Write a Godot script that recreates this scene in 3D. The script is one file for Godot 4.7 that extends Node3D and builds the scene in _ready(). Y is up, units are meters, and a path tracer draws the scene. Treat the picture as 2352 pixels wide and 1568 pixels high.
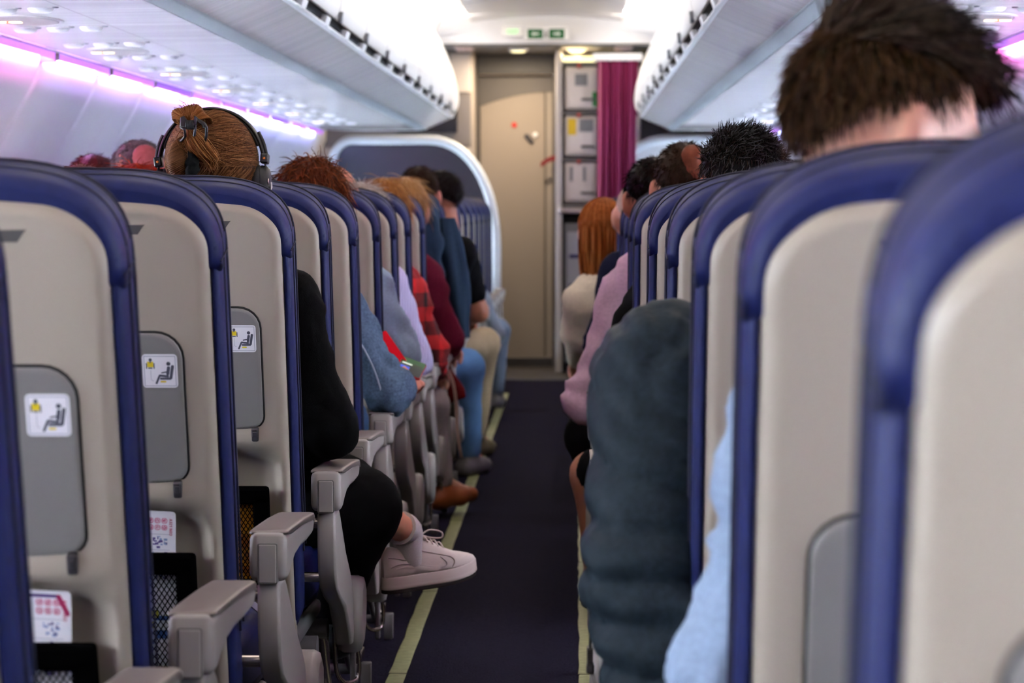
extends Node3D

# ---------------------------------------------------------------- camera, light, exposure
const F := 5700.0
const EYE := Vector3(0.207, 1.15, 0.0)
const YAW := 0.0263
const PITCH := -0.0545
const EXPOSURE := 1.25
const COVE_LIGHT := 3.2
const MOOD_LIGHT := 10.0
const REAR_LIGHT := 1.5
const SKY_LIGHT := 100.0

var cam_basis := Basis()
var names := {}
var mats := {}
var rng := RandomNumberGenerator.new()

func _ready() -> void:
	rng.seed = 7
	cam_basis = Basis.from_euler(Vector3(PITCH, YAW, 0))
	var cam := Camera3D.new()
	cam.name = "camera"
	cam.fov = rad_to_deg(2.0 * atan(784.0 / F))
	cam.near = 0.05
	cam.far = 100.0
	cam.transform = Transform3D(cam_basis, EYE)
	var lens := CameraAttributesPhysical.new()
	lens.frustum_focal_length = 12.0 * F / 784.0
	lens.frustum_focus_distance = 4.9
	lens.frustum_near = 0.05
	lens.frustum_far = 100.0
	lens.exposure_aperture = (12.0 * F / 784.0) / 13.5
	cam.attributes = lens
	add_child(cam)
	cam.current = true

	var env := Environment.new()
	env.background_mode = Environment.BG_COLOR
	env.background_color = Color(0.88, 0.94, 1.0)
	env.background_energy_multiplier = SKY_LIGHT
	env.tonemap_mode = Environment.TONE_MAPPER_LINEAR
	env.tonemap_exposure = EXPOSURE
	env.sdfgi_enabled = true
	env.ssao_enabled = true
	env.ssil_enabled = true
	var we := WorldEnvironment.new()
	we.name = "world_environment"
	we.environment = env
	add_child(we)

	for s in [-1, 1]:
		# two cove strips along the ceiling, two mood strips above the windows
		area_light("ceiling_cove_light", Vector3(s * 0.60, 2.335, -5.05), Vector3(-s * 0.55, -0.85, 0), Vector2(0.10, 22.9), Color(1.0, 0.955, 0.90), COVE_LIGHT)
		area_light("ceiling_cove_end_light", Vector3(s * 0.60, 2.335, -15.95), Vector3(-s * 0.25, -0.25, -1.0), Vector2(0.10, 0.10), Color(1.0, 0.94, 0.87), 0.15)
		# the nearer strips glow pink, those further ahead violet, then bluish
		var tones := [[6.0, -4.6, Color(1.0, 0.60, 0.84), 0.8], [-4.6, -8.2, Color(1.0, 0.50, 0.80), 1.6], [-8.2, -12.6, Color(0.86, 0.68, 1.0), 1.3], [-12.6, -16.5, Color(0.72, 0.78, 1.0), 1.3]]
		for q in tones:
			area_light("mood_strip_light", Vector3(s * 1.513, 1.660, (q[0] + q[1]) / 2), Vector3(s * 0.30, -1.0, 0), Vector2(0.022, q[0] - q[1]), q[2], MOOD_LIGHT * q[3] * (q[0] - q[1]) / 19.0)
	# the entry's downlights
	for px in [1190.0, 1325.0]:
		var q := P(px, 113.0, 17.1)
		area_light("entry_downlight_light", Vector3(q.x, 2.20, -17.1), Vector3(0, -1, 0), Vector2(0.08, 0.08), Color(1.0, 0.90, 0.76), 1.6)

	build_materials()
	build_cabin()
	build_ceiling_fittings()
	build_front()
	build_seats()
	build_people()
	build_small_things()

func area_light(called: String, at: Vector3, towards: Vector3, size: Vector2, col: Color, energy: float) -> void:
	var l := AreaLight3D.new()
	l.name = called
	l.area_size = size
	l.light_color = col
	l.light_energy = energy
	l.shadow_enabled = true
	l.area_range = 40.0
	l.area_attenuation = 2.0
	var z := -towards.normalized()
	var y := Vector3(0, 0, 1)
	if absf(z.dot(y)) > 0.9:
		y = Vector3(0, 1, 0)
	var x := y.cross(z).normalized()
	y = z.cross(x).normalized()
	l.transform = Transform3D(Basis(x, y, z), at)
	add_child(l, true)

func P(px: float, py: float, d: float) -> Vector3:
	var r: Vector3 = cam_basis * Vector3((px - 1176.0) / F, -(py - 784.0) / F, -1.0)
	return EYE + r * (d / -r.z)

# ---------------------------------------------------------------- naming and tagging
func numbered(called: String) -> String:
	var k: int = names.get(called, 0)
	names[called] = k + 1
	return called if k == 0 else "%s_%03d" % [called, k]

func thing(called: String, label: String, category: String, at := Vector3.ZERO, turn := 0.0, group := "") -> Node3D:
	var o := Node3D.new()
	o.name = numbered(called)
	add_child(o)
	o.position = at
	o.rotation.y = turn
	tag(o, label, category, group)
	return o

func tag(o: Node3D, label: String, category: String, group := "", kind := "") -> void:
	o.set_meta("label", label)
	o.set_meta("category", category)
	if group:
		o.set_meta("group", group)
	if kind:
		o.set_meta("kind", kind)

func part(called: String, mesh: Mesh, m: Material, parent: Node3D = null, xf := Transform3D()) -> MeshInstance3D:
	var o := MeshInstance3D.new()
	o.mesh = mesh
	o.material_override = m
	o.cast_shadow = GeometryInstance3D.SHADOW_CASTING_SETTING_ON
	o.transform = xf
	if parent == null:
		o.name = numbered(called)
		add_child(o)
	else:
		o.name = called
		parent.add_child(o, true)
	return o

func struct(called: String, mesh: Mesh, m: Material, parent: Node3D = null, xf := Transform3D()) -> MeshInstance3D:
	var o := part(called, mesh, m, parent, xf)
	if parent == null:
		o.set_meta("kind", "structure")
	return o

func dup(root: Node3D, at: Vector3, label: String, group := "", turn := 0.0) -> Node3D:
	var r: Node3D = root.duplicate()
	var base := String(root.name)
	var cut := base.find("_0")
	if cut > 0:
		base = base.substr(0, cut)
	r.name = numbered(base)
	add_child(r)
	r.position = at
	r.rotation.y = turn
	r.set_meta("label", label)
	if group:
		r.set_meta("group", group)
	elif r.has_meta("group"):
		r.remove_meta("group")
	return r

# ---------------------------------------------------------------- mesh building
class MB:
	var v := PackedVector3Array()
	var n := PackedVector3Array()
	var uv := PackedVector2Array()
	var c := PackedColorArray()
	var ix := PackedInt32Array()
	var use_c := false

	# adds one welded piece: tris are counter-clockwise seen from outside, or are turned so that they are
	func piece(pv: PackedVector3Array, t: PackedInt32Array, hint = null, col = null, uvs = null) -> void:
		var fn := PackedVector3Array()
		fn.resize(pv.size())
		var vol := 0.0
		var o := pv[0]
		var facing := Vector3.ZERO
		for k in range(0, t.size(), 3):
			var a := pv[t[k]]
			var b := pv[t[k + 1]]
			var d := pv[t[k + 2]]
			var nn := (b - a).cross(d - a)
			vol += (a - o).dot((b - o).cross(d - o))
			facing += nn
			fn[t[k]] += nn
			fn[t[k + 1]] += nn
			fn[t[k + 2]] += nn
		var flip := vol < 0.0
		if hint != null:
			flip = facing.dot(hint) < 0.0
		var at := v.size()
		v.append_array(pv)
		for k in pv.size():
			var q := fn[k].normalized()
			n.append(-q if flip else q)
			uv.append(uvs[k] if uvs != null else Vector2.ZERO)
			if col is Color:
				c.append(col)
			elif col != null:
				c.append(col[k])
			else:
				c.append(Color.WHITE)
		if col != null:
			use_c = true
		for k in range(0, t.size(), 3):
			ix.append(at + t[k])
			if flip:
				ix.append(at + t[k + 1])
				ix.append(at + t[k + 2])
			else:
				ix.append(at + t[k + 2])
				ix.append(at + t[k + 1])

	func mesh() -> ArrayMesh:
		var a := []
		a.resize(Mesh.ARRAY_MAX)
		a[Mesh.ARRAY_VERTEX] = v
		a[Mesh.ARRAY_NORMAL] = n
		a[Mesh.ARRAY_TEX_UV] = uv
		if use_c:
			a[Mesh.ARRAY_COLOR] = c
		a[Mesh.ARRAY_INDEX] = ix
		var m := ArrayMesh.new()
		m.add_surface_from_arrays(Mesh.PRIMITIVE_TRIANGLES, a)
		return m

	# rings of equal size joined into a skin; flat caps at the ends
	func loft(rings: Array, caps := true, closed := true, hint = null, col = null) -> void:
		var pv := PackedVector3Array()
		var t := PackedInt32Array()
		var m: int = rings[0].size()
		for r in rings:
			pv.append_array(r)
		for i in rings.size() - 1:
			for j in (m if closed else m - 1):
				var a := i * m + j
				var b := i * m + (j + 1) % m
				t.append_array(PackedInt32Array([a, b, b + m, a, b + m, a + m]))
		if caps and closed:
			for e in 2:
				var ring: PackedVector3Array = rings[0] if e == 0 else rings[rings.size() - 1]
				var at := pv.size()
				pv.append_array(ring)
				var mid := Vector3.ZERO
				for q in ring:
					mid += q
				pv.append(mid / m)
				for j in m:
					var b := (j + 1) % m
					if e == 0:
						t.append_array(PackedInt32Array([at + m, at + b, at + j]))
					else:
						t.append_array(PackedInt32Array([at + m, at + j, at + b]))
		piece(pv, t, hint, col)

	func tube(path: PackedVector3Array, r, sides := 8, col = null, caps := true) -> void:
		var rings := []
		var up := Vector3.UP
		for i in path.size():
			var d := (path[mini(i + 1, path.size() - 1)] - path[maxi(i - 1, 0)]).normalized()
			if i == 0 and absf(d.dot(up)) > 0.9:
				up = Vector3.RIGHT
			var x := d.cross(up).normalized()
			up = x.cross(d).normalized()
			var rr: float = r[i] if r is Array or r is PackedFloat32Array else r
			var ring := PackedVector3Array()
			for k in sides:
				var a := TAU * k / sides
				ring.append(path[i] + (x * cos(a) + up * sin(a)) * rr)
			rings.append(ring)
		loft(rings, caps, true, null, col)

	# an outline in the xy plane carried through steps of (inset, z)
	func slab(outline: PackedVector2Array, steps: Array, xf := Transform3D(), col = null) -> void:
		var m := outline.size()
		var nor := PackedVector2Array()
		var area := 0.0
		for i in m:
			area += outline[i].cross(outline[(i + 1) % m])
		var sgn := 1.0 if area > 0.0 else -1.0
		for i in m:
			var e0 := (outline[i] - outline[(i + m - 1) % m]).normalized()
			var e1 := (outline[(i + 1) % m] - outline[i]).normalized()
			var n0 := Vector2(e0.y, -e0.x) * sgn
			var n1 := Vector2(e1.y, -e1.x) * sgn
			var q := n0 + n1
			var l := maxf(q.length_squared(), 0.4)
			nor.append(q * 2.0 / l)
		var lo := outline[0]
		var hi := outline[0]
		for q in outline:
			lo = lo.min(q)
			hi = hi.max(q)
		var pv := PackedVector3Array()
		var us := PackedVector2Array()
		var t := PackedInt32Array()
		for s in steps:
			for i in m:
				var q: Vector2 = outline[i] - nor[i] * s.x
				pv.append(xf * Vector3(q.x, q.y, s.y))
				us.append(Vector2((q.x - lo.x) / (hi.x - lo.x), 1.0 - (q.y - lo.y) / (hi.y - lo.y)))
		for i in steps.size() - 1:
			for j in m:
				var a := i * m + j
				var b := i * m + (j + 1) % m
				t.append_array(PackedInt32Array([a, b, b + m, a, b + m, a + m]) if area > 0.0 else PackedInt32Array([a, b + m, b, a, a + m, b + m]))
		for e in 2:
			var at := pv.size()
			var src := 0 if e == 0 else (steps.size() - 1) * m
			var ring := PackedVector2Array()
			for i in m:
				pv.append(pv[src + i])
				us.append(us[src + i])
				var s: Vector2 = steps[0] if e == 0 else steps[steps.size() - 1]
				ring.append(outline[i] - nor[i] * s.x)
			var tri := Geometry2D.triangulate_polygon(ring)
			if tri.is_empty():
				for i in range(1, m - 1):
					tri.append_array(PackedInt32Array([0, i, i + 1]))
			for k in range(0, tri.size(), 3):
				var w := (ring[tri[k + 1]] - ring[tri[k]]).cross(ring[tri[k + 2]] - ring[tri[k]])
				var up := e == 1
				if (w > 0.0) == up:
					t.append_array(PackedInt32Array([at + tri[k], at + tri[k + 1], at + tri[k + 2]]))
				else:
					t.append_array(PackedInt32Array([at + tri[k], at + tri[k + 2], at + tri[k + 1]]))
		var zup := true
		if steps[0].y > steps[steps.size() - 1].y:
			zup = false
		piece(pv, t, null, col, us)

	func box(lo: Vector3, hi: Vector3, bev := 0.0, xf := Transform3D(), col = null) -> void:
		var c0 := (lo + hi) / 2.0
		var o := MB.rect(hi.x - lo.x, hi.y - lo.y, maxf(bev, 0.0), 2 if bev > 0.0 else 0)
		var h := (hi.z - lo.z) / 2.0
		var st := [Vector2(0, -h), Vector2(0, h)]
		if bev > 0.0:
			st = [Vector2(bev, -h), Vector2(bev * 0.3, -h + bev * 0.3), Vector2(0, -h + bev), Vector2(0, h - bev), Vector2(bev * 0.3, h - bev * 0.3), Vector2(bev, h)]
			slab(o, st, xf * Transform3D(Basis(), c0), col)
		else:
			# hard edges: six separate faces
			for ax in 3:
				for s in [-1.0, 1.0]:
					var nn := Vector3.ZERO
					nn[ax] = s
					var b1 := (ax + 1) % 3
					var b2 := (ax + 2) % 3
					var q := PackedVector3Array()
					for k in [[-1, -1], [1, -1], [1, 1], [-1, 1]]:
						var p := c0
						p[ax] += s * (hi[ax] - lo[ax]) / 2.0
						p[b1] += k[0] * (hi[b1] - lo[b1]) / 2.0
						p[b2] += k[1] * (hi[b2] - lo[b2]) / 2.0
						q.append(xf * p)
					piece(q, PackedInt32Array([0, 1, 2, 0, 2, 3]), xf.basis * nn, col, [Vector2(0, 1), Vector2(1, 1), Vector2(1, 0), Vector2(0, 0)])

	static func rect(w: float, h: float, r: float, seg := 4) -> PackedVector2Array:
		var o := PackedVector2Array()
		for k in 4:
			var cx := (w / 2 - r) * (1 if k == 0 or k == 3 else -1)
			var cy := (h / 2 - r) * (1 if k < 2 else -1)
			for i in seg + 1:
				var a := PI / 2 * (k + (float(i) / seg if seg > 0 else 0.0))
				o.append(Vector2(cx + r * cos(a), cy + r * sin(a)))
				if seg == 0:
					break
		return o

	static func ellipse(a: float, b: float, k := 24) -> PackedVector2Array:
		var o := PackedVector2Array()
		for i in k:
			o.append(Vector2(a * cos(TAU * i / k), b * sin(TAU * i / k)))
		return o

	# a surface grid: rows of points
	func grid(rows: Array, hint = null, col = null, uvs := true) -> void:
		var m: int = rows[0].size()
		var pv := PackedVector3Array()
		var us := PackedVector2Array()
		var t := PackedInt32Array()
		for i in rows.size():
			pv.append_array(rows[i])
			for j in m:
				us.append(Vector2(float(j) / (m - 1), float(i) / (rows.size() - 1)))
		for i in rows.size() - 1:
			for j in m - 1:
				var a := i * m + j
				t.append_array(PackedInt32Array([a, a + 1, a + m + 1, a, a + m + 1, a + m]))
		piece(pv, t, hint, col, us)

# a profile of (x, y) points drawn along z from z0 to z1, each straight run of it a flat face when sharp
func sweep_z(mb: MB, prof: Array, z0: float, z1: float, hint: Vector3, mirror := 1.0, sharp := false, segs := 1) -> void:
	if sharp:
		for i in prof.size() - 1:
			sweep_z(mb, [prof[i], prof[i + 1]], z0, z1, hint, mirror, false, segs)
		return
	var rows := []
	for p in prof:
		var r := PackedVector3Array()
		for k in segs + 1:
			r.append(Vector3(p[0] * mirror, p[1], lerpf(z0, z1, float(k) / segs)))
		rows.append(r)
	mb.grid(rows, Vector3(hint.x * mirror, hint.y, hint.z))

func smooth(a: float, b: float, x: float) -> float:
	var t := clampf((x - a) / (b - a), 0.0, 1.0)
	return t * t * (3.0 - 2.0 * t)

func curve(pts: Array, per := 6) -> PackedVector3Array:
	# Catmull-Rom through the points
	var o := PackedVector3Array()
	for i in pts.size() - 1:
		var p0: Vector3 = pts[maxi(i - 1, 0)]
		var p1: Vector3 = pts[i]
		var p2: Vector3 = pts[i + 1]
		var p3: Vector3 = pts[mini(i + 2, pts.size() - 1)]
		for k in per:
			o.append(p1.cubic_interpolate(p2, p0, p3, float(k) / per))
	o.append(pts[pts.size() - 1])
	return o

# ---------------------------------------------------------------- materials
func mat(key: String, col: Color, rough := 0.6, metal := 0.0) -> StandardMaterial3D:
	if mats.has(key):
		return mats[key]
	var m := StandardMaterial3D.new()
	m.albedo_color = col
	m.roughness = rough
	m.metallic = metal
	mats[key] = m
	return m

func glow(key: String, col: Color, e: float) -> StandardMaterial3D:
	var m := mat(key, col, 0.4)
	m.emission_enabled = true
	m.emission = col
	m.emission_energy_multiplier = e
	return m

func noise_tex(freq: float, kind := 0, size := 512, bump := 0.0, lo := Color.BLACK, hi := Color.WHITE, sd := 1) -> NoiseTexture2D:
	var fn := FastNoiseLite.new()
	fn.seed = sd
	fn.noise_type = [FastNoiseLite.TYPE_SIMPLEX_SMOOTH, FastNoiseLite.TYPE_CELLULAR, FastNoiseLite.TYPE_VALUE][kind]
	fn.frequency = freq
	fn.fractal_octaves = 4
	var t := NoiseTexture2D.new()
	t.width = size
	t.height = size
	t.seamless = true
	t.noise = fn
	if bump > 0.0:
		t.as_normal_map = true
		t.bump_strength = bump
	else:
		var g := Gradient.new()
		g.set_color(0, lo)
		g.set_color(1, hi)
		t.color_ramp = g
	return t

func tri(m: StandardMaterial3D, scale: Vector3) -> void:
	m.uv1_triplanar = true
	m.uv1_scale = scale

func build_materials() -> void:
	var m := mat("shell", Color(0.655, 0.615, 0.555), 0.45)
	m.normal_enabled = true
	m.normal_texture = noise_tex(0.08, 0, 256, 1.0)
	m.normal_scale = 0.05
	tri(m, Vector3(9, 9, 9))
	m = mat("tray", Color(0.535, 0.525, 0.51), 0.34)
	m.metallic = 0.15
	m.normal_enabled = true
	m.normal_texture = mats.shell.normal_texture
	m.normal_scale = 0.04
	tri(m, Vector3(12, 12, 12))
	m = mat("leather", Color(0.085, 0.118, 0.315), 0.56)
	m.metallic_specular = 0.35
	m.albedo_texture = noise_tex(0.02, 0, 256, 0.0, Color(0.86, 0.86, 0.88), Color.WHITE)
	m.normal_enabled = true
	m.normal_texture = noise_tex(0.10, 1, 512, 3.0)
	m.normal_scale = 0.22
	tri(m, Vector3(6, 6, 6))
	mat("seam", Color(0.045, 0.055, 0.16), 0.7)
	m = mat("pane", Color(0.9, 0.95, 1.0, 0.04), 0.05)
	m.transparency = BaseMaterial3D.TRANSPARENCY_ALPHA
	mat("gap", Color(0.015, 0.016, 0.02), 0.6)
	mat("slot", Color(0.30, 0.29, 0.28), 0.55)
	m = mat("pocket", Color(0.010, 0.010, 0.011), 1.0)
	m.metallic_specular = 0.08
	m = mat("net", Color(0.012, 0.012, 0.013), 0.9)
	m.metallic_specular = 0.1
	mat("pad", Color(0.47, 0.43, 0.41), 0.38)
	m = mat("plastic", Color(0.60, 0.575, 0.555), 0.42)
	m.normal_enabled = true
	m.normal_texture = mats.shell.normal_texture
	m.normal_scale = 0.06
	tri(m, Vector3(9, 9, 9))
	mat("steel", Color(0.74, 0.70, 0.68), 0.26, 0.9)
	mat("dark_steel", Color(0.30, 0.29, 0.30), 0.4, 0.6)
	mat("frame", Color(0.40, 0.385, 0.385), 0.5, 0.1)
	mat("liner", Color(0.93, 0.93, 0.935), 0.40)
	mat("bin", Color(0.95, 0.945, 0.935), 0.38)
	m = mat("psu", Color(0.93, 0.92, 0.92), 0.17)
	m.normal_enabled = true
	m.normal_texture = noise_tex(0.012, 0, 256, 2.0)
	m.normal_scale = 0.45
	tri(m, Vector3(0.12, 0.3, 1.3))
	mat("strip", Color(0.66, 0.70, 0.72), 0.45)
	mat("recess", Color(0.22, 0.22, 0.24), 0.6)
	mat("notch", Color(0.46, 0.47, 0.50), 0.55)
	mat("placard", Color(0.90, 0.91, 0.93), 0.4)
	mat("oval", Color(0.66, 0.64, 0.63), 0.35)
	mat("wall", Color(0.90, 0.90, 0.92), 0.45)
	mat("line", Color(0.42, 0.41, 0.40), 0.6)
	m = mat("carpet", Color(0.15, 0.135, 0.20), 0.95)
	m.albedo_texture = noise_tex(0.20, 2, 512, 0.0, Color(0.62, 0.62, 0.66), Color.WHITE, 3)
	m.normal_enabled = true
	m.normal_texture = noise_tex(0.28, 2, 512, 5.0)
	m.normal_scale = 0.7
	tri(m, Vector3(2.6, 2.6, 2.6))
	mat("galley_floor", Color(0.20, 0.19, 0.19), 0.6)
	m.metallic_specular = 0.15
	m = mat("tape", Color(0.66, 0.68, 0.48), 0.45)
	m.albedo_texture = noise_tex(0.03, 0, 256, 0.0, Color(0.75, 0.74, 0.68), Color(1, 1, 1), 5)
	tri(m, Vector3(3, 3, 3))
	mat("tape_seam", Color(0.16, 0.15, 0.11), 0.8)
	mat("front_wall", Color(0.60, 0.565, 0.535), 0.5)
	mat("front_door", Color(0.585, 0.545, 0.51), 0.5)
	mat("front_dark", Color(0.34, 0.34, 0.345), 0.5)
	mat("jamb", Color(0.36, 0.345, 0.34), 0.5, 0.2)
	mat("galley", Color(0.74, 0.71, 0.69), 0.45)
	mat("galley_box", Color(0.80, 0.76, 0.74), 0.42)
	mat("rim", Color(0.86, 0.90, 0.93), 0.3)
	m = mat("bulkhead", Color(0.23, 0.235, 0.26), 0.14)
	mat("bulkhead_white", Color(0.92, 0.94, 0.96), 0.35)
	mat("black", Color(0.02, 0.02, 0.022), 0.6)
	mat("grey", Color(0.45, 0.45, 0.46), 0.5)
	mat("white", Color(0.92, 0.91, 0.90), 0.5)
	m = mat("curtain", Color(0.46, 0.012, 0.26), 0.7)
	m.rim_enabled = true
	m.rim = 0.3
	m.normal_enabled = true
	m.normal_texture = mats.carpet.normal_texture
	m.normal_scale = 0.2
	tri(m, Vector3(4, 4, 4))

func fabric(key: String, col: Color, rough := 0.85, weave := 6.0, bump := 0.35, var_lo := 0.86) -> StandardMaterial3D:
	if mats.has(key):
		return mats[key]
	var m := mat(key, col, rough)
	m.metallic_specular = 0.2
	m.albedo_texture = noise_tex(0.05, 0, 256, 0.0, Color(var_lo, var_lo, var_lo), Color.WHITE, 9)
	m.normal_enabled = true
	m.normal_texture = mats.carpet.normal_texture
	m.normal_scale = bump
	tri(m, Vector3(weave, weave, weave))
	return m

func skin(key: String, col: Color) -> StandardMaterial3D:
	if mats.has(key):
		return mats[key]
	var m := mat(key, col, 0.55)
	m.subsurf_scatter_enabled = true
	m.subsurf_scatter_strength = 0.12
	return m

# ---------------------------------------------------------------- the cabin shell
const ZB := 6.5      # rear end of what is built
const ZF := -16.6    # where the overhead bins end
const ZW := -17.75   # front wall

func side_name(s: int) -> String:
	return "left" if s < 0 else "right"

func build_cabin() -> void:
	# floor
	var mb := MB.new()
	mb.box(Vector3(-1.9, -0.12, -16.35), Vector3(1.9, 0.0, ZB))
	struct("floor", mb.mesh(), mats.carpet)
	mb = MB.new()
	mb.box(Vector3(-1.9, -0.12, ZW - 0.1), Vector3(1.9, 0.006, -16.36))
	struct("floor_galley", mb.mesh(), mats.galley_floor)
	# side walls: panels two windows wide, each a piece with its own edges
	for s in [-1, 1]:
		var wall := Node3D.new()
		wall.name = "wall_" + side_name(s)
		add_child(wall)
		wall.set_meta("kind", "structure")
		var L := 0.945
		var pm := wall_panel(s, L)
		var k := 0
		var z := 6.085
		var pn := MB.new()
		pn.box(Vector3(minf(s * 1.868, s * 1.874), 0.845, -0.12), Vector3(maxf(s * 1.868, s * 1.874), 1.205, 0.12))
		var pane := pn.mesh()
		while z > -17.6:
			part("wall_panel", pm, mats.wall, wall, Transform3D(Basis(), Vector3(0, 0, z)))
			for wz in [-L * 0.25, -L * 0.75]:
				part("window_pane", pane, mats.pane, wall, Transform3D(Basis(), Vector3(0, 0, z + wz)))
			z -= L
			k += 1
		# backing behind the panel joints
		var bk := MB.new()
		var pr := []
		for q in wall_profile():
			pr.append([q[0] + 0.16, q[1]])
		pr.append([1.60, 2.7])
		part("wall_backing", backing(s, L, z, ZB), mats.wall, wall)
		# dado under the windows down to the floor
		var d := MB.new()
		sweep_z(d, [[1.775, 0.62], [1.72, 0.30], [1.64, 0.0]], ZB, ZW, Vector3(-1, 0, 0), s)
		part("dado_panel", d.mesh(), mats.shell, wall)
	# rear wall closes the cabin behind the camera
	mb = MB.new()
	mb.box(Vector3(-1.95, -0.1, ZB), Vector3(1.95, 2.75, ZB + 0.1))
	struct("wall_rear", mb.mesh(), mats.wall)
	# ceiling: slightly vaulted panel between the coves, one piece each 1.9 m
	var ceil := Node3D.new()
	ceil.name = "ceiling"
	add_child(ceil)
	ceil.set_meta("kind", "structure")
	var cp := MB.new()
	var rows := []
	for i in 13:
		var x := lerpf(-0.50, 0.50, i / 12.0)
		var r := PackedVector3Array()
		for zz in [0.0, -0.004, -1.896, -1.90]:
			var lift := 0.004 if zz == 0.0 or zz == -1.90 else 0.0
			r.append(Vector3(x, 2.415 - 0.16 * x * x + lift, zz))
		rows.append(r)
	cp.grid(rows, Vector3.DOWN)
	var cm := cp.mesh()
	var zc := ZB
	while zc > ZF - 0.2:
		part("ceiling_panel", cm, mats.liner, ceil, Transform3D(Basis(), Vector3(0, 0, zc)))
		zc -= 1.9
	# cove troughs and the lid over everything
	for s in [-1, 1]:
		var tr := MB.new()
		sweep_z(tr, [[0.50, 2.376], [0.50, 2.45], [0.70, 2.45], [0.70, 2.36]], ZB, ZF - 0.05, Vector3.DOWN, s, true)
		part("cove_trough", tr.mesh(), mats.liner, ceil)
		var sp := MB.new()
		sweep_z(sp, [[0.70, 2.42], [0.705, 2.36], [0.735, 2.315], [0.76, 2.24]], ZB, ZF - 0.05, Vector3(-1, -0.5, 0), s)
		part("side_panel", sp.mesh(), mats.liner, ceil)
	mb = MB.new()
	mb.box(Vector3(-1.95, 2.62, ZW - 0.1), Vector3(1.95, 2.75, ZB + 0.1))
	part("ceiling_lid", mb.mesh(), mats.liner, ceil)
	for s in [-1, 1]:
		mb = MB.new()
		mb.box(Vector3(minf(s * 1.82, s * 1.95), 1.7, ZW - 0.1), Vector3(maxf(s * 1.82, s * 1.95), 2.7, ZB + 0.1))
		part("ceiling_side", mb.mesh(), mats.liner, ceil)

func wall_profile() -> Array:
	return [[1.545, 1.715], [1.538, 1.66], [1.543, 1.605], [1.575, 1.535], [1.635, 1.43], [1.70, 1.31], [1.742, 1.18], [1.765, 1.03], [1.772, 0.90], [1.772, 0.76], [1.765, 0.60]]

func wall_panel(s: int, L: float) -> ArrayMesh:
	var mb := MB.new()
	var pr := wall_profile()
	var fine := []
	for i in pr.size() - 1:
		for k in 4:
			fine.append([lerpf(pr[i][0], pr[i + 1][0], k / 4.0), lerpf(pr[i][1], pr[i + 1][1], k / 4.0)])
	fine.append(pr[pr.size() - 1])
	var nz := 40
	var pv := PackedVector3Array()
	var t := PackedInt32Array()
	var open := PackedByteArray()
	for i in fine.size():
		for j in nz + 1:
			var z := -L * j / nz
			var x: float = fine[i][0]
			var y: float = fine[i][1]
			var edge := smooth(0.028, 0.0, minf(-z, L + z))
			x += 0.016 * edge
			# each window sits in a shallow dished reveal that runs up the panel
			for wz in [-L * 0.25, -L * 0.75]:
				var dz: float = absf(z - wz)
				x += 0.020 * smooth(0.23, 0.10, dz) * smooth(1.52, 1.20, y)
				var e := pow(pow(dz / 0.115, 4.0) + pow(absf(y - 1.02) / 0.165, 4.0), 0.25)
				x += 0.045 * smooth(1.45, 1.0, e)
			pv.append(Vector3(x * s, y, z))
			open.append(0)
			for wz in [-L * 0.25, -L * 0.75]:
				var e2 := pow(pow(absf(z - wz) / 0.112, 4.0) + pow(absf(y - 1.02) / 0.16, 4.0), 0.25)
				if e2 < 0.98:
					open[open.size() - 1] = 1
	for i in fine.size() - 1:
		for j in nz:
			var a := i * (nz + 1) + j
			if open[a] and open[a + 1] and open[a + nz + 1] and open[a + nz + 2]:
				continue
			t.append_array(PackedInt32Array([a, a + 1, a + nz + 2, a, a + nz + 2, a + nz + 1]))
	mb.piece(pv, t, Vector3(-s, 0, 0))
	return mb.mesh()

func backing(s: int, L: float, zend: float, zstart: float) -> ArrayMesh:
	# the outer skin: solid but for the windows' openings
	var mb := MB.new()
	var x0 := 1.86
	var x1 := 1.92
	mb.box(Vector3(minf(s * x0, s * x1), 1.20, ZW - 0.1), Vector3(maxf(s * x0, s * x1), 1.75, zstart))
	mb.box(Vector3(minf(s * x0, s * x1), -0.1, ZW - 0.1), Vector3(maxf(s * x0, s * x1), 0.85, zstart))
	var z := 6.085
	var last := zstart
	while z > zend + 0.01:
		for wz in [-L * 0.25, -L * 0.75]:
			mb.box(Vector3(minf(s * x0, s * x1), 0.85, z + wz + 0.115), Vector3(maxf(s * x0, s * x1), 1.20, last))
			last = z + wz - 0.115
		z -= L
	mb.box(Vector3(minf(s * x0, s * x1), 0.85, ZW - 0.1), Vector3(maxf(s * x0, s * x1), 1.20, last))
	return mb.mesh()

# ---------------------------------------------------------------- bins, service panels, mood lights
const NTH := ["first", "second", "third", "fourth", "fifth", "sixth", "seventh", "eighth", "ninth", "tenth", "eleventh", "twelfth", "thirteenth", "fourteenth", "fifteenth", "sixteenth", "seventeenth", "eighteenth", "nineteenth", "twentieth", "twenty-first", "twenty-second", "twenty-third", "twenty-fourth"]

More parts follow.
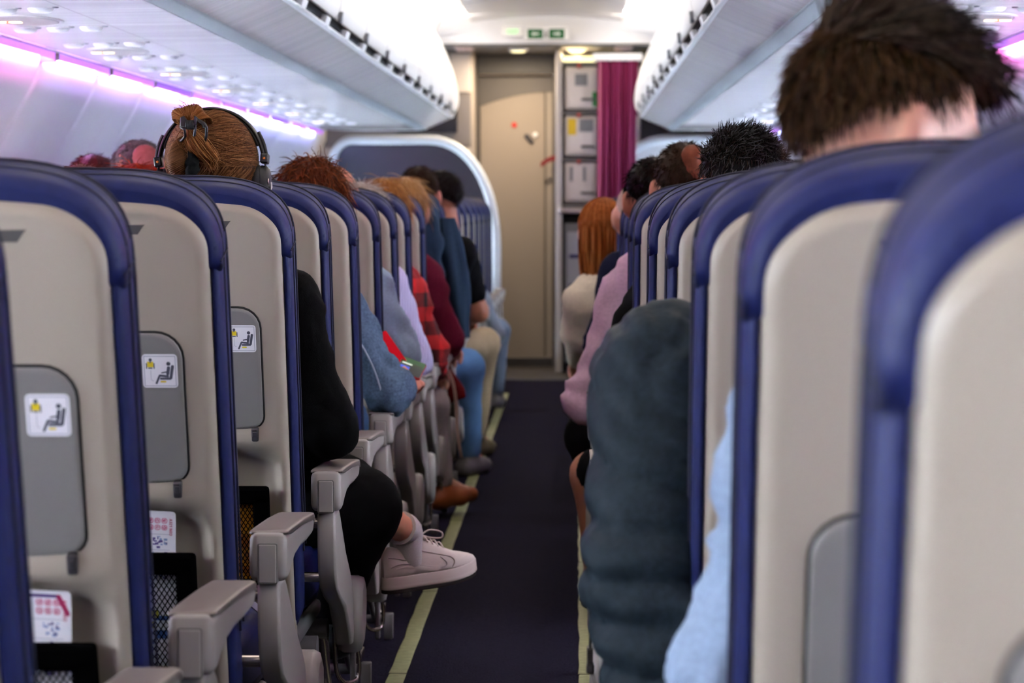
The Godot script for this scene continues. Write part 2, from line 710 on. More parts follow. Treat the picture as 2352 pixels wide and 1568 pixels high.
func bin_meshes(s: int, L: float) -> Dictionary:
	var g := 0.004
	var door := MB.new()
	var pr := [[0.745, 2.325], [0.722, 2.285], [0.695, 2.23], [0.655, 2.14], [0.622, 2.05], [0.598, 1.96], [0.586, 1.90], [0.583, 1.86], [0.587, 1.82], [0.596, 1.79], [0.606, 1.779]]
	sweep_z(door, pr, -g, -L + g, Vector3(-1, -0.2, 0), s)
	# rolled lower edge and the two ends
	sweep_z(door, [[0.606, 1.779], [0.616, 1.781], [0.62, 1.79]], -g, -L + g, Vector3(0, -1, 0), s)
	var rec := MB.new()
	sweep_z(rec, [[0.620, 1.80], [0.655, 1.785], [0.655, 1.752], [0.628, 1.744]], 0, -L, Vector3(-1, 0, 0), s, true)
	var lip := MB.new()
	sweep_z(lip, [[0.634, 1.750], [0.622, 1.750], [0.618, 1.745], [0.622, 1.738], [0.634, 1.735]], 0, -L, Vector3(-1, 0, 0), s)
	var und := MB.new()
	sweep_z(und, [[0.634, 1.735], [0.70, 1.706], [0.795, 1.667]], 0.0, -L, Vector3(0, -1, 0), s)
	var notch := MB.new()
	notch.slab(PackedVector2Array([Vector2(-0.034, -0.020), Vector2(0.034, -0.020), Vector2(0.020, 0.002), Vector2(0.004, 0.018), Vector2(-0.022, 0.020), Vector2(-0.018, 0.002)]), [Vector2(0.0, -0.006), Vector2(0, 0.004), Vector2(0.002, 0.006)], Transform3D(Basis(Vector3(0, 0, 1), Vector3(-s * 0.10, 0.99, 0), Vector3(-s * 0.99, -0.1, 0)).orthonormalized(), Vector3(s * 0.588, 1.782, -L)))
	return {"door": door.mesh(), "rec": rec.mesh(), "lip": lip.mesh(), "und": und.mesh(), "notch": notch.mesh()}

func build_ceiling_fittings() -> void:
	var L := 1.03
	for s in [-1, 1]:
		var ms := bin_meshes(s, L)
		var n := 22
		for k in n:
			var z := ZF + (n - k) * L
			if z - L > ZB:
				continue
			var from_front: int = n - 1 - k
			var lab := "white overhead bin with curved door, %s from the front on the %s side" % [NTH[from_front], side_name(s)]
			var b := thing("overhead_bin", lab, "overhead bin", Vector3(0, 0, z), 0.0, "overhead bins along the %s side" % side_name(s))
			part("bin_door", ms.door, mats.bin, b)
			part("handle_recess", ms.rec, mats.recess, b)
			part("edge_trim", ms.lip, mats.placard, b)
			part("bin_underside", ms.und, mats.psu, b)
			if k < n - 1:
				part("door_gap_notch", ms.notch, mats.notch, b)
			if k == n - 1:
				# rounded end cap of the last bin
				var ec := MB.new()
				var o := PackedVector2Array()
				for q in [[0.745, 2.325], [0.722, 2.285], [0.695, 2.23], [0.655, 2.14], [0.622, 2.05], [0.598, 1.96], [0.586, 1.90], [0.583, 1.86], [0.587, 1.82], [0.606, 1.775], [0.634, 1.735], [0.70, 1.706], [0.795, 1.667], [0.86, 1.652], [1.2, 1.65], [1.5, 1.66], [1.6, 1.8], [1.6, 2.3], [1.2, 2.36]]:
					o.append(Vector2(q[0] * s, q[1]))
				ec.slab(o, [Vector2(0, 0), Vector2(0, -0.01), Vector2(0.008, -0.03), Vector2(0.03, -0.05)], Transform3D(Basis(), Vector3(0, 0, -L)))
				part("end_cap", ec.mesh(), mats.bin, b)
		var bk := MB.new()
		sweep_z(bk, [[0.775, 2.30], [0.74, 2.24], [0.70, 2.14], [0.65, 2.02], [0.625, 1.93], [0.62, 1.86], [0.64, 1.80], [0.665, 1.79], [0.665, 1.745], [0.72, 1.72], [0.80, 1.69]], ZB, ZF - 0.01, Vector3(-1, -0.4, 0), s)
		var bo := part("trim_bins_%s" % side_name(s), bk.mesh(), mats.recess)
		bo.set_meta("kind", "structure")
		# row number placards on the rail under the doors
		var pl := MB.new()
		pl.box(Vector3(-0.014, -0.016, -0.045), Vector3(0.012, 0.020, 0.045), 0.006)
		var pmesh := pl.mesh()
		var zp := -2.6
		var i := 0
		while zp > ZF + 0.2:
			var o := part("row_placard", pmesh, mats.placard, null, Transform3D(Basis(Vector3(0, 0, 1), s * 0.35), Vector3(s * 0.625, 1.757, zp)))
			tag(o, "small white row placard under the %s overhead bins, %s from the rear" % [side_name(s), NTH[i]], "placard", "row placards under the %s bins" % side_name(s))
			zp -= 0.70
			i += 1
		# a continuous grey rail between the bins and the service panels
		var rail := MB.new()
		sweep_z(rail, [[0.795, 1.667], [0.800, 1.660], [0.848, 1.651], [0.853, 1.656]], ZB, ZF - 0.02, Vector3.DOWN, s)
		var ro := part("service_rail", rail.mesh(), mats.strip)
		tag(ro, "pale grey rail running below the %s overhead bins" % side_name(s), "rail")
		# mood light strips
		var lamp := thing("mood_light_strip", "violet glowing light strip above the %s cabin wall" % side_name(s), "light strip", Vector3(0, 0, 0))
		var valance := MB.new()
		sweep_z(valance, [[1.470, 1.650], [1.482, 1.6495], [1.490, 1.648]], ZB, ZF - 0.02, Vector3.DOWN, s)
		part("valance_edge", valance.mesh(), mats.placard, lamp)
		var ML := 0.945
		var face := MB.new()
		sweep_z(face, [[1.490, 1.652], [1.4905, 1.628], [1.493, 1.626]], -0.022, -ML + 0.030, Vector3(-1, 0, 0), s)
		var capm := MB.new()
		sweep_z(capm, [[1.489, 1.653], [1.4895, 1.627], [1.495, 1.624]], 0.022, -0.030, Vector3(-1, 0, 0), s)
		capm.box(Vector3(minf(s * 1.496, s * 1.545), 1.618, -0.020), Vector3(maxf(s * 1.496, s * 1.540), 1.70, 0.012))
		var led := MB.new()
		led.box(Vector3(minf(s * 1.500, s * 1.526), 1.664, -ML + 0.06), Vector3(maxf(s * 1.500, s * 1.526), 1.676, -0.05))
		var top := MB.new()
		top.box(Vector3(minf(s * 1.49, s * 1.60), 1.70, ZF), Vector3(maxf(s * 1.49, s * 1.60), 1.72, ZB))
		part("strip_tray", top.mesh(), mats.line, lamp)
		var fm := face.mesh()
		var lm := led.mesh()
		var cmh := capm.mesh()
		var z2 := 6.085
		var q := 0
		var tones := [Color(0.72, 0.44, 0.80), Color(0.55, 0.33, 0.78), Color(0.76, 0.48, 0.92), Color(0.72, 0.45, 0.86)]
		while z2 > -16.4:
			part("strip_divider", cmh, mats.grey, lamp, Transform3D(Basis(), Vector3(0, 0, z2)))
			part("strip_face", fm, glow("mood%d" % (q % 4), tones[q % 4], 0.9), lamp, Transform3D(Basis(), Vector3(0, 0, z2)))
			part("strip_led", lm, glow("mood_lens", Color(0.93, 0.78, 1.0), 0.95), lamp, Transform3D(Basis(), Vector3(0, 0, z2)))
			z2 -= ML
			q += 1
		# cove lamps
		var cv := MB.new()
		sweep_z(cv, [[0.515, 2.405], [0.60, 2.40], [0.685, 2.372]], ZB - 0.02, ZF - 0.03, Vector3.DOWN, s)
		var co := part("cove_lamp", cv.mesh(), glow("cove", Color(1.0, 0.965, 0.92), 1.15))
		tag(co, "bright white cove lamp along the %s side of the aisle ceiling" % side_name(s), "lamp")
		psu_units(s)

func psu_units(s: int) -> void:
	var L := 1.335
	var inner := MB.new()
	sweep_z(inner, [[0.855, 1.653], [0.97, 1.651], [1.088, 1.650]], -0.001, -L + 0.001, Vector3.DOWN, s)
	var outer := MB.new()
	sweep_z(outer, [[1.092, 1.650], [1.28, 1.650], [1.466, 1.650]], -0.001, -L + 0.001, Vector3.DOWN, s)
	# a lid above the joints, so that no light comes through them
	var lid := MB.new()
	lid.box(Vector3(minf(s * 0.80, s * 1.50), 1.66, ZF), Vector3(maxf(s * 0.80, s * 1.50), 1.70, ZB))
	var lo := part("trim_service_%s" % side_name(s), lid.mesh(), mats.line)
	lo.set_meta("kind", "structure")
	var oval := MB.new()
	var eo := PackedVector2Array()
	for i in 32:
		var a := TAU * i / 32
		eo.append(Vector2(0.098 * cos(a), 0.185 * sin(a)))
	var down := Transform3D(Basis(Vector3(1, 0, 0), Vector3(0, 0, -1), Vector3(0, -1, 0)).orthonormalized(), Vector3.ZERO)
	down.basis = Basis(Vector3(1, 0, 0), PI / 2)
	oval.slab(eo, [Vector2(0, 0), Vector2(0.001, 0.002), Vector2(0.006, 0.004), Vector2(0.011, 0.004), Vector2(0.013, 0.002)], down)
	var ovin := MB.new()
	var ei := PackedVector2Array()
	for i in 32:
		var a := TAU * i / 32
		ei.append(Vector2(0.084 * cos(a), 0.165 * sin(a)))
	ovin.slab(ei, [Vector2(0, 0), Vector2(0.0, 0.0035), Vector2(0.004, 0.0045)], down)
	var sign := MB.new()
	sign.box(Vector3(-0.014, -0.0075, -0.035), Vector3(0.014, -0.0040, -0.003), 0.0)
	sign.box(Vector3(-0.014, -0.0075, 0.003), Vector3(0.014, -0.0040, 0.035), 0.0)
	var red := MB.new()
	red.box(Vector3(-0.009, -0.0080, -0.006), Vector3(0.009, -0.0042, 0.006), 0.0)
	var bezel := MB.new()
	bezel.slab(MB.ellipse(0.034, 0.034, 20), [Vector2(0, 0), Vector2(0.003, 0.005), Vector2(0.009, 0.0095), Vector2(0.015, 0.011), Vector2(0.019, 0.007)], down)
	var lens := MB.new()
	lens.slab(MB.ellipse(0.016, 0.016, 14), [Vector2(0, 0.004), Vector2(0.002, 0.008)], down)
	var btn := MB.new()
	btn.slab(MB.ellipse(0.009, 0.009, 12), [Vector2(0, 0), Vector2(0.002, 0.003)], down)
	var noz := MB.new()
	noz.slab(MB.ellipse(0.008, 0.008, 12), [Vector2(0, 0), Vector2(0.002, 0.004)], down)
	var mi := inner.mesh()
	var mo := outer.mesh()
	var mv := oval.mesh()
	var mvi := ovin.mesh()
	var msg := sign.mesh()
	var mr := red.mesh()
	var mbz := bezel.mesh()
	var ml := lens.mesh()
	var mbt := btn.mesh()
	var mnz := noz.mesh()
	var zs := -6.66 + 9 * L - 0.0
	var k := 0
	var count := 0
	while zs - L * 0.5 > ZF:
		# zs is the middle of the oval sign panel
		var top := zs + 0.5 * L
		if top - L < ZB - 0.2 and zs > ZF + 0.25:
			var nm := "ceiling service unit with oval sign and reading lights, %s side, %s from the front" % [side_name(s), NTH[clampi(int(round((zs - ZF) / L - 0.4)), 0, 19)]]
			var u := thing("overhead_service_unit", nm, "service panel", Vector3(0, 0, zs), 0.0, "service panels over the %s seats" % side_name(s))
			part("inner_panel", mi, mats.psu, u, Transform3D(Basis(), Vector3(0, 0, L * 0.5)))
			part("outer_panel", mo, mats.psu, u, Transform3D(Basis(), Vector3(0, 0, L * 0.5)))
			var ov := part("sign_surround", mv, mats.psu, u, Transform3D(Basis(), Vector3(s * 1.278, 1.650, -0.02)))
			part("sign_plate", mvi, mats.oval, ov)
			part("lit_sign", msg, glow("sign_lit", Color(1.0, 0.93, 0.78), 1.6), u, Transform3D(Basis(Vector3.UP, PI / 2), Vector3(s * 1.327, 1.650, -0.03)))
			part("red_sign", mr, glow("sign_red", Color(1.0, 0.38, 0.22), 1.0), u, Transform3D(Basis(Vector3.UP, PI / 2), Vector3(s * 1.327, 1.650, -0.03)))
			for zz in [0.36, -0.30]:
				for j in 3:
					var x: float = s * (1.155 + 0.10 * j)
					var bz := part("reading_light", mbz, mats.wall, u, Transform3D(Basis(), Vector3(x, 1.650, zz - 0.03 * j)))
					part("lamp_lens", ml, mats.strip, bz)
					part("call_button", mbt, mats.notch, u, Transform3D(Basis(), Vector3(x - s * 0.048, 1.650, zz + 0.05 - 0.03 * j)))
				for j in 3:
					part("air_nozzle", mnz, mats.strip, u, Transform3D(Basis(), Vector3(s * (1.19 + 0.10 * j), 1.650, zz - 0.075 - 0.03 * j)))
			count += 1
		zs -= L
		k += 1

# ---------------------------------------------------------------- the front of the cabin
func build_front() -> void:
	# curved header over the end of the aisle ceiling, facing the cabin
	var mb := MB.new()
	var rows := []
	for i in 17:
		var x := lerpf(-0.76, 0.76, i / 16.0)
		var arch := 2.425 - 0.17 * x * x
		var r := PackedVector3Array()
		r.append(Vector3(x, arch + 0.06, ZF + 0.02))
		r.append(Vector3(x, arch, ZF - 0.03))
		r.append(Vector3(x, arch - 0.05, ZF - 0.08))
		r.append(Vector3(x, 2.30, ZF - 0.13))
		r.append(Vector3(x, 2.245, ZF - 0.14))
		r.append(Vector3(x, 2.232, ZF - 0.16))
		rows.append(r)
	mb.grid(rows, Vector3(0, -0.2, 1))
	var head := Node3D.new()
	head.name = "trim_header"
	add_child(head)
	head.set_meta("kind", "structure")
	part("header_panel", mb.mesh(), mats.liner, head)
	# two ribs across the ceiling before it
	for zz in [-15.1, -16.05]:
		var rb := MB.new()
		var rr := []
		for q in [[0.0, 0.03], [-0.006, 0.022], [-0.008, 0.0], [-0.006, -0.022], [0.0, -0.03]]:
			var r := PackedVector3Array()
			for i in 13:
				var x := lerpf(-0.50, 0.50, i / 12.0)
				r.append(Vector3(x, 2.413 - 0.16 * x * x + q[0], zz + q[1]))
			rr.append(r)
		rb.grid(rr, Vector3.DOWN)
		part("ceiling_rib", rb.mesh(), mats.liner, head)
	# the lower ceiling of the entry
	mb = MB.new()
	mb.box(Vector3(-1.9, 2.225, ZW), Vector3(1.9, 2.30, ZF - 0.15))
	struct("ceiling_entry", mb.mesh(), mats.front_dark)
	# front wall left and right of the doorway and the lintel over it
	var x0 := P(1092, 400, 17.7).x
	var x1 := P(1276, 400, 17.7).x
	var yt := P(1200, 172, 17.7).y
	mb = MB.new()
	mb.box(Vector3(-1.9, 0, ZW - 0.1), Vector3(x0, 2.3, ZW))
	mb.box(Vector3(x1, 0, ZW - 0.1), Vector3(1.9, 2.3, ZW))
	mb.box(Vector3(x0, yt, ZW - 0.1), Vector3(x1, 2.3, ZW + 0.012), 0.004)
	mb.box(Vector3(x0, 0, ZW - 0.12), Vector3(x1, yt, ZW - 0.09))
	struct("wall_front", mb.mesh(), mats.front_wall)
	# the lintel panel is darker
	mb = MB.new()
	mb.box(Vector3(x0 + 0.01, yt + 0.01, ZW + 0.005), Vector3(x1 - 0.01, 2.225, ZW + 0.03), 0.006)
	struct("trim_lintel", mb.mesh(), mats.front_dark)
	# door leaf with arched inlay, dot, latch
	var door := Node3D.new()
	door.name = "door_1"
	add_child(door)
	door.set_meta("kind", "structure")
	door.position = Vector3((x0 + x1) / 2, 0, ZW)
	var w := (x1 - x0) / 2
	mb = MB.new()
	mb.box(Vector3(-w + 0.012, 0.03, -0.06), Vector3(w - 0.012, yt - 0.012, -0.01), 0.004)
	part("door_leaf", mb.mesh(), mats.jamb, door)
	var o := PackedVector2Array()
	var ya := yt - 0.12
	o.append(Vector2(-w + 0.03, 0.05))
	o.append(Vector2(w - 0.075, 0.05))
	for i in 9:
		var x := lerpf(w - 0.075, -w + 0.03, i / 8.0)
		o.append(Vector2(x, ya - 0.10 * pow((w - 0.075 - x) / (2 * w - 0.105), 1.8)))
	mb = MB.new()
	mb.slab(o, [Vector2(0, -0.02), Vector2(0, -0.004), Vector2(0.006, 0.0)])
	part("door_inlay", mb.mesh(), mats.front_door, door)
	mb = MB.new()
	mb.box(Vector3(w - 0.068, 0.05, -0.02), Vector3(w - 0.022, ya, 0.0), 0.004)
	part("door_edge_strip", mb.mesh(), mats.front_wall, door)
	var q := P(1181, 287, 17.74) - door.position
	mb = MB.new()
	mb.slab(MB.ellipse(0.020, 0.020, 16), [Vector2(0, -0.005), Vector2(0, 0.004), Vector2(0.003, 0.006)], Transform3D(Basis(), Vector3(q.x, q.y, 0)))
	part("red_marker", mb.mesh(), mat("red_dot", Color(0.75, 0.16, 0.12), 0.5), door)
	q = P(1215, 319, 17.74) - door.position
	mb = MB.new()
	mb.slab(MB.rect(0.085, 0.035, 0.014), [Vector2(0, -0.005), Vector2(0, 0.008), Vector2(0.004, 0.014)], Transform3D(Basis(Vector3(0, 0, 1), -0.85), Vector3(q.x, q.y, 0)))
	part("door_latch", mb.mesh(), mats.dark_steel, door)
	mb = MB.new()
	mb.slab(MB.ellipse(0.018, 0.018, 16), [Vector2(0, -0.005), Vector2(0, 0.012), Vector2(0.003, 0.016)], Transform3D(Basis(), Vector3(q.x + 0.045, q.y + 0.03, 0)))
	part("latch_knob", mb.mesh(), mats.placard, door)
	# jambs
	for e in [x0, x1]:
		mb = MB.new()
		mb.box(Vector3(e - 0.022, 0, ZW - 0.02), Vector3(e + 0.022, yt + 0.03, ZW + 0.05), 0.006)
		struct("trim_1" if e == x0 else "trim_2", mb.mesh(), mats.jamb)
	mb = MB.new()
	mb.box(Vector3(x0, 0.006, ZW), Vector3(x1, 0.07, ZW + 0.03), 0.004)
	struct("baseboard_front", mb.mesh(), mats.dark_steel)
	# warning strap across the door's edge
	var st := MB.new()
	var sp := curve([P(1242, 379, 17.66), P(1256, 369, 17.65), P(1268, 364, 17.65), P(1280, 362, 17.65)], 5)
	var rings := []
	for p in sp:
		rings.append(PackedVector3Array([p + Vector3(0, -0.018, 0), p + Vector3(0, -0.018, 0.004), p + Vector3(0, 0.018, 0.004), p + Vector3(0, 0.018, 0)]))
	st.loft(rings)
	tag(part("warning_strap", st.mesh(), mat("strap_red", Color(0.42, 0.03, 0.09), 0.7)), "dark red warning strap hanging across the right edge of the front door", "strap")

	left_closet()
	galley()
	curtain()
	bulkheads()
	exit_signs()

func left_closet() -> void:
	var x1 := P(1088, 300, 17.3).x
	var t := thing("closet_cabinet", "tall grey closet behind the left partition beside the front door", "closet", Vector3(-1.19, 0, -17.45))
	var x := x1 + 1.19
	var mb := MB.new()
	mb.box(Vector3(-0.70, 0.006, -0.25), Vector3(x, 2.224, 0.15), 0.008)
	part("closet_body", mb.mesh(), mats.front_wall, t)
	mb = MB.new()
	mb.box(Vector3(x - 0.16, P(1060, 213, 17.3).y, 0.14), Vector3(x - 0.02, 2.21, 0.165), 0.004)
	part("upper_panel", mb.mesh(), mats.galley, t)
	mb = MB.new()
	mb.box(Vector3(-0.6, P(1060, 335, 17.3).y, 0.14), Vector3(x - 0.02, P(1060, 218, 17.3).y, 0.165), 0.004)
	part("middle_panel", mb.mesh(), mat("mid_grey", Color(0.47, 0.45, 0.45), 0.5), t)
	mb = MB.new()
	mb.box(Vector3(-0.6, 0.02, 0.14), Vector3(x - 0.02, P(1060, 340, 17.3).y, 0.165), 0.004)
	part("lower_panel", mb.mesh(), mats.galley, t)
	mb = MB.new()
	var a := P(945, 304, 17.25)
	var b := P(1050, 254, 17.25)
	mb.box(Vector3(a.x - 0.1 + 1.19, a.y, 0.16), Vector3(b.x + 1.19, b.y, 0.19), 0.004)
	part("dark_screen", mb.mesh(), mat("screen_dark", Color(0.07, 0.08, 0.13), 0.25), t)
	mb = MB.new()
	a = P(1060, 362, 17.25)
	mb.box(Vector3(a.x - 0.02 + 1.19, a.y - 0.03, 0.16), Vector3(a.x + 0.06 + 1.19, a.y + 0.03, 0.185), 0.006)
	part("closet_latch", mb.mesh(), mats.grey, t)

func galley() -> void:
	var d := 17.05
	var z := -d
	var xl := P(1283, 400, d).x
	var xr := 1.2
	var cx := (xl + xr) / 2
	var t := thing("galley_cabinet", "beige galley cabinet of stacked lockers between front door and magenta curtain", "galley", Vector3(cx, 0, z))
	var mb := MB.new()
	# carcass: side posts, shelves, back
	var X0 := xl - cx
	var X1 := xr - cx
	mb.box(Vector3(X0, 0.006, -0.6), Vector3(X0 + 0.025, 2.22, 0.03), 0.005)
	mb.box(Vector3(X1 - 0.025, 0.006, -0.6), Vector3(X1, 2.22, 0.03), 0.005)
	mb.box(Vector3(X0, 0.006, -0.62), Vector3(X1, 2.22, -0.55))
	part("side_post", mb.mesh(), mats.galley, t)
	for py in [144.0, 258.0, 366.0, 470.0]:
		var y := P(1320, py, d).y
		mb = MB.new()
		mb.box(Vector3(X0 + 0.02, y - 0.016, -0.58), Vector3(X1 - 0.02, y + 0.010, 0.015), 0.004)
		part("shelf", mb.mesh(), mats.jamb, t)
	var yc := P(1320, 478, d).y
	mb = MB.new()
	mb.box(Vector3(X0, yc - 0.035, -0.58), Vector3(X1, yc + 0.004, 0.05), 0.008)
	part("counter", mb.mesh(), mats.steel, t)
	mb = MB.new()
	mb.box(Vector3(X0 + 0.02, 0.01, -0.56), Vector3(X1 - 0.02, yc - 0.04, -0.10))
	part("trolley_bay", mb.mesh(), mats.black, t)
	mb = MB.new()
	var la := P(1290, 143, d)
	mb.box(Vector3(X0 + 0.03, P(1300, 143, d).y, 0.0), Vector3(X0 + 0.26, P(1300, 130, d).y, 0.06), 0.008)
	part("galley_light", mb.mesh(), glow("galley_lamp", Color(1.0, 0.97, 0.72), 0.85), t)
	# the post beside the door
	mb = MB.new()
	mb.box(Vector3(X0 - 0.02, 0.006, -0.03), Vector3(X0 + 0.012, 2.22, 0.04), 0.006)
	part("corner_post", mb.mesh(), mats.galley, t)
	# the lockers
	var rowsy := [[255.0, 152.0], [362.0, 265.0], [468.0, 372.0]]
	var words := ["top beige galley locker with grey plate, right of the front door", "middle beige galley locker with yellow label, right of the front door", "bottom pale galley locker with latches, right of the front door"]
	for i in 3:
		var y0 := P(1330, rowsy[i][0], d).y + 0.014
		var y1 := P(1330, rowsy[i][1], d).y - 0.004
		var bx0: float = P(1296, 300, d).x
		var bx1: float = P(1372, 300, d).x
		for col in 2:
			var lb: String = words[i] if col == 0 else ["top", "middle", "bottom"][i] + " galley locker half hidden behind the magenta curtain"
			var ax: float = bx0 if col == 0 else bx1 + 0.02
			var bx: float = bx1 if col == 0 else bx1 + 0.30
			var b := thing("galley_locker", lb, "locker", Vector3((ax + bx) / 2, y0, z), 0.0, "galley lockers right of the front door")
			var hw := (bx - ax) / 2 - 0.005
			var h := y1 - y0
			mb = MB.new()
			mb.box(Vector3(-hw, 0, -0.5), Vector3(hw, h, 0.0), 0.006)
			part("locker_box", mb.mesh(), mats.galley_box, b)
			mb = MB.new()
			mb.box(Vector3(-hw + 0.018, 0.016, -0.01), Vector3(hw - 0.018, h - 0.016, 0.010), 0.006)
			part("locker_door", mb.mesh(), mats.galley_box, b)
			mb = MB.new()
			if i == 0:
				mb.box(Vector3(-0.04, h * 0.55, 0.008), Vector3(0.045, h * 0.83, 0.013), 0.002)
			elif i == 1:
				mb.box(Vector3(-0.01, h * 0.60, 0.008), Vector3(0.085, h * 0.92, 0.013), 0.002)
			else:
				mb.box(Vector3(-0.075, h * 0.52, 0.008), Vector3(-0.055, h * 0.9, 0.013), 0.002)
				mb.box(Vector3(0.015, h * 0.52, 0.008), Vector3(0.035, h * 0.9, 0.013), 0.002)
			part("label_plate", mb.mesh(), mats.grey, b)
			mb = MB.new()
			if i == 1:
				mb.box(Vector3(-0.088, h * 0.52, 0.008), Vector3(-0.032, h * 0.93, 0.0125), 0.001)
				part("yellow_label", mb.mesh(), mat("yellow", Color(0.80, 0.66, 0.06), 0.6), b)
			mb = MB.new()
			mb.box(Vector3(0.0, h * 0.20, 0.006), Vector3(0.10, h * 0.255, 0.03), 0.006)
			part("locker_handle", mb.mesh(), mats.front_dark, b)
			mb = MB.new()
			mb.box(Vector3(-0.025, h - 0.010, 0.006), Vector3(-0.002, h + 0.022, 0.022), 0.004)
			part("red_latch", mb.mesh(), mat("latch_red", Color(0.62, 0.22, 0.18), 0.6), b)
	# a green tag on the first locker's edge
	mb = MB.new()
	var g := P(1366, 228, d - 0.02)
	mb.box(Vector3(-0.016, -0.05, 0), Vector3(0.016, 0.05, 0.005), 0.002)
	tag(part("green_tag", mb.mesh(), mat("green_tag", Color(0.08, 0.42, 0.16), 0.6), null, Transform3D(Basis(), Vector3(g.x, g.y, z + 0.012))), "small green tag at the curtain's left edge on the top locker", "tag")
	# trolleys below the counter
	for i in 2:
		var ax: float = P(1294 , 600, d).x + i * 0.31
		var tr := thing("galley_trolley", "grey galley trolley with blue stripes under the counter" if i == 0 else "grey galley trolley under the counter, hidden behind the right seats", "trolley", Vector3(ax + 0.15, 0.006, z))
		mb = MB.new()
		mb.box(Vector3(-0.145, 0.07, -0.5), Vector3(0.145, yc - 0.11, -0.01), 0.008)
		part("trolley_body", mb.mesh(), mats.grey, tr)
		mb = MB.new()
		mb.box(Vector3(-0.125, 0.12, -0.02), Vector3(0.125, yc - 0.17, 0.004), 0.006)
		part("trolley_door", mb.mesh(), mat("trolley_door", Color(0.62, 0.62, 0.66), 0.4), tr)
		for yy in [0.80, 0.60]:
			mb = MB.new()
			mb.box(Vector3(-0.11, yy - 0.012, 0.0), Vector3(0.11, yy + 0.012, 0.008), 0.002)
			part("blue_stripe", mb.mesh(), mat("stripe_blue", Color(0.10, 0.11, 0.34), 0.5), tr)
		for sx in [-0.11, 0.11]:
			mb = MB.new()
			mb.slab(MB.ellipse(0.035, 0.035, 16), [Vector2(0.004, -0.012), Vector2(0, -0.008), Vector2(0, 0.008), Vector2(0.004, 0.012)], Transform3D(Basis(Vector3.UP, PI / 2), Vector3(sx, 0.035, -0.06)))
			part("castor", mb.mesh(), mats.black, tr)

func curtain() -> void:
	var d := 16.72
	var a := P(1372, 140, d)
	var b := P(1466, 140, d)
	var t := thing("curtain", "magenta pleated curtain hanging beside the galley lockers", "curtain", Vector3((a.x + b.x) / 2, 0.12, -d))
	var hw := (b.x - a.x) / 2
	var top := a.y - 0.12
	var mb := MB.new()
	var rows := []
	for side in 2:
		rows = []
		for i in 25:
			var y := top * i / 24.0
			var r := PackedVector3Array()
			for j in 91:
				var u := j / 90.0 * 2.0 - 1.0
				var gather := 1.0 - 0.10 * sin(PI * clampf((y - 0.9) / (top - 0.9), 0, 1)) * (1.0 if u > 0 else 0.2)
				var f := sin(u * 21.0 + 0.5 * sin(y * 1.7)) * 0.022 + sin(u * 9.0 + 1.0 + 0.3 * y) * 0.018
				r.append(Vector3(u * hw * gather, y, f * (0.7 + 0.3 * (1.0 - y / top)) + (0.0015 if side == 0 else -0.0015)))
			rows.append(r)
		mb.grid(rows, Vector3(0, 0, 1 if side == 0 else -1))
	part("curtain_cloth", mb.mesh(), mats.curtain, t)
	mb = MB.new()
	mb.box(Vector3(-hw - 0.03, top, -0.03), Vector3(hw + 0.03, top + 0.05, 0.03), 0.008)
	part("curtain_rail", mb.mesh(), mats.placard, t)

func bulkhead_outline(grow: float) -> PackedVector2Array:
	# seen from the cabin, aisle edge at x = +0.6, wall at -0.59 (left partition)
	var o := PackedVector2Array()
	o.append(Vector2(-0.59, 0.0))
	o.append(Vector2(0.59, 0.0))
	for i in 15:
		var a := PI / 2 * i / 14.0
		o.append(Vector2(0.59 - 0.50 + 0.50 * pow(cos(a), 0.92), 0.85 + 0.775 * pow(sin(a), 0.92)))
	for i in 9:
		var a := PI / 2 + PI / 2 * i / 8.0
		o.append(Vector2(-0.59 + 0.17 + 0.17 * cos(a), 1.625 - 0.20 + 0.20 * sin(a)))
	return o

func bulkheads() -> void:
	for s in [-1, 1]:
		var t := thing("bulkhead_partition", "dark glossy partition with pale rounded rim ahead of the left front seats" if s < 0 else "white partition with rounded top behind the right front seats' heads", "partition", Vector3(s * 0.906, 0.006, -16.95))
		var o := PackedVector2Array()
		for q in bulkhead_outline(0.0):
			o.append(Vector2(-s * q.x, q.y))
		var mb := MB.new()
		mb.slab(o, [Vector2(0.05, -0.022), Vector2(0.05, 0.012)])
		part("partition_panel", mb.mesh(), mats.bulkhead if s < 0 else mats.bulkhead_white, t)
		# the rim: a padded frame round the outline
		mb = MB.new()
		var nn := o.size()
		var path := PackedVector3Array()
		for i in range(1, nn):
			path.append(Vector3(o[i].x, o[i].y, 0))
		path.append(Vector3(o[0].x, o[0].y, 0))
		var rings := []
		for i in path.size():
			var dd := (path[mini(i + 1, path.size() - 1)] - path[maxi(i - 1, 0)]).normalized()
			var inn := Vector3(-dd.y, dd.x, 0)
			if inn.dot(Vector3(0, 0.7, 0) - path[i]) < 0.0:
				inn = -inn
			var ring := PackedVector3Array()
			for k in 10:
				var a := TAU * k / 10
				ring.append(path[i] + inn * (0.032 + 0.034 * cos(a)) + Vector3(0, 0, 0.036 * sin(a)))
			rings.append(ring)
		mb.loft(rings)
		part("partition_rim", mb.mesh(), mats.rim, t)

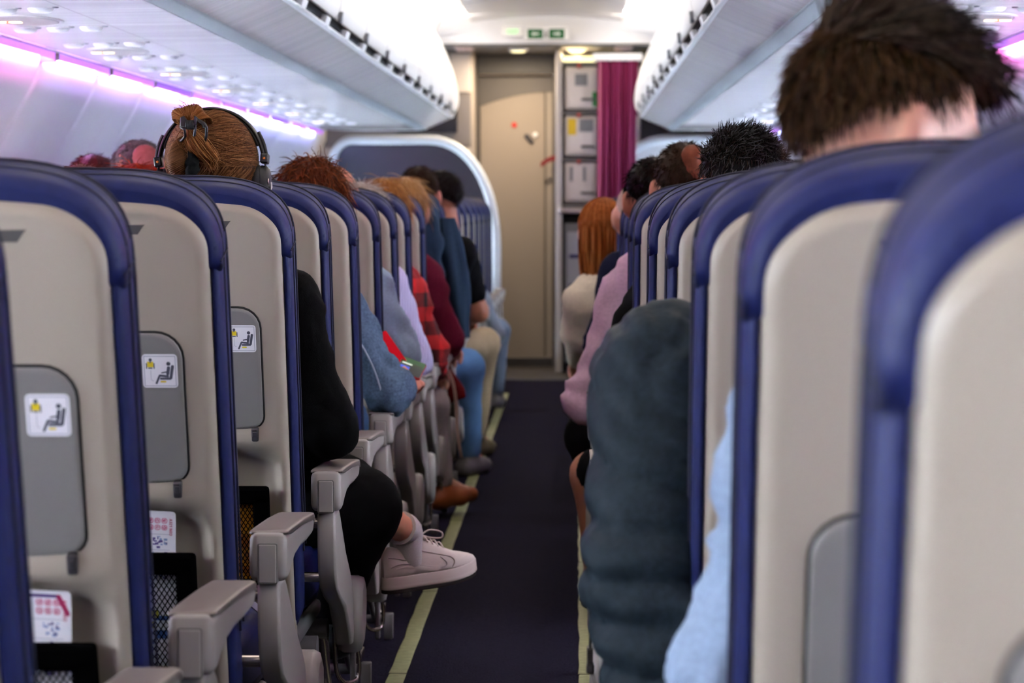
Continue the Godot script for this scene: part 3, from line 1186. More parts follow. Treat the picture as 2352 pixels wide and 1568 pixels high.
func exit_signs() -> void:
	var d := 16.66
	var t := thing("exit_direction_sign", "pair of green exit arrow plates on the ceiling header", "exit sign", P(1254, 77, d))
	t.position.z = ZF - 0.085
	var white := mat("sign_white", Color(0.90, 0.93, 0.90), 0.5)
	var green := mat("sign_green", Color(0.0, 0.36, 0.15), 0.6)
	var mb := MB.new()
	mb.box(Vector3(-0.15, -0.045, -0.06), Vector3(0.15, 0.042, -0.004), 0.006)
	part("sign_base", mb.mesh(), mats.liner, t)
	for s in [-1, 1]:
		mb = MB.new()
		mb.box(Vector3(s * 0.072 - 0.051, -0.032, -0.01), Vector3(s * 0.072 + 0.051, 0.032, 0.0), 0.003)
		var pl := part("green_plate", mb.mesh(), green, t)
		mb = MB.new()
		var c: float = s * 0.072
		var pts := PackedVector2Array([Vector2(0.026, 0.0), Vector2(0.008, 0.015), Vector2(0.008, 0.0055), Vector2(-0.024, 0.0055), Vector2(-0.024, -0.0055), Vector2(0.008, -0.0055), Vector2(0.008, -0.015)])
		var q := PackedVector2Array()
		for p in pts:
			q.append(Vector2(c + s * p.x, p.y))
		mb.slab(q, [Vector2(0, -0.001), Vector2(0, 0.0015)])
		part("arrow", mb.mesh(), white, pl)
	mb = MB.new()
	mb.slab(MB.ellipse(0.007, 0.007, 12), [Vector2(0, -0.004), Vector2(0, 0.002)], Transform3D(Basis(), Vector3(0, 0.018, 0)))
	mb.slab(PackedVector2Array([Vector2(-0.010, 0.008), Vector2(0.010, 0.008), Vector2(0.006, -0.012), Vector2(0.012, -0.028), Vector2(0.004, -0.028), Vector2(-0.002, -0.014), Vector2(-0.010, -0.028), Vector2(-0.016, -0.026), Vector2(-0.006, -0.006)]), [Vector2(0, -0.004), Vector2(0, 0.002)])
	part("walking_figure", mb.mesh(), mats.grey, t)
	var e := thing("lit_exit_sign", "small pale green glowing exit sign left of the green plates", "exit sign", P(1177, 72, d))
	e.position.z = ZF - 0.075
	var tm := TextMesh.new()
	tm.text = "EXIT"
	var f := SystemFont.new()
	f.font_names = PackedStringArray(["Droid Sans"])
	f.font_weight = 700
	tm.font = f
	tm.font_size = 32
	tm.pixel_size = 0.0011
	tm.depth = 0.003
	part("lettering", tm, glow("exit_glow", Color(0.60, 0.95, 0.58), 0.7), e)
	mb = MB.new()
	mb.box(Vector3(-0.07, -0.035, -0.06), Vector3(0.07, 0.035, -0.003), 0.006)
	part("sign_body", mb.mesh(), mats.liner, e)
	# downlights
	for k in 2:
		var p := P([1190.0, 1325.0][k], 113.0, 17.1)
		var dl := thing("entry_downlight", "round warm downlight in the entry ceiling, %s of two" % ["left", "right"][k], "downlight", Vector3(p.x, 2.225, -17.1))
		var dn := Transform3D(Basis(Vector3(1, 0, 0), PI / 2), Vector3.ZERO)
		mb = MB.new()
		mb.slab(MB.ellipse(0.07, 0.07, 24), [Vector2(0, -0.01), Vector2(0, 0.008), Vector2(0.008, 0.014)], dn)
		part("downlight_ring", mb.mesh(), mats.placard, dl)
		mb = MB.new()
		mb.slab(MB.ellipse(0.055, 0.055, 24), [Vector2(0, 0.0), Vector2(0, 0.014), Vector2(0.012, 0.022)], dn)
		part("downlight_lens", mb.mesh(), glow("downlight", Color(1.0, 0.96, 0.74), 1.2), dl)
	# small panels left and right under the header
	for s in [-1, 1]:
		var p := P(1066, 114, 17.0) if s < 0 else P(1432, 116, 17.0)
		mb = MB.new()
		mb.box(Vector3(-0.06, -0.012, -0.2), Vector3(0.06, 0.0, 0.2), 0.004)
		tag(part("ceiling_vent", mb.mesh(), mat("vent_pink", Color(0.78, 0.70, 0.70), 0.5), null, Transform3D(Basis(), Vector3(p.x, 2.225, -17.0))), "pale flat vent plate in the entry ceiling near the %s bins" % side_name(s), "vent")
	# floor path strips
	for s in [-1, 1]:
		var tape := thing("floor_path_strip", "worn yellow green floor path strip along the %s side of the aisle" % side_name(s), "floor strip", Vector3(s * 0.2335, 0, 0))
		var z := ZB - 0.2
		var k := 0
		var lens2 := [1.18, 0.94, 1.30, 0.62, 1.05]
		while z > -15.2:
			var L: float = minf(lens2[k % 5], z + 15.2 + 0.001)
			mb = MB.new()
			var rr := []
			for i in 11:
				var wob := 0.0016 * sin(i * 2.1 + k) + 0.001 * sin(i * 5.3 + k * 2)
				rr.append(PackedVector3Array([Vector3(-0.0215 + wob, 0.0003, z - L * i / 10.0), Vector3(-0.0195 + wob, 0.0022, z - L * i / 10.0), Vector3(0.0195 + wob * 0.4, 0.0022, z - L * i / 10.0), Vector3(0.0215 + wob * 0.4, 0.0003, z - L * i / 10.0)]))
			mb.grid(rr, Vector3.UP)
			var tt: float = [1.0, 0.93, 1.04, 0.97][k % 4]
			var key := "tape%d" % (k % 4)
			if not mats.has(key):
				var m: StandardMaterial3D = mats.tape.duplicate()
				m.albedo_color = Color(0.66 * tt, 0.68 * tt, 0.48 * tt)
				mats[key] = m
			part("strip_segment", mb.mesh(), mats[key], tape)
			mb = MB.new()
			mb.box(Vector3(-0.021, 0.0004, z - L - 0.003), Vector3(0.021, 0.0026, z - L + 0.003))
			part("strip_joint", mb.mesh(), mats.tape_seam, tape)
			z -= L + 0.004
			k += 1

# ---------------------------------------------------------------- seats
const LEFT_ROWS := [2.41, 3.117, 3.95, 4.91, 5.62, 6.33, 7.06, 7.72, 8.35, 9.14, 9.87, 10.57, 11.27, 11.97, 12.67, 13.37, 14.07, 14.77, 15.47, 16.17]
const RIGHT_ROWS := [1.262, 2.26, 3.15, 4.10, 5.15, 6.45, 7.10, 7.80, 8.50, 9.20, 9.90, 10.60, 11.30, 12.00, 12.70, 13.40, 14.10, 14.80, 15.50, 16.20]
const SEAT_X := 0.574
var LEAN := Transform3D(Basis(Vector3(1, 0, 0), Vector3(0, 0.9654, 0.2607), Vector3(0, -0.2607, 0.9654)), Vector3(0, 1.08, 0))

func back_outline(a: float, vtop: float, vbot: float, b := 0.150, n := 3.1, steps := 14) -> PackedVector2Array:
	var o := PackedVector2Array()
	var v0 := vtop - b
	if v0 > vbot + 0.1:
		o.append(Vector2(-a + 0.02, vbot))
		o.append(Vector2(a - 0.02, vbot))
		o.append(Vector2(a, vbot + 0.02))
		o.append(Vector2(a, (v0 + vbot) / 2))
	for i in steps * 2 + 1:
		var t := PI * i / (steps * 2.0)
		var cx := cos(t)
		var sy := sin(t)
		o.append(Vector2(a * signf(cx) * pow(absf(cx), 2.0 / n), v0 + b * pow(sy, 2.0 / n)))
	if v0 > vbot + 0.1:
		o.append(Vector2(-a, (v0 + vbot) / 2))
		o.append(Vector2(-a, vbot + 0.02))
	return o

func shell_mesh() -> ArrayMesh:
	var a := 0.2045
	var vtop := 0.084
	var rx := 0.085
	var ry := 0.090
	var n := 2.3
	var v0 := vtop - ry
	var vbot := -0.86
	var us := [-1.0, -1.0, -0.992, -0.975, -0.945, -0.90, -0.82, -0.72, -0.60, -0.45, -0.3, -0.15, 0.0, 0.15, 0.3, 0.45, 0.60, 0.72, 0.82, 0.90, 0.945, 0.975, 0.992, 1.0, 1.0]
	var vs := []
	for i in 60:
		vs.append([lerpf(vbot, v0, i / 60.0), a])
	for i in 15:
		var t := PI / 2 * i / 14.0
		vs.append([v0 + ry * pow(sin(t), 2.0 / n), a - rx + rx * pow(maxf(cos(t), 0.0), 2.0 / n)])
	vs.append([vtop + 0.0005, a - rx - 0.0005])
	var rows := []
	for i in vs.size():
		var r: Array = vs[i]
		var row := PackedVector3Array()
		for j in us.size():
			var x: float = us[j] * r[1]
			var v: float = r[0]
			var dist := a - absf(x)
			if v > v0:
				var ex := maxf(absf(x) - (a - rx), 0.0) / rx
				var ev := (v - v0) / ry
				dist = (1.0 - pow(pow(ex, n) + pow(ev, n), 1.0 / n)) * 0.0875
			var vv := v - 0.006 * pow(x / (a - rx), 2.0) * smooth(v0, vtop, v)
			if j == 0 or j == us.size() - 1 or i == vs.size() - 1:
				row.append(Vector3(x * 0.995, vv, -0.018))
				continue
			var w := 0.016 - 0.016 * pow(1.0 - clampf(dist / 0.018, 0.0, 1.0), 2.2)
			# a shallow crease over the slot
			w -= 0.0030 * exp(-pow((v - 0.058) / 0.005, 2.0)) * smooth(0.14, 0.11, absf(x))
			# the lip under the table and the hollow below it
			var lip := exp(-pow((v + 0.402 + 0.30 * x * x) / 0.017, 2.0))
			w += 0.013 * lip * smooth(0.190, 0.145, absf(x))
			var hollow := smooth(-0.412, -0.440, v + 1.1 * x * x) * smooth(0.196, 0.150, absf(x))
			w -= 0.034 * hollow
			row.append(Vector3(x, vv, w))
		rows.append(row)
	var mb := MB.new()
	mb.grid(rows, Vector3(0, 0, 1))
	return mb.mesh()

var seat_meshes := {}

func label_image(kind: int) -> ImageTexture:
	# 0: life vest sticker, 1: exit label, 2: safety card, 3: card with violet border, 4: printed slip, 5: magazine blue, 6: magazine yellow, 7: phone
	var w := 192
	var h := 192
	if kind == 1:
		w = 192
		h = 104
	if kind == 2 or kind == 3:
		w = 200
		h = 280
	if kind == 4:
		w = 96
		h = 192
	if kind == 7:
		w = 96
		h = 176
	var im := Image.create(w, h, false, Image.FORMAT_RGB8)
	var paper := Color(0.93, 0.92, 0.94)
	var ink := Color(0.28, 0.29, 0.34)
	im.fill(paper)
	var r := RandomNumberGenerator.new()
	r.seed = 40 + kind
	if kind == 0:
		for y in h:
			for x in w:
				var p := Vector2(x, y) / 192.0
				var c := paper
				var e := maxf(absf(p.x - 0.5), absf(p.y - 0.5))
				if e > 0.435 and e < 0.452:
					c = Color(0.55, 0.57, 0.62)
				# standing figure with a vest
				var q := p - Vector2(0.23, 0.0)
				if (p - Vector2(0.235, 0.165)).length() < 0.047:
					c = ink
				elif absf(q.x) < 0.085 + 0.02 * (p.y - 0.2) and p.y > 0.215 and p.y < 0.385:
					c = Color(0.88, 0.78, 0.10)
					if absf(q.x) < 0.03 * (0.27 - p.y) * 20.0 and p.y < 0.27:
						c = ink
				elif absf(absf(q.x) - 0.107) < 0.016 and p.y > 0.26 and p.y < 0.43:
					c = ink
				elif absf(q.x) < 0.06 and p.y > 0.392 and p.y < 0.43:
					c = ink
				elif absf(p.x - 0.235) < 0.005 and p.y > 0.47 and p.y < 0.72:
					c = Color(0.62, 0.63, 0.68)
				elif absf((p - Vector2(0.305, 0.72)).length() - 0.07) < 0.005 and p.x < 0.31 and p.y > 0.72:
					c = Color(0.62, 0.63, 0.68)
				# seated figure
				if (p - Vector2(0.745, 0.28)).length() < 0.058:
					c = ink
				elif seg(p, Vector2(0.745, 0.40), Vector2(0.715, 0.58)) < 0.045:
					c = ink
				elif seg(p, Vector2(0.70, 0.52), Vector2(0.55, 0.55)) < 0.02:
					c = ink
				elif seg(p, Vector2(0.715, 0.655), Vector2(0.49, 0.635)) < 0.034:
					c = ink
				elif seg(p, Vector2(0.47, 0.66), Vector2(0.385, 0.86)) < 0.030:
					c = ink
				elif seg(p, Vector2(0.86, 0.36), Vector2(0.80, 0.70)) < 0.042 or seg(p, Vector2(0.78, 0.725), Vector2(0.52, 0.725)) < 0.034:
					c = ink
				elif seg(p, Vector2(0.52, 0.815), Vector2(0.64, 0.815)) < 0.024:
					c = Color(0.88, 0.78, 0.10)
				im.set_pixel(x, y, c)
	elif kind == 1:
		im.fill_rect(Rect2i(6, 6, w - 12, h - 12), Color(0.10, 0.35, 0.30))
		im.fill_rect(Rect2i(10, 10, w - 20, h - 20), Color(0.86, 0.90, 0.92))
		im.fill_rect(Rect2i(10, 48, w - 20, h - 58), Color(0.45, 0.60, 0.72))
	elif kind == 2 or kind == 3:
		var mag := Color(0.75, 0.18, 0.36)
		if kind == 3:
			im.fill_rect(Rect2i(0, 8, 170, 7), Color(0.30, 0.20, 0.46))
			for i in 40:
				im.fill_rect(Rect2i(170 + i / 2, 8 + i, 8, 8), Color(0.62, 0.10, 0.32))
		for j in 2:
			for i in 3:
				var cx := 134 + i * 18
				var cy := 26 + j * 19
				for y in range(-8, 9):
					for x in range(-8, 9):
						var l := Vector2(x, y).length()
						if (l > 6.6 and l < 8.0) or (l < 5.5 and r.randf() < 0.5):
							im.set_pixel(cx + x, cy + y, mag)
		for i in 8:
			im.fill_rect(Rect2i(60 + i * 6, 46, 4, 6), mag)
		im.fill_rect(Rect2i(14, 64, 170, 1), Color(0.6, 0.6, 0.66))
		im.fill_rect(Rect2i(14, 108, 170, 1), Color(0.6, 0.6, 0.66))
		for q in [Vector2i(20, 70), Vector2i(82, 70), Vector2i(140, 70), Vector2i(20, 113), Vector2i(82, 113), Vector2i(140, 113), Vector2i(20, 160), Vector2i(82, 160), Vector2i(140, 160)]:
			for k in 22:
				var a: Vector2i = q + Vector2i(r.randi_range(0, 32), r.randi_range(0, 28))
				var tone := Color(0.55, 0.62, 0.78) if r.randf() < 0.6 else Color(0.38, 0.30, 0.55)
				im.fill_rect(Rect2i(a, Vector2i(r.randi_range(2, 9), r.randi_range(2, 6))), tone)
	elif kind == 4:
		im.fill(Color(0.90, 0.86, 0.80))
		im.fill_rect(Rect2i(6, 14, 60, 3), Color(0.6, 0.58, 0.56))
		im.fill_rect(Rect2i(8, 176, 84, 12), Color(0.86, 0.80, 0.70))
	elif kind == 5 or kind == 6:
		im.fill(Color(0.86, 0.88, 0.90) if kind == 5 else Color(0.72, 0.46, 0.06))
		for k in 60:
			var a := Vector2i(r.randi_range(0, 180), r.randi_range(0, 180))
			var c := Color(0.25, 0.38, 0.62) if r.randf() < 0.6 else (Color(0.75, 0.70, 0.15) if r.randf() < 0.5 else Color(0.95, 0.95, 0.96))
			if kind == 6:
				c = Color(0.55, 0.30, 0.05) if r.randf() < 0.6 else Color(0.72, 0.68, 0.62)
				a.y = r.randi_range(70, 185)
			im.fill_rect(Rect2i(a, Vector2i(r.randi_range(8, 34), r.randi_range(6, 24))), c)
	elif kind == 7:
		im.fill(Color(0.03, 0.10, 0.05))
		im.fill_rect(Rect2i(4, 4, 88, 74), Color(0.06, 0.28, 0.10))
		im.fill_rect(Rect2i(8, 60, 40, 14), Color(0.85, 0.9, 0.85))
		im.fill_rect(Rect2i(52, 52, 34, 22), Color(0.12, 0.06, 0.03))
		im.fill_rect(Rect2i(6, 96, 38, 30), Color(0.25, 0.35, 0.80))
		im.fill_rect(Rect2i(6, 130, 30, 14), Color(0.8, 0.84, 0.82))
		im.fill_rect(Rect2i(48, 90, 40, 70), Color(0.06, 0.08, 0.07))
	return ImageTexture.create_from_image(im)

func seg(p: Vector2, a: Vector2, b: Vector2) -> float:
	return Geometry2D.get_closest_point_to_segment(p, a, b).distance_to(p)

func printed(key: String, kind: int, rough := 0.45) -> StandardMaterial3D:
	if mats.has(key):
		return mats[key]
	var m := mat(key, Color.WHITE, rough)
	m.albedo_texture = label_image(kind)
	return m

func seat_parts() -> void:
	var d := seat_meshes
	d.shell = shell_mesh()
	# padded cover, one piece below the headrest cover
	var mb := MB.new()
	var st := [Vector2(0.05, -0.045), Vector2(0.017, -0.040), Vector2(0.0145, 0.0025), Vector2(0.008, 0.0018), Vector2(0.002, -0.005), Vector2(0.0, -0.020), Vector2(0.0, -0.075), Vector2(0.006, -0.095), Vector2(0.025, -0.110), Vector2(0.06, -0.117)]
	var low := PackedVector2Array([Vector2(-0.195, -0.85), Vector2(0.195, -0.85), Vector2(0.215, -0.80), Vector2(0.2195, -0.40), Vector2(0.2195, -0.20), Vector2(0.2195, 0.010), Vector2(0.20, 0.02), Vector2(-0.20, 0.02), Vector2(-0.2195, 0.010), Vector2(-0.2195, -0.2), Vector2(-0.2195, -0.40), Vector2(-0.215, -0.80)])
	mb.slab(low, st)
	d.cover = mb.mesh()
	mb = MB.new()
	var ho := back_outline(0.2205, 0.113, -0.017, 0.150, 3.1, 16)
	mb.slab(ho, [Vector2(0.013, 0.0035), Vector2(0.008, 0.002), Vector2(0.002, -0.005), Vector2(0.0, -0.016), Vector2(0.0, -0.060), Vector2(0.003, -0.082), Vector2(0.012, -0.102), Vector2(0.030, -0.116), Vector2(0.06, -0.122)])
	d.head = mb.mesh()
	# welt seams that follow the outline
	mb = MB.new()
	var full := back_outline(0.2205, 0.113, -0.69, 0.150, 3.1, 16)
	for w in [-0.040, -0.078]:
		mb = MB.new()
		var path := PackedVector3Array()
		for i in range(2, full.size()):
			path.append(Vector3(full[i].x, full[i].y, w))
		mb.tube(path, 0.0021, 5)
		d["seam%d" % int(w * -1000)] = mb.mesh()
	for sx in [-1, 1]:
		mb = MB.new()
		mb.tube(PackedVector3Array([Vector3(sx * 0.2205, -0.019, -0.006), Vector3(sx * 0.2215, -0.019, -0.03), Vector3(sx * 0.2215, -0.019, -0.08), Vector3(sx * 0.214, -0.019, -0.10)]), 0.0012, 5)
		d["hem%d" % sx] = mb.mesh()
	# tray table
	mb = MB.new()
	var to := PackedVector2Array()
	var tw := 0.156
	for q in [[tw - 0.042, -0.130 - 0.042, 0.042, 0], [-tw + 0.042, -0.130 - 0.042, 0.042, 1], [-tw + 0.026, -0.381 + 0.026, 0.026, 2], [tw - 0.026, -0.381 + 0.026, 0.026, 3]]:
		for i in 7:
			var a: float = PI / 2 * (q[3] + i / 6.0)
			to.append(Vector2(q[0] + q[2] * cos(a), q[1] + q[2] * sin(a)))
		if q[3] == 2:
			for i in range(1, 6):
				var x := lerpf(-tw + 0.026, tw - 0.026, i / 6.0)
				to.append(Vector2(x, -0.381 - 0.006 * (1.0 - pow(x / tw, 2.0))))
	mb.slab(to, [Vector2(0.003, 0.010), Vector2(0.0, 0.0185), Vector2(0.002, 0.0205), Vector2(0.006, 0.0212)])
	d.tray = mb.mesh()
	mb = MB.new()
	mb.slab(to, [Vector2(-0.0034, 0.008), Vector2(-0.0034, 0.0168), Vector2(-0.001, 0.0170)])
	d.gap = mb.mesh()
	mb = MB.new()
	mb.box(Vector3(-0.007, -0.018, 0.012), Vector3(0.007, 0.010, 0.027), 0.003)
	mb.box(Vector3(-0.0045, -0.008, 0.022), Vector3(0.0045, 0.004, 0.0285), 0.0015)
	d.latch = mb.mesh()
	mb = MB.new()
	mb.slab(PackedVector2Array([Vector2(-0.096, 0.030), Vector2(0.096, 0.030), Vector2(0.108, 0.047), Vector2(-0.108, 0.047)]), [Vector2(0, 0.008), Vector2(0.0, 0.0150), Vector2(0.0015, 0.0166)])
	d.slot = mb.mesh()
	mb = MB.new()
	mb.slab(MB.rect(0.056, 0.056, 0.006, 4), [Vector2(0, 0.0), Vector2(0, 0.0005), Vector2(0.0002, 0.0007)])
	d.sticker = mb.mesh()
	mb = MB.new()
	mb.slab(MB.rect(0.10, 0.056, 0.005, 4), [Vector2(0, 0.0), Vector2(0, 0.0005), Vector2(0.0002, 0.0007)])
	d.label = mb.mesh()
	# literature pocket: padded black frame, netting
	mb = MB.new()
	var pw := 0.162
	var bars := [[-pw, -0.542, pw, -0.505], [-pw, -0.735, pw, -0.708], [-pw, -0.72, -pw + 0.034, -0.52], [pw - 0.034, -0.72, pw, -0.52]]
	var fo := MB.rect(pw * 2, 0.232, 0.012, 4)
	for i in fo.size():
		fo[i] += Vector2(0, -0.620)
	# front band pieces
	for q in bars:
		mb.box(Vector3(q[0], q[1], 0.012), Vector3(q[2], q[3], 0.030), 0.006)
	d.pocket = mb.mesh()
	mb = MB.new()
	var x0 := -pw + 0.032
	var x1 := pw - 0.032
	var y0 := -0.710
	var y1 := -0.540
	var step := 0.0088
	var wid := 0.0011
	for dirn: float in [1.0, -1.0]:
		var k := -40
		while k < 70:
			# line x = xs + dirn * (y - y0) * 0.62
			var xs: float = x0 + k * step
			var sl := 0.62 * dirn
			var ya: float = y0
			var yb: float = y1
			if dirn > 0:
				ya = maxf(y0, y0 + (x0 - xs) / sl)
				yb = minf(y1, y0 + (x1 - xs) / sl)
			else:
				ya = maxf(y0, y0 + (x1 - xs) / sl)
				yb = minf(y1, y0 + (x0 - xs) / sl)
			k += 1
			if yb - ya < 0.003:
				continue
			var xa := xs + sl * (ya - y0)
			var xb := xs + sl * (yb - y0)
			var zz := 0.0235 + 0.0006 * dirn
			mb.piece(PackedVector3Array([Vector3(xa - wid, ya, zz), Vector3(xa, ya, zz + 0.001), Vector3(xa + wid, ya, zz), Vector3(xb - wid, yb, zz), Vector3(xb, yb, zz + 0.001), Vector3(xb + wid, yb, zz)]), PackedInt32Array([0, 1, 4, 0, 4, 3, 1, 2, 5, 1, 5, 4]), Vector3(0, 0, 1))
	d.net = mb.mesh()
	# cushion
	mb = MB.new()
	var co := PackedVector2Array([Vector2(-0.30, 0.29), Vector2(-0.70, 0.265), Vector2(-0.735, 0.285), Vector2(-0.745, 0.33), Vector2(-0.735, 0.375), Vector2(-0.70, 0.402), Vector2(-0.60, 0.412), Vector2(-0.42, 0.402), Vector2(-0.28, 0.392)])
	for i in co.size():
		co[i].x = -co[i].x
	mb.slab(co, [Vector2(0.022, -0.200), Vector2(0.006, -0.195), Vector2(0.0, -0.18), Vector2(0, 0.18), Vector2(0.006, 0.195), Vector2(0.022, 0.200)], Transform3D(Basis(Vector3(0, 0, -1), Vector3(0, 1, 0), Vector3(1, 0, 0)), Vector3.ZERO))
	d.cushion = mb.mesh()
	# seat pan and beam
	mb = MB.new()
	mb.box(Vector3(-0.205, 0.235, -0.70), Vector3(0.205, 0.268, -0.25), 0.01)
	d.pan = mb.mesh()
	mb = MB.new()
	mb.tube(PackedVector3Array([Vector3(-0.228, 0.205, 0), Vector3(0.228, 0.205, 0)]), 0.030, 14)
	d.beam = mb.mesh()

func side_meshes(s: int, off: float) -> Dictionary:
	# fittings on the aisle side, s: towards the aisle
	var r := {}
	var cx := s * off
	var mb := MB.new()
	var hw := 0.0315
	# armrest body: side profile in (forward, height), thickness across x
	var o := PackedVector2Array()
	for q in [[0.236, 0.598], [0.246, 0.6035], [0.30, 0.602], [0.50, 0.594], [0.655, 0.584], [0.672, 0.577], [0.672, 0.560], [0.655, 0.546], [0.56, 0.545], [0.45, 0.548], [0.37, 0.545], [0.31, 0.533], [0.275, 0.522], [0.248, 0.521], [0.234, 0.530], [0.230, 0.56]]:
		o.append(Vector2(q[0], q[1]))
	var side := Transform3D(Basis(Vector3(0, 0, -1), Vector3(0, 1, 0), Vector3(1, 0, 0)), Vector3(cx, 0, 0))
	mb.slab(o, [Vector2(0.010, -hw), Vector2(0.0045, -hw + 0.0025), Vector2(0.0012, -hw + 0.007), Vector2(0.0, -hw + 0.014), Vector2(0, hw - 0.014), Vector2(0.0012, hw - 0.007), Vector2(0.0045, hw - 0.0025), Vector2(0.010, hw)], side)
	r.arm = mb.mesh()
	# pad on top
	mb = MB.new()
	var po := PackedVector2Array()
	for q in [[0.244, 0.600], [0.250, 0.6065], [0.30, 0.6055], [0.50, 0.5975], [0.652, 0.588], [0.674, 0.579], [0.676, 0.566], [0.655, 0.572], [0.50, 0.585], [0.30, 0.593]]:
		po.append(Vector2(q[0], q[1]))
	mb.slab(po, [Vector2(0.005, -hw - 0.0012), Vector2(0.0015, -hw - 0.001), Vector2(0.0, -hw + 0.006), Vector2(0, hw - 0.006), Vector2(0.0015, hw + 0.001), Vector2(0.005, hw + 0.0012)], side)
	r.pad = mb.mesh()
	# inset tongue on the rear cap
	mb = MB.new()
	mb.slab(MB.rect(0.031, 0.066, 0.002, 2), [Vector2(-0.0012, -0.02), Vector2(-0.0012, 0.0004), Vector2(-0.0010, 0.0005)], Transform3D(Basis(), Vector3(cx, 0.553, -0.2295)))
	r.groove = mb.mesh()
	mb = MB.new()
	mb.slab(MB.rect(0.0295, 0.0645, 0.002, 2), [Vector2(0, -0.02), Vector2(0, 0.001), Vector2(0.0012, 0.002)], Transform3D(Basis(), Vector3(cx, 0.553, -0.2295)))
	r.cap = mb.mesh()
	# blade below
	mb = MB.new()
	o = PackedVector2Array()
	for q in [[0.240, 0.520], [0.320, 0.520], [0.345, 0.505], [0.385, 0.475], [0.47, 0.41], [0.575, 0.350], [0.625, 0.315], [0.650, 0.27], [0.660, 0.20], [0.640, 0.175], [0.60, 0.18], [0.555, 0.225], [0.47, 0.285], [0.36, 0.32], [0.29, 0.350], [0.255, 0.39], [0.243, 0.44]]:
		o.append(Vector2(q[0], q[1]))
	var hb := 0.019
	mb.slab(o, [Vector2(0.006, -hb), Vector2(0.0, -hb + 0.006), Vector2(0, hb - 0.006), Vector2(0.002, hb - 0.002), Vector2(0.006, hb)], side)
	r.blade = mb.mesh()
	# stem between cap and blade
	mb = MB.new()
	mb.box(Vector3(cx - 0.014, 0.512, -0.305), Vector3(cx + 0.014, 0.530, -0.25), 0.003)
	r.stem = mb.mesh()
	# rounded front fairing
	mb = MB.new()
	o = PackedVector2Array()
	for q in [[0.66, 0.19], [0.665, 0.265], [0.685, 0.30], [0.72, 0.315], [0.77, 0.312], [0.805, 0.285], [0.81, 0.24], [0.79, 0.19], [0.745, 0.15], [0.70, 0.145]]:
		o.append(Vector2(q[0], q[1]))
	var sf := Transform3D(side.basis, Vector3(cx + s * 0.006, 0, 0))
	mb.slab(o, [Vector2(0.02, -0.03), Vector2(0.006, -0.026), Vector2(0.0, -0.014), Vector2(0, 0.014), Vector2(0.006, 0.026), Vector2(0.02, 0.03)], sf)
	r.fairing = mb.mesh()
	# legs: two struts with feet
	mb = MB.new()
	var lx := cx - s * 0.045
	mb.tube(curve([Vector3(lx, 0.20, -0.60), Vector3(lx, 0.12, -0.64), Vector3(lx, 0.02, -0.70)], 4), 0.013, 8)
	mb.box(Vector3(lx - 0.018, 0.0, -0.76), Vector3(lx + 0.018, 0.022, -0.62), 0.005)
	r.leg_rear = mb.mesh()
	mb = MB.new()
	mb.box(Vector3(cx - 0.006, 0.028, -0.848), Vector3(cx + 0.006, 0.19, -0.826), 0.003)
	r.leg_front = mb.mesh()
	# tubular loop under the fairing
	mb = MB.new()
	mb.tube(curve([Vector3(cx - s * 0.03, 0.20, -0.70), Vector3(cx - s * 0.028, 0.10, -0.73), Vector3(cx - s * 0.012, 0.065, -0.76), Vector3(cx + s * 0.012, 0.065, -0.80), Vector3(cx + s * 0.018, 0.10, -0.80), Vector3(cx + s * 0.014, 0.17, -0.76)], 5), 0.0055, 6)
	r.loop = mb.mesh()
	# baggage bar at the front with a turned-down end
	mb = MB.new()
	mb.tube(PackedVector3Array([Vector3(-s * 0.23, 0.055, -0.98), Vector3(cx + s * 0.012, 0.055, -0.98)]), 0.012, 10)
	mb.slab(PackedVector2Array([Vector2(0.955, 0.070), Vector2(1.0, 0.070), Vector2(0.985, 0.004), Vector2(0.968, 0.004)]), [Vector2(0.002, -0.012), Vector2(0, -0.009), Vector2(0, 0.009), Vector2(0.002, 0.012)], Transform3D(side.basis, Vector3(cx + s * 0.018, 0, 0)))
	mb.tube(PackedVector3Array([Vector3(cx - s * 0.02, 0.055, -0.98), Vector3(cx - s * 0.02, 0.16, -0.79)]), 0.008, 6)
	r.bag_bar = mb.mesh()
	# tubes across the hip
	mb = MB.new()
	mb.tube(PackedVector3Array([Vector3(-s * 0.22, 0.492, -0.285), Vector3(cx - s * 0.012, 0.492, -0.285)]), 0.0115, 14)
	r.tube_a = mb.mesh()
	mb = MB.new()
	mb.tube(PackedVector3Array([Vector3(-s * 0.22, 0.376, -0.30), Vector3(cx - s * 0.012, 0.376, -0.30)]), 0.0105, 14)
	r.tube_b = mb.mesh()
	return r

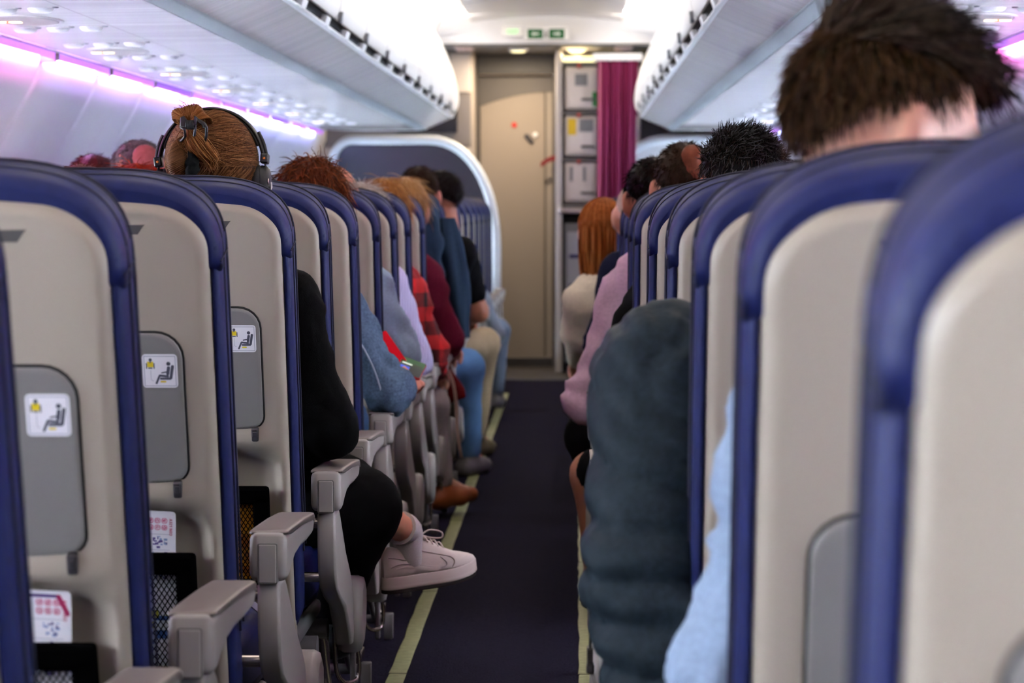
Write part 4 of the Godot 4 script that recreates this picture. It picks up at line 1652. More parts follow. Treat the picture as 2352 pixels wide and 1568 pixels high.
func make_seat(s: int, aisle: bool, label: String) -> Node3D:
	var d := seat_meshes
	var t := thing("airplane_seat", label, "seat")
	part("back_shell", d.shell, mats.shell, t, LEAN)
	part("backrest_cushion", d.cover, mats.leather, t, LEAN)
	var hd := part("headrest_cover", d.head, mats.leather, t, LEAN)
	part("seat_cushion", d.cushion, mats.leather, t)
	if not aisle:
		part("seat_pan", d.pan, mats.frame, t)
		for bz in [-0.40, -0.62]:
			part("beam", d.beam, mats.frame, t, Transform3D(Basis(), Vector3(0, 0, bz)))
		return t
	part("piping", d["seam40"], mats.seam, hd)
	part("piping", d["seam78"], mats.seam, hd)
	part("hem", d["hem-1"], mats.seam, hd)
	part("hem", d["hem1"], mats.seam, hd)
	part("table_gap", d.gap, mats.gap, t, LEAN)
	var tray := part("tray_table", d.tray, mats.tray, t, LEAN)
	part("life_vest_sticker", d.sticker, printed("sticker", 0), tray, Transform3D(Basis(), Vector3(0.120, -0.192, 0.0211)))
	part("green_label", d.label, printed("label", 1), tray, Transform3D(Basis(), Vector3(0.026, -0.246, 0.0211)))
	for sx in [-1, 1]:
		part("table_latch", d.latch, mats.dark_steel, t, LEAN * Transform3D(Basis(), Vector3(sx * 0.139, -0.388, 0.004)))
	part("holder_slot", d.slot, mats.slot, t, LEAN)
	var pk := part("literature_pocket", d.pocket, mats.pocket, t, LEAN)
	var net := part("pocket_net", d.net, mats.net, pk)
	net.set_meta("kind", "stuff")
	part("seat_pan", d.pan, mats.frame, t)
	for bz in [-0.40, -0.62]:
		part("beam", d.beam, mats.frame, t, Transform3D(Basis(), Vector3(0, 0, bz)))
	var r := side_meshes(s, 0.264 if s > 0 else 0.306)
	var arm := part("armrest", r.arm, mats.plastic, t)
	part("armrest_pad", r.pad, mats.pad, arm)
	part("cap_groove", r.groove, mats.line, arm)
	part("end_cap", r.cap, mats.plastic, arm)
	part("stem", r.stem, mats.plastic, arm)
	part("side_panel", r.blade, mats.plastic, t)
	part("front_fairing", r.fairing, mats.plastic, t)
	part("leg", r.leg_rear, mats.steel, t)
	part("leg", r.leg_front, mats.frame, t)
	part("loop_bar", r.loop, mats.steel, t)
	part("baggage_bar", r.bag_bar, mats.frame, t)
	part("hip_tube", r.tube_a, mats.steel, t)
	part("hip_tube", r.tube_b, mats.steel, t)
	return t

func build_seats() -> void:
	seat_parts()
	var protos := {}
	var lwords := ["cut off by the frame's left edge, nearest on the left", "with grey back at far left, tray sticker out of focus", "directly behind the seat of the woman in headphones", "of the woman in headphones, paper slip in pocket", "just ahead of the one of the woman in headphones", "whose occupant wears a denim jacket", "whose occupant wears a pale blue shirt", "whose occupant wears a lavender striped shirt", "whose occupant wears a red checked shirt", "whose occupant wears a maroon sweater", "with a dark teal jacket draped over its top"]
	var rwords := ["nearest the camera, blurred at the right edge", "of the man with the large blurred dark head", "of the passenger in the quilted dark vest", "just ahead of the quilted vest passenger", "of the man with spiky dark hair", "of the man with a brown bald patch", "of the passenger in the pink shirt", "just ahead of the pink shirt passenger", "of the passenger in the navy jacket", "of the woman with long orange hair"]
	for s in [-1, 1]:
		var rows: Array = LEFT_ROWS if s < 0 else RIGHT_ROWS
		var words: Array = lwords if s < 0 else rwords
		var sd := "left" if s < 0 else "right"
		for i in rows.size():
			var lab := ""
			if i < words.size():
				lab = ("%s aisle seat %s" % [sd, words[i]])
			else:
				lab = "%s far blue aisle seat, %s counting back from the front partition" % [sd, NTH[rows.size() - 1 - i]]
			var at := Vector3(s * SEAT_X, 0, -rows[i] + 0.07)
			var key := "a%d" % s
			var seat: Node3D
			if not protos.has(key):
				seat = make_seat(-s, true, lab)
				seat.position = at
				seat.set_meta("group", "aisle seats along the %s side" % sd)
				protos[key] = seat
			else:
				seat = dup(protos[key], at, lab, "aisle seats along the %s side" % sd)
			if s > 0 and i == 1:
				for nm in ["tray_table", "table_gap"]:
					seat.get_node(nm).position += LEAN.basis.y * -0.082
			for col in 2:
				# middle and window seats, hidden but for the tops
				if s < 0 and i == 0:
					continue
				var x: float = s * (SEAT_X + 0.458 * (col + 1))
				var lb: String = "%s %s seat with blue cover, row %s from the front partition" % [sd, ["middle", "window"][col], NTH[rows.size() - 1 - i]]
				var grp: String = "%s seats along the %s side" % [["middle", "window"][col], sd]
				if not protos.has("inner"):
					seat = make_seat(1, false, lb)
					seat.position = Vector3(x, 0, -rows[i] + 0.07)
					seat.set_meta("group", grp)
					protos["inner"] = seat
				else:
					dup(protos["inner"], Vector3(x, 0, -rows[i] + 0.07), lb, grp)

# ---------------------------------------------------------------- bodies: joined distance fields meshed as surface nets
class Blob:
	var prims := []
	var k := 70.0

	func cap(a: Vector3, b: Vector3, ra: float, rb: float) -> void:
		prims.append([0, a, b, ra, rb])

	func ell(c: Vector3, r: Vector3, b := Basis()) -> void:
		prims.append([1, c, b.inverse(), r, 0.0])

	func line(pts: Array, rs: Array) -> void:
		for i in pts.size() - 1:
			cap(pts[i], pts[i + 1], rs[i], rs[i + 1])

	# returns [vertices, triangles]
	func net(cell: float) -> Array:
		var m := 3.2 / k + cell
		var lo := Vector3(1e9, 1e9, 1e9)
		var hi := -lo
		var boxes := []
		for q in prims:
			var l: Vector3
			var h: Vector3
			if q[0] == 0:
				var r := maxf(q[3], q[4]) + m
				l = q[1].min(q[2]) - Vector3(r, r, r)
				h = q[1].max(q[2]) + Vector3(r, r, r)
			else:
				var r: float = maxf(q[3].x, maxf(q[3].y, q[3].z)) + m
				l = q[1] - Vector3(r, r, r)
				h = q[1] + Vector3(r, r, r)
			boxes.append([l, h])
			lo = lo.min(l)
			hi = hi.max(h)
		var nx := int((hi.x - lo.x) / cell) + 2
		var ny := int((hi.y - lo.y) / cell) + 2
		var nz := int((hi.z - lo.z) / cell) + 2
		var f := PackedFloat32Array()
		f.resize(nx * ny * nz)
		for n in prims.size():
			var q: Array = prims[n]
			var a: Vector3i = Vector3i((boxes[n][0] - lo) / cell)
			var b: Vector3i = Vector3i((boxes[n][1] - lo) / cell)
			b = b.min(Vector3i(nx - 1, ny - 1, nz - 1))
			if q[0] == 0:
				var pa: Vector3 = q[1]
				var ba: Vector3 = q[2] - pa
				var bb := 1.0 / maxf(ba.length_squared(), 1e-9)
				var ra: float = q[3]
				var dr: float = q[4] - ra
				for z in range(a.z, b.z + 1):
					for y in range(a.y, b.y + 1):
						var at := (z * ny + y) * nx
						var p := lo + Vector3(a.x, y, z) * cell - pa
						for x in range(a.x, b.x + 1):
							var t := clampf(p.dot(ba) * bb, 0.0, 1.0)
							var d := (p - ba * t).length() - ra - dr * t
							if d < m:
								f[at + x] += exp(-k * d)
							p.x += cell
			else:
				var inv: Basis = q[2]
				var r: Vector3 = q[3]
				var mr := minf(r.x, minf(r.y, r.z))
				for z in range(a.z, b.z + 1):
					for y in range(a.y, b.y + 1):
						var at := (z * ny + y) * nx
						for x in range(a.x, b.x + 1):
							var p: Vector3 = inv * (lo + Vector3(x, y, z) * cell - q[1])
							var l1 := (p / r).length()
							var l2 := (p / (r * r)).length()
							var d := l1 * (l1 - 1.0) / maxf(l2, 1e-6) if l1 > 0.3 else -mr * 0.7
							if d < m:
								f[at + x] += exp(-k * maxf(d, -0.12))
		var inside := PackedByteArray()
		inside.resize(f.size())
		for i in f.size():
			if f[i] >= 1.0:
				inside[i] = 1
		var idx := PackedInt32Array()
		idx.resize(f.size())
		var vs := PackedVector3Array()
		var ts := PackedInt32Array()
		var sx := 1
		var sy := nx
		var sz := nx * ny
		var off := [0, sx, sy, sx + sy, sz, sx + sz, sy + sz, sx + sy + sz]
		var edges := [[0, 1], [2, 3], [4, 5], [6, 7], [0, 2], [1, 3], [4, 6], [5, 7], [0, 4], [1, 5], [2, 6], [3, 7]]
		for z in nz - 1:
			for y in ny - 1:
				var at := (z * ny + y) * nx
				for x in nx - 1:
					var o := at + x
					var s := inside[o] + inside[o + 1] + inside[o + sy] + inside[o + sy + 1] + inside[o + sz] + inside[o + sz + 1] + inside[o + sz + sy] + inside[o + sz + sy + 1]
					if s == 0 or s == 8:
						continue
					var sum := Vector3.ZERO
					var cnt := 0
					for e in edges:
						var i0: int = o + off[e[0]]
						var i1: int = o + off[e[1]]
						if inside[i0] == inside[i1]:
							continue
						var d0 := log(maxf(f[i0], 1e-4))
						var d1 := log(maxf(f[i1], 1e-4))
						var t := clampf(d0 / (d0 - d1), 0.02, 0.98)
						var c0: int = e[0]
						var c1: int = e[1]
						sum += Vector3(c0 & 1, (c0 >> 1) & 1, c0 >> 2).lerp(Vector3(c1 & 1, (c1 >> 1) & 1, c1 >> 2), t)
						cnt += 1
					idx[o] = vs.size() + 1
					vs.append(lo + (Vector3(x, y, z) + sum / cnt) * cell)
		for z in range(1, nz - 1):
			for y in range(1, ny - 1):
				var at := (z * ny + y) * nx
				for x in range(1, nx - 1):
					var o := at + x
					var i0 := inside[o]
					if i0 != inside[o + sx]:
						quad(ts, idx, o, o - sy, o - sy - sz, o - sz, i0)
					if i0 != inside[o + sy]:
						quad(ts, idx, o, o - sz, o - sz - sx, o - sx, i0)
					if i0 != inside[o + sz]:
						quad(ts, idx, o, o - sx, o - sx - sy, o - sy, i0)
		return [vs, ts]

	func quad(ts: PackedInt32Array, idx: PackedInt32Array, a: int, b: int, c: int, d: int, flip: int) -> void:
		var ia := idx[a] - 1
		var ib := idx[b] - 1
		var ic := idx[c] - 1
		var id := idx[d] - 1
		if ia < 0 or ib < 0 or ic < 0 or id < 0:
			return
		if flip:
			ts.append_array(PackedInt32Array([ia, ib, ic, ia, ic, id]))
		else:
			ts.append_array(PackedInt32Array([ia, ic, ib, ia, id, ic]))

func put_net(mb: MB, net: Array, xf := Transform3D(), bend = null) -> void:
	var v: PackedVector3Array = net[0]
	if v.is_empty():
		return
	var o := PackedVector3Array()
	if bend != null:
		# displaced along the normals
		var fn := PackedVector3Array()
		fn.resize(v.size())
		var t: PackedInt32Array = net[1]
		for k in range(0, t.size(), 3):
			var nn := (v[t[k + 1]] - v[t[k]]).cross(v[t[k + 2]] - v[t[k]])
			fn[t[k]] += nn
			fn[t[k + 1]] += nn
			fn[t[k + 2]] += nn
		for i in v.size():
			o.append(xf * (v[i] + fn[i].normalized() * float(bend.call(v[i]))))
	else:
		for p in v:
			o.append(xf * p)
	mb.piece(o, net[1])

var head_net := []
var hand_net := []
var ruffle := FastNoiseLite.new()

func head_shape() -> Array:
	if head_net.is_empty():
		var b := Blob.new()
		b.k = 130.0
		b.ell(Vector3(0, 0.02, 0.004), Vector3(0.076, 0.088, 0.096))
		b.ell(Vector3(0, -0.045, -0.036), Vector3(0.060, 0.076, 0.060))
		for s in [-1, 1]:
			b.cap(Vector3(s * 0.052, -0.055, -0.005), Vector3(s * 0.030, -0.098, -0.058), 0.020, 0.018)
			b.ell(Vector3(s * 0.032, -0.012, -0.082), Vector3(0.014, 0.010, 0.010))
			b.ell(Vector3(s * 0.042, -0.04, -0.070), Vector3(0.022, 0.018, 0.018))
			b.ell(Vector3(s * 0.079, -0.022, 0.012), Vector3(0.008, 0.032, 0.018), Basis(Vector3.UP, s * 0.45))
			b.ell(Vector3(s * 0.083, -0.012, 0.018), Vector3(0.006, 0.022, 0.010), Basis(Vector3.UP, s * 0.6))
		b.cap(Vector3(-0.030, 0.004, -0.088), Vector3(0.030, 0.004, -0.088), 0.011, 0.011)
		b.cap(Vector3(0, -0.015, -0.094), Vector3(0, -0.046, -0.112), 0.008, 0.012)
		b.ell(Vector3(0, -0.076, -0.093), Vector3(0.024, 0.008, 0.009))
		b.ell(Vector3(0, -0.106, -0.078), Vector3(0.024, 0.018, 0.018))
		b.cap(Vector3(0, -0.06, 0.026), Vector3(0, -0.20, 0.045), 0.052, 0.060)
		head_net = b.net(0.0075)
	return head_net

func hand_shape() -> Array:
	# right hand, wrist at the origin, fingers towards -z, palm down, curled as if round something
	if hand_net.is_empty():
		var b := Blob.new()
		b.k = 260.0
		b.cap(Vector3(0, 0, 0.03), Vector3(0, 0, -0.01), 0.026, 0.024)
		b.ell(Vector3(0, 0, -0.048), Vector3(0.041, 0.015, 0.048))
		var xs := [-0.030, -0.010, 0.011, 0.031]
		var ls := [0.034, 0.043, 0.040, 0.030]
		for i in 4:
			var a := Vector3(xs[i], 0.002, -0.088 + absf(xs[i] + 0.005) * 0.35)
			var l: float = ls[i]
			var p1 := a + Vector3(xs[i] * 0.10, -0.008, -l)
			var p2 := p1 + Vector3(0, -l * 0.58, -l * 0.42)
			var p3 := p2 + Vector3(0, -l * 0.52, l * 0.16)
			b.line([a, p1, p2, p3], [0.0095, 0.0088, 0.0082, 0.0074])
		b.line([Vector3(-0.034, -0.004, -0.024), Vector3(-0.058, -0.018, -0.052), Vector3(-0.058, -0.034, -0.082), Vector3(-0.046, -0.044, -0.100)], [0.013, 0.011, 0.0095, 0.0085])
		hand_net = b.net(0.0045)
	return hand_net

# joints of someone sitting in the seat at (sx, d), head where the photo has it
func sit(sx: float, d: float, head: Vector3) -> Dictionary:
	var z0 := -d
	var j := {}
	j.pelvis = Vector3(sx, 0.515, z0 - 0.36)
	j.head = head
	j.neck = head + Vector3(0, -0.175, 0.035)
	j.chest = j.pelvis.lerp(j.neck, 0.70) + Vector3(0, 0, -0.01)
	for q in [["l", -1.0], ["r", 1.0]]:
		var n: String = q[0]
		var s: float = q[1]
		j["sh" + n] = j.neck + Vector3(s * 0.172, -0.060, -0.005)
		j["el" + n] = Vector3(lerpf(j["sh" + n].x, sx + s * 0.20, 0.6), 0.70, z0 - 0.40)
		j["wr" + n] = Vector3(sx + s * 0.12, 0.635, z0 - 0.58)
		j["hip" + n] = Vector3(sx + s * 0.085, 0.50, z0 - 0.38)
		j["kn" + n] = Vector3(sx + s * 0.11, 0.53, z0 - 0.735)
		j["an" + n] = Vector3(sx + s * 0.11, 0.10, z0 - 0.72)
	return j

func person(label: String, j: Dictionary, o: Dictionary) -> Node3D:
	var root: Vector3 = Vector3(j.pelvis.x, 0, j.pelvis.z)
	var t := thing("person", label, "person", root)
	var cell: float = o.get("cell", 0.016)
	var far: bool = cell > 0.019
	var inv := Transform3D(Basis(), -root)
	# the body: one skin from neck to feet; head and hands finer, in the same mesh
	var b := Blob.new()
	b.k = 60.0
	b.cap(j.pelvis, j.chest, 0.075, 0.085)
	b.cap(j.chest, j.neck, 0.075, 0.045)
	b.cap(j.neck, j.neck + (j.head - j.neck) * 0.4, 0.056, 0.052)
	for n in ["l", "r"]:
		var bare: bool = o.get("bare_" + n, false)
		b.cap(j.neck + Vector3(0, -0.04, 0), j["sh" + n], 0.045, 0.045)
		b.line([j["sh" + n], j["el" + n], j["wr" + n]], [0.042, 0.040 if bare else 0.034, 0.026])
		var kn: float = 0.058 if o.get("shorts", false) else 0.045
		var an: float = 0.038 if o.get("shorts", false) else (0.033 if o.has("calf_" + n) else 0.030)
		b.line([j["hip" + n], j["kn" + n], j["an" + n]], [0.065, kn, an])
		if not o.has("own_shoe_" + n):
			b.cap(j["an" + n], j["an" + n] + j.get("foot" + n, Vector3(0, -0.055, -0.13)), 0.03, 0.026)
	var mb := MB.new()
	put_net(mb, b.net(maxf(cell, 0.017)), inv)
	var hb: Basis = o.get("turn", Basis())
	put_net(mb, head_shape(), inv * Transform3D(hb, j.head))
	for n in ["l", "r"]:
		if o.has("hand_" + n):
			var hx: Transform3D = o["hand_" + n]
			put_net(mb, hand_shape(), inv * hx)
		else:
			var fwd: Vector3 = (j["wr" + n] - j["el" + n]).normalized()
			var bx := Basis.looking_at(fwd, Vector3.UP)
			if n == "l":
				bx.x = -bx.x
			put_net(mb, hand_shape(), inv * Transform3D(bx, j["wr" + n]))
	var body := part("body", mb.mesh(), o.skin, t)
	# the top
	b = Blob.new()
	b.k = 55.0
	var fat: float = o.get("fat", 0.0)
	for s in [-1, 1]:
		b.cap(j.pelvis + Vector3(s * 0.062, -0.02, 0), j.chest + Vector3(s * 0.070, 0, 0), 0.102 + fat, 0.098 + fat)
		b.cap(j.chest + Vector3(s * 0.070, 0, 0), j.neck + Vector3(s * 0.05, -0.055, 0), 0.095, 0.060)
	b.cap(j.neck + Vector3(0, -0.05, 0), j.neck + Vector3(0, -0.01, 0), 0.066, 0.058)
	for n in ["l", "r"]:
		b.cap(j.neck + Vector3(0, -0.045, 0), j["sh" + n], 0.056, 0.058 + fat * 0.6)
		var ar: float = o.get("arm", 0.056)
		if o.get("short_sleeve", false):
			b.cap(j["sh" + n], j["sh" + n].lerp(j["el" + n], 0.62), ar + 0.004, ar)
		else:
			var fo: float = o.get("fore", ar - 0.006)
			b.line([j["sh" + n], j["el" + n], j["wr" + n]], [ar + 0.004, fo, o.get("fore", ar - 0.018)])
	mb = MB.new()
	var seed_shift: float = root.z * 3.0
	var wr: float = o.get("wrinkle", 0.004)
	var bend: Callable = o.get("bend", func(p: Vector3) -> float: return wr * (1.2 * ruffle.get_noise_3d(p.x * 260.0 + seed_shift * 9.0, p.y * 190.0, p.z * 260.0) + 1.5 * sin(p.y * 70.0 + p.x * 40.0 + 6.0 * ruffle.get_noise_3d(p.x * 90.0, p.y * 90.0, p.z * 90.0 + seed_shift)) * maxf(ruffle.get_noise_3d(p.x * 120.0 + 40.0, p.y * 100.0, p.z * 120.0 + seed_shift * 5.0) + 0.1, 0.0)))
	put_net(mb, b.net(cell), inv, bend)
	part(o.get("top_name", "shirt"), mb.mesh(), o.top, t)
	# trousers
	b = Blob.new()
	b.k = 55.0
	b.cap(j.pelvis + Vector3(-0.075, -0.01, 0.02), j.pelvis + Vector3(0.075, -0.01, 0.02), 0.105, 0.105)
	for n in ["l", "r"]:
		var a: Vector3 = j["kn" + n]
		if o.get("shorts", false):
			b.line([j["hip" + n], j["hip" + n].lerp(a, 0.9)], [0.088, 0.074])
		elif o.has("calf_" + n):
			b.line([j["hip" + n], a, a.lerp(j["an" + n], o["calf_" + n])], [0.090, 0.066, 0.056])
		else:
			b.line([j["hip" + n], a, a.lerp(j["an" + n], 0.97)], [0.090, o.get("knee", 0.066), o.get("cuff", 0.052)])
	mb = MB.new()
	put_net(mb, b.net(maxf(cell, 0.016)), inv, func(p: Vector3) -> float: return 0.005 * ruffle.get_noise_3d(p.x * 220.0, p.y * 220.0 + seed_shift, p.z * 220.0))
	part("shorts" if o.get("shorts", false) else "trousers", mb.mesh(), o.legs, t)
	# shoes
	if not o.get("no_shoes", false):
		for n in ["l", "r"]:
			if o.has("own_shoe_" + n):
				continue
			b = Blob.new()
			b.k = 140.0
			var f: Vector3 = j.get("foot" + n, Vector3(0, -0.055, -0.13))
			var side := f.normalized().cross(Vector3.UP).normalized()
			var an: Vector3 = j["an" + n]
			var base := Vector3(an.x, an.y - 0.062, an.z)
			var fl := Vector3(f.x, 0, f.z)
			for s in [-1, 1]:
				b.line([base + side * s * 0.014 - fl * 0.35, base + side * s * 0.022 + fl * 0.6, base + side * s * 0.010 + fl * 1.15], [0.034, 0.032, 0.026])
			b.cap(base, an + Vector3(0, -0.01, 0), 0.042, 0.040)
			b.cap(base + Vector3(0, 0.03, 0), base + fl * 0.7 + Vector3(0, 0.012, 0), 0.040, 0.028)
			mb = MB.new()
			put_net(mb, b.net(0.010), inv)
			part("shoe", mb.mesh(), o.get("shoes", mats.black), t)
	return t

# ---------------------------------------------------------------- hair
func hair_mat(key: String, rough := 0.5) -> StandardMaterial3D:
	if mats.has(key):
		return mats[key]
	var m := mat(key, Color.WHITE, rough)
	m.vertex_color_use_as_albedo = true
	m.metallic_specular = 0.14
	return m

func lin(c: Color) -> Color:
	return c.srgb_to_linear()

# a cap of hair over the skull; low(az) gives the elevation of the hairline, az 0 at the back, PI at the front
func hair_cap(mb: MB, xf: Transform3D, rad: Vector3, lows: Array, col: Color, lump := 0.004, freq := 30.0, sd := 1) -> void:
	var pv := PackedVector3Array()
	var cs := PackedColorArray()
	var t := PackedInt32Array()
	var na := 44
	var ne := 30
	var c0 := lin(col)
	for i in ne + 1:
		var el := lerpf(PI / 2, -PI * 0.42, float(i) / ne)
		for j in na:
			var az := TAU * j / na
			var dir := Vector3(sin(az) * cos(el), sin(el), cos(az) * cos(el))
			var fa := absf(wrapf(az, -PI, PI)) / PI
			var low: float
			if fa < 0.5:
				low = lerpf(lows[0], lows[1], smooth(0.0, 0.5, fa))
			else:
				low = lerpf(lows[1], lows[2], smooth(0.5, 0.8, fa))
			var m := smooth(low - 0.10, low + 0.16, el)
			var n1 := ruffle.get_noise_3d(dir.x * freq * 5.0 + sd * 7.0, dir.y * freq * 2.5, dir.z * freq * 5.0)
			var p := dir * rad * lerpf(0.86, 1.0, m) + dir * n1 * lump * m
			pv.append(xf * (p + Vector3(0, 0.02, 0.004)))
			cs.append(c0 * (1.0 + 0.22 * n1))
	for i in ne:
		for j in na:
			var a := i * na + j
			var b := i * na + (j + 1) % na
			t.append_array(PackedInt32Array([a, b, b + na, a, b + na, a + na]))
	mb.piece(pv, t, null, cs)

# strands grown from the scalp: flow is the way they are combed, in the head's own axes
func strands(mb: MB, xf: Transform3D, rad: Vector3, n: int, o: Dictionary) -> void:
	var r := RandomNumberGenerator.new()
	r.seed = o.get("seed", 3)
	var cols: Array = o.cols
	var seg_n: int = o.get("segs", 6)
	var L: float = o.get("len", 0.05)
	var lift: float = o.get("lift", 0.5)
	var jit: float = o.get("jit", 0.3)
	var grav: float = o.get("grav", 0.2)
	var r0: float = o.get("r", 0.0011)
	var lows: Array = o.lows
	var whorl: float = o.get("whorl", 0.0)
	var made := 0
	var tries := 0
	while made < n and tries < n * 6:
		tries += 1
		var dir := Vector3(r.randfn(), r.randfn(), r.randfn()).normalized()
		var el := asin(dir.y)
		var fa := absf(atan2(dir.x, dir.z)) / PI
		var low: float = lerpf(lows[0], lows[1], smooth(0.0, 0.5, fa)) if fa < 0.5 else lerpf(lows[1], lows[2], smooth(0.5, 0.8, fa))
		if el < low + 0.03:
			continue
		if o.has("top") and dir.y < o.top:
			continue
		var p := dir * rad * 0.985
		var nor := (dir / rad).normalized()
		var flow: Vector3 = o.get("flow", Vector3(0, -1, 0))
		if whorl != 0.0:
			flow = (flow + Vector3(-dir.z, 0, dir.x) * whorl + Vector3(dir.x, -0.4, dir.z) * 0.7)
		if o.has("part_at"):
			# combed to both sides of a parting
			flow = flow + Vector3(signf(dir.x - o.part_at) * 0.8, 0, 0)
		var tang := (flow - nor * flow.dot(nor))
		tang = tang.normalized() + Vector3(r.randfn(), r.randfn(), r.randfn()) * jit
		var d := (nor * lift + tang).normalized()
		var len := L * r.randf_range(0.65, 1.15)
		var path := PackedVector3Array([xf * (p + Vector3(0, 0.02, 0.004))])
		var rs := PackedFloat32Array([r0])
		for i in seg_n:
			p += d * len / seg_n
			d = (d + Vector3(0, -grav / seg_n, 0) + Vector3(r.randfn(), r.randfn(), r.randfn()) * o.get("curl", 0.05)).normalized()
			var l := (p / rad).length()
			if l < 1.01:
				p *= 1.01 / l
			path.append(xf * (p + Vector3(0, 0.02, 0.004)))
			rs.append(r0 * (1.0 - 0.75 * pow(float(i + 1) / seg_n, 2.0)))
		var c: Color = cols[r.randi() % cols.size()]
		mb.tube(path, rs, 3, lin(c) * r.randf_range(0.75, 1.25), false)
		made += 1

const SHORT := [-0.62, -0.12, 0.55]
const BOB := [-1.2, -0.75, 0.60]

func head_hair(t: Node3D, j: Dictionary, hb: Basis, cap_col: Color, cols: Array, rad: Vector3, o: Dictionary) -> void:
	var mb := MB.new()
	var xf := Transform3D(hb, j.head - t.position)
	var lows: Array = o.get("lows", SHORT)
	hair_cap(mb, xf, rad, lows, cap_col, o.get("lump", 0.004), o.get("freq", 30.0), o.get("seed", 1))
	var q := o.duplicate()
	q.cols = cols
	q.lows = lows
	strands(mb, xf, rad, o.get("n", 500), q)
	part("hair", mb.mesh(), hair_mat("hair", 0.48), t)

func row_left(i: int) -> float:
	return LEFT_ROWS[i]

func row_right(i: int) -> float:
	return RIGHT_ROWS[i]

func head_at(px: float, crown: float, d: float, above: float) -> Vector3:
	var p := P(px, crown, d)
	return Vector3(p.x, p.y - above, p.z)

func turned(yaw: float, pitch := 0.0, roll := 0.0) -> Basis:
	return Basis(Vector3.UP, deg_to_rad(yaw)) * Basis(Vector3.RIGHT, deg_to_rad(pitch)) * Basis(Vector3(0, 0, 1), deg_to_rad(roll))

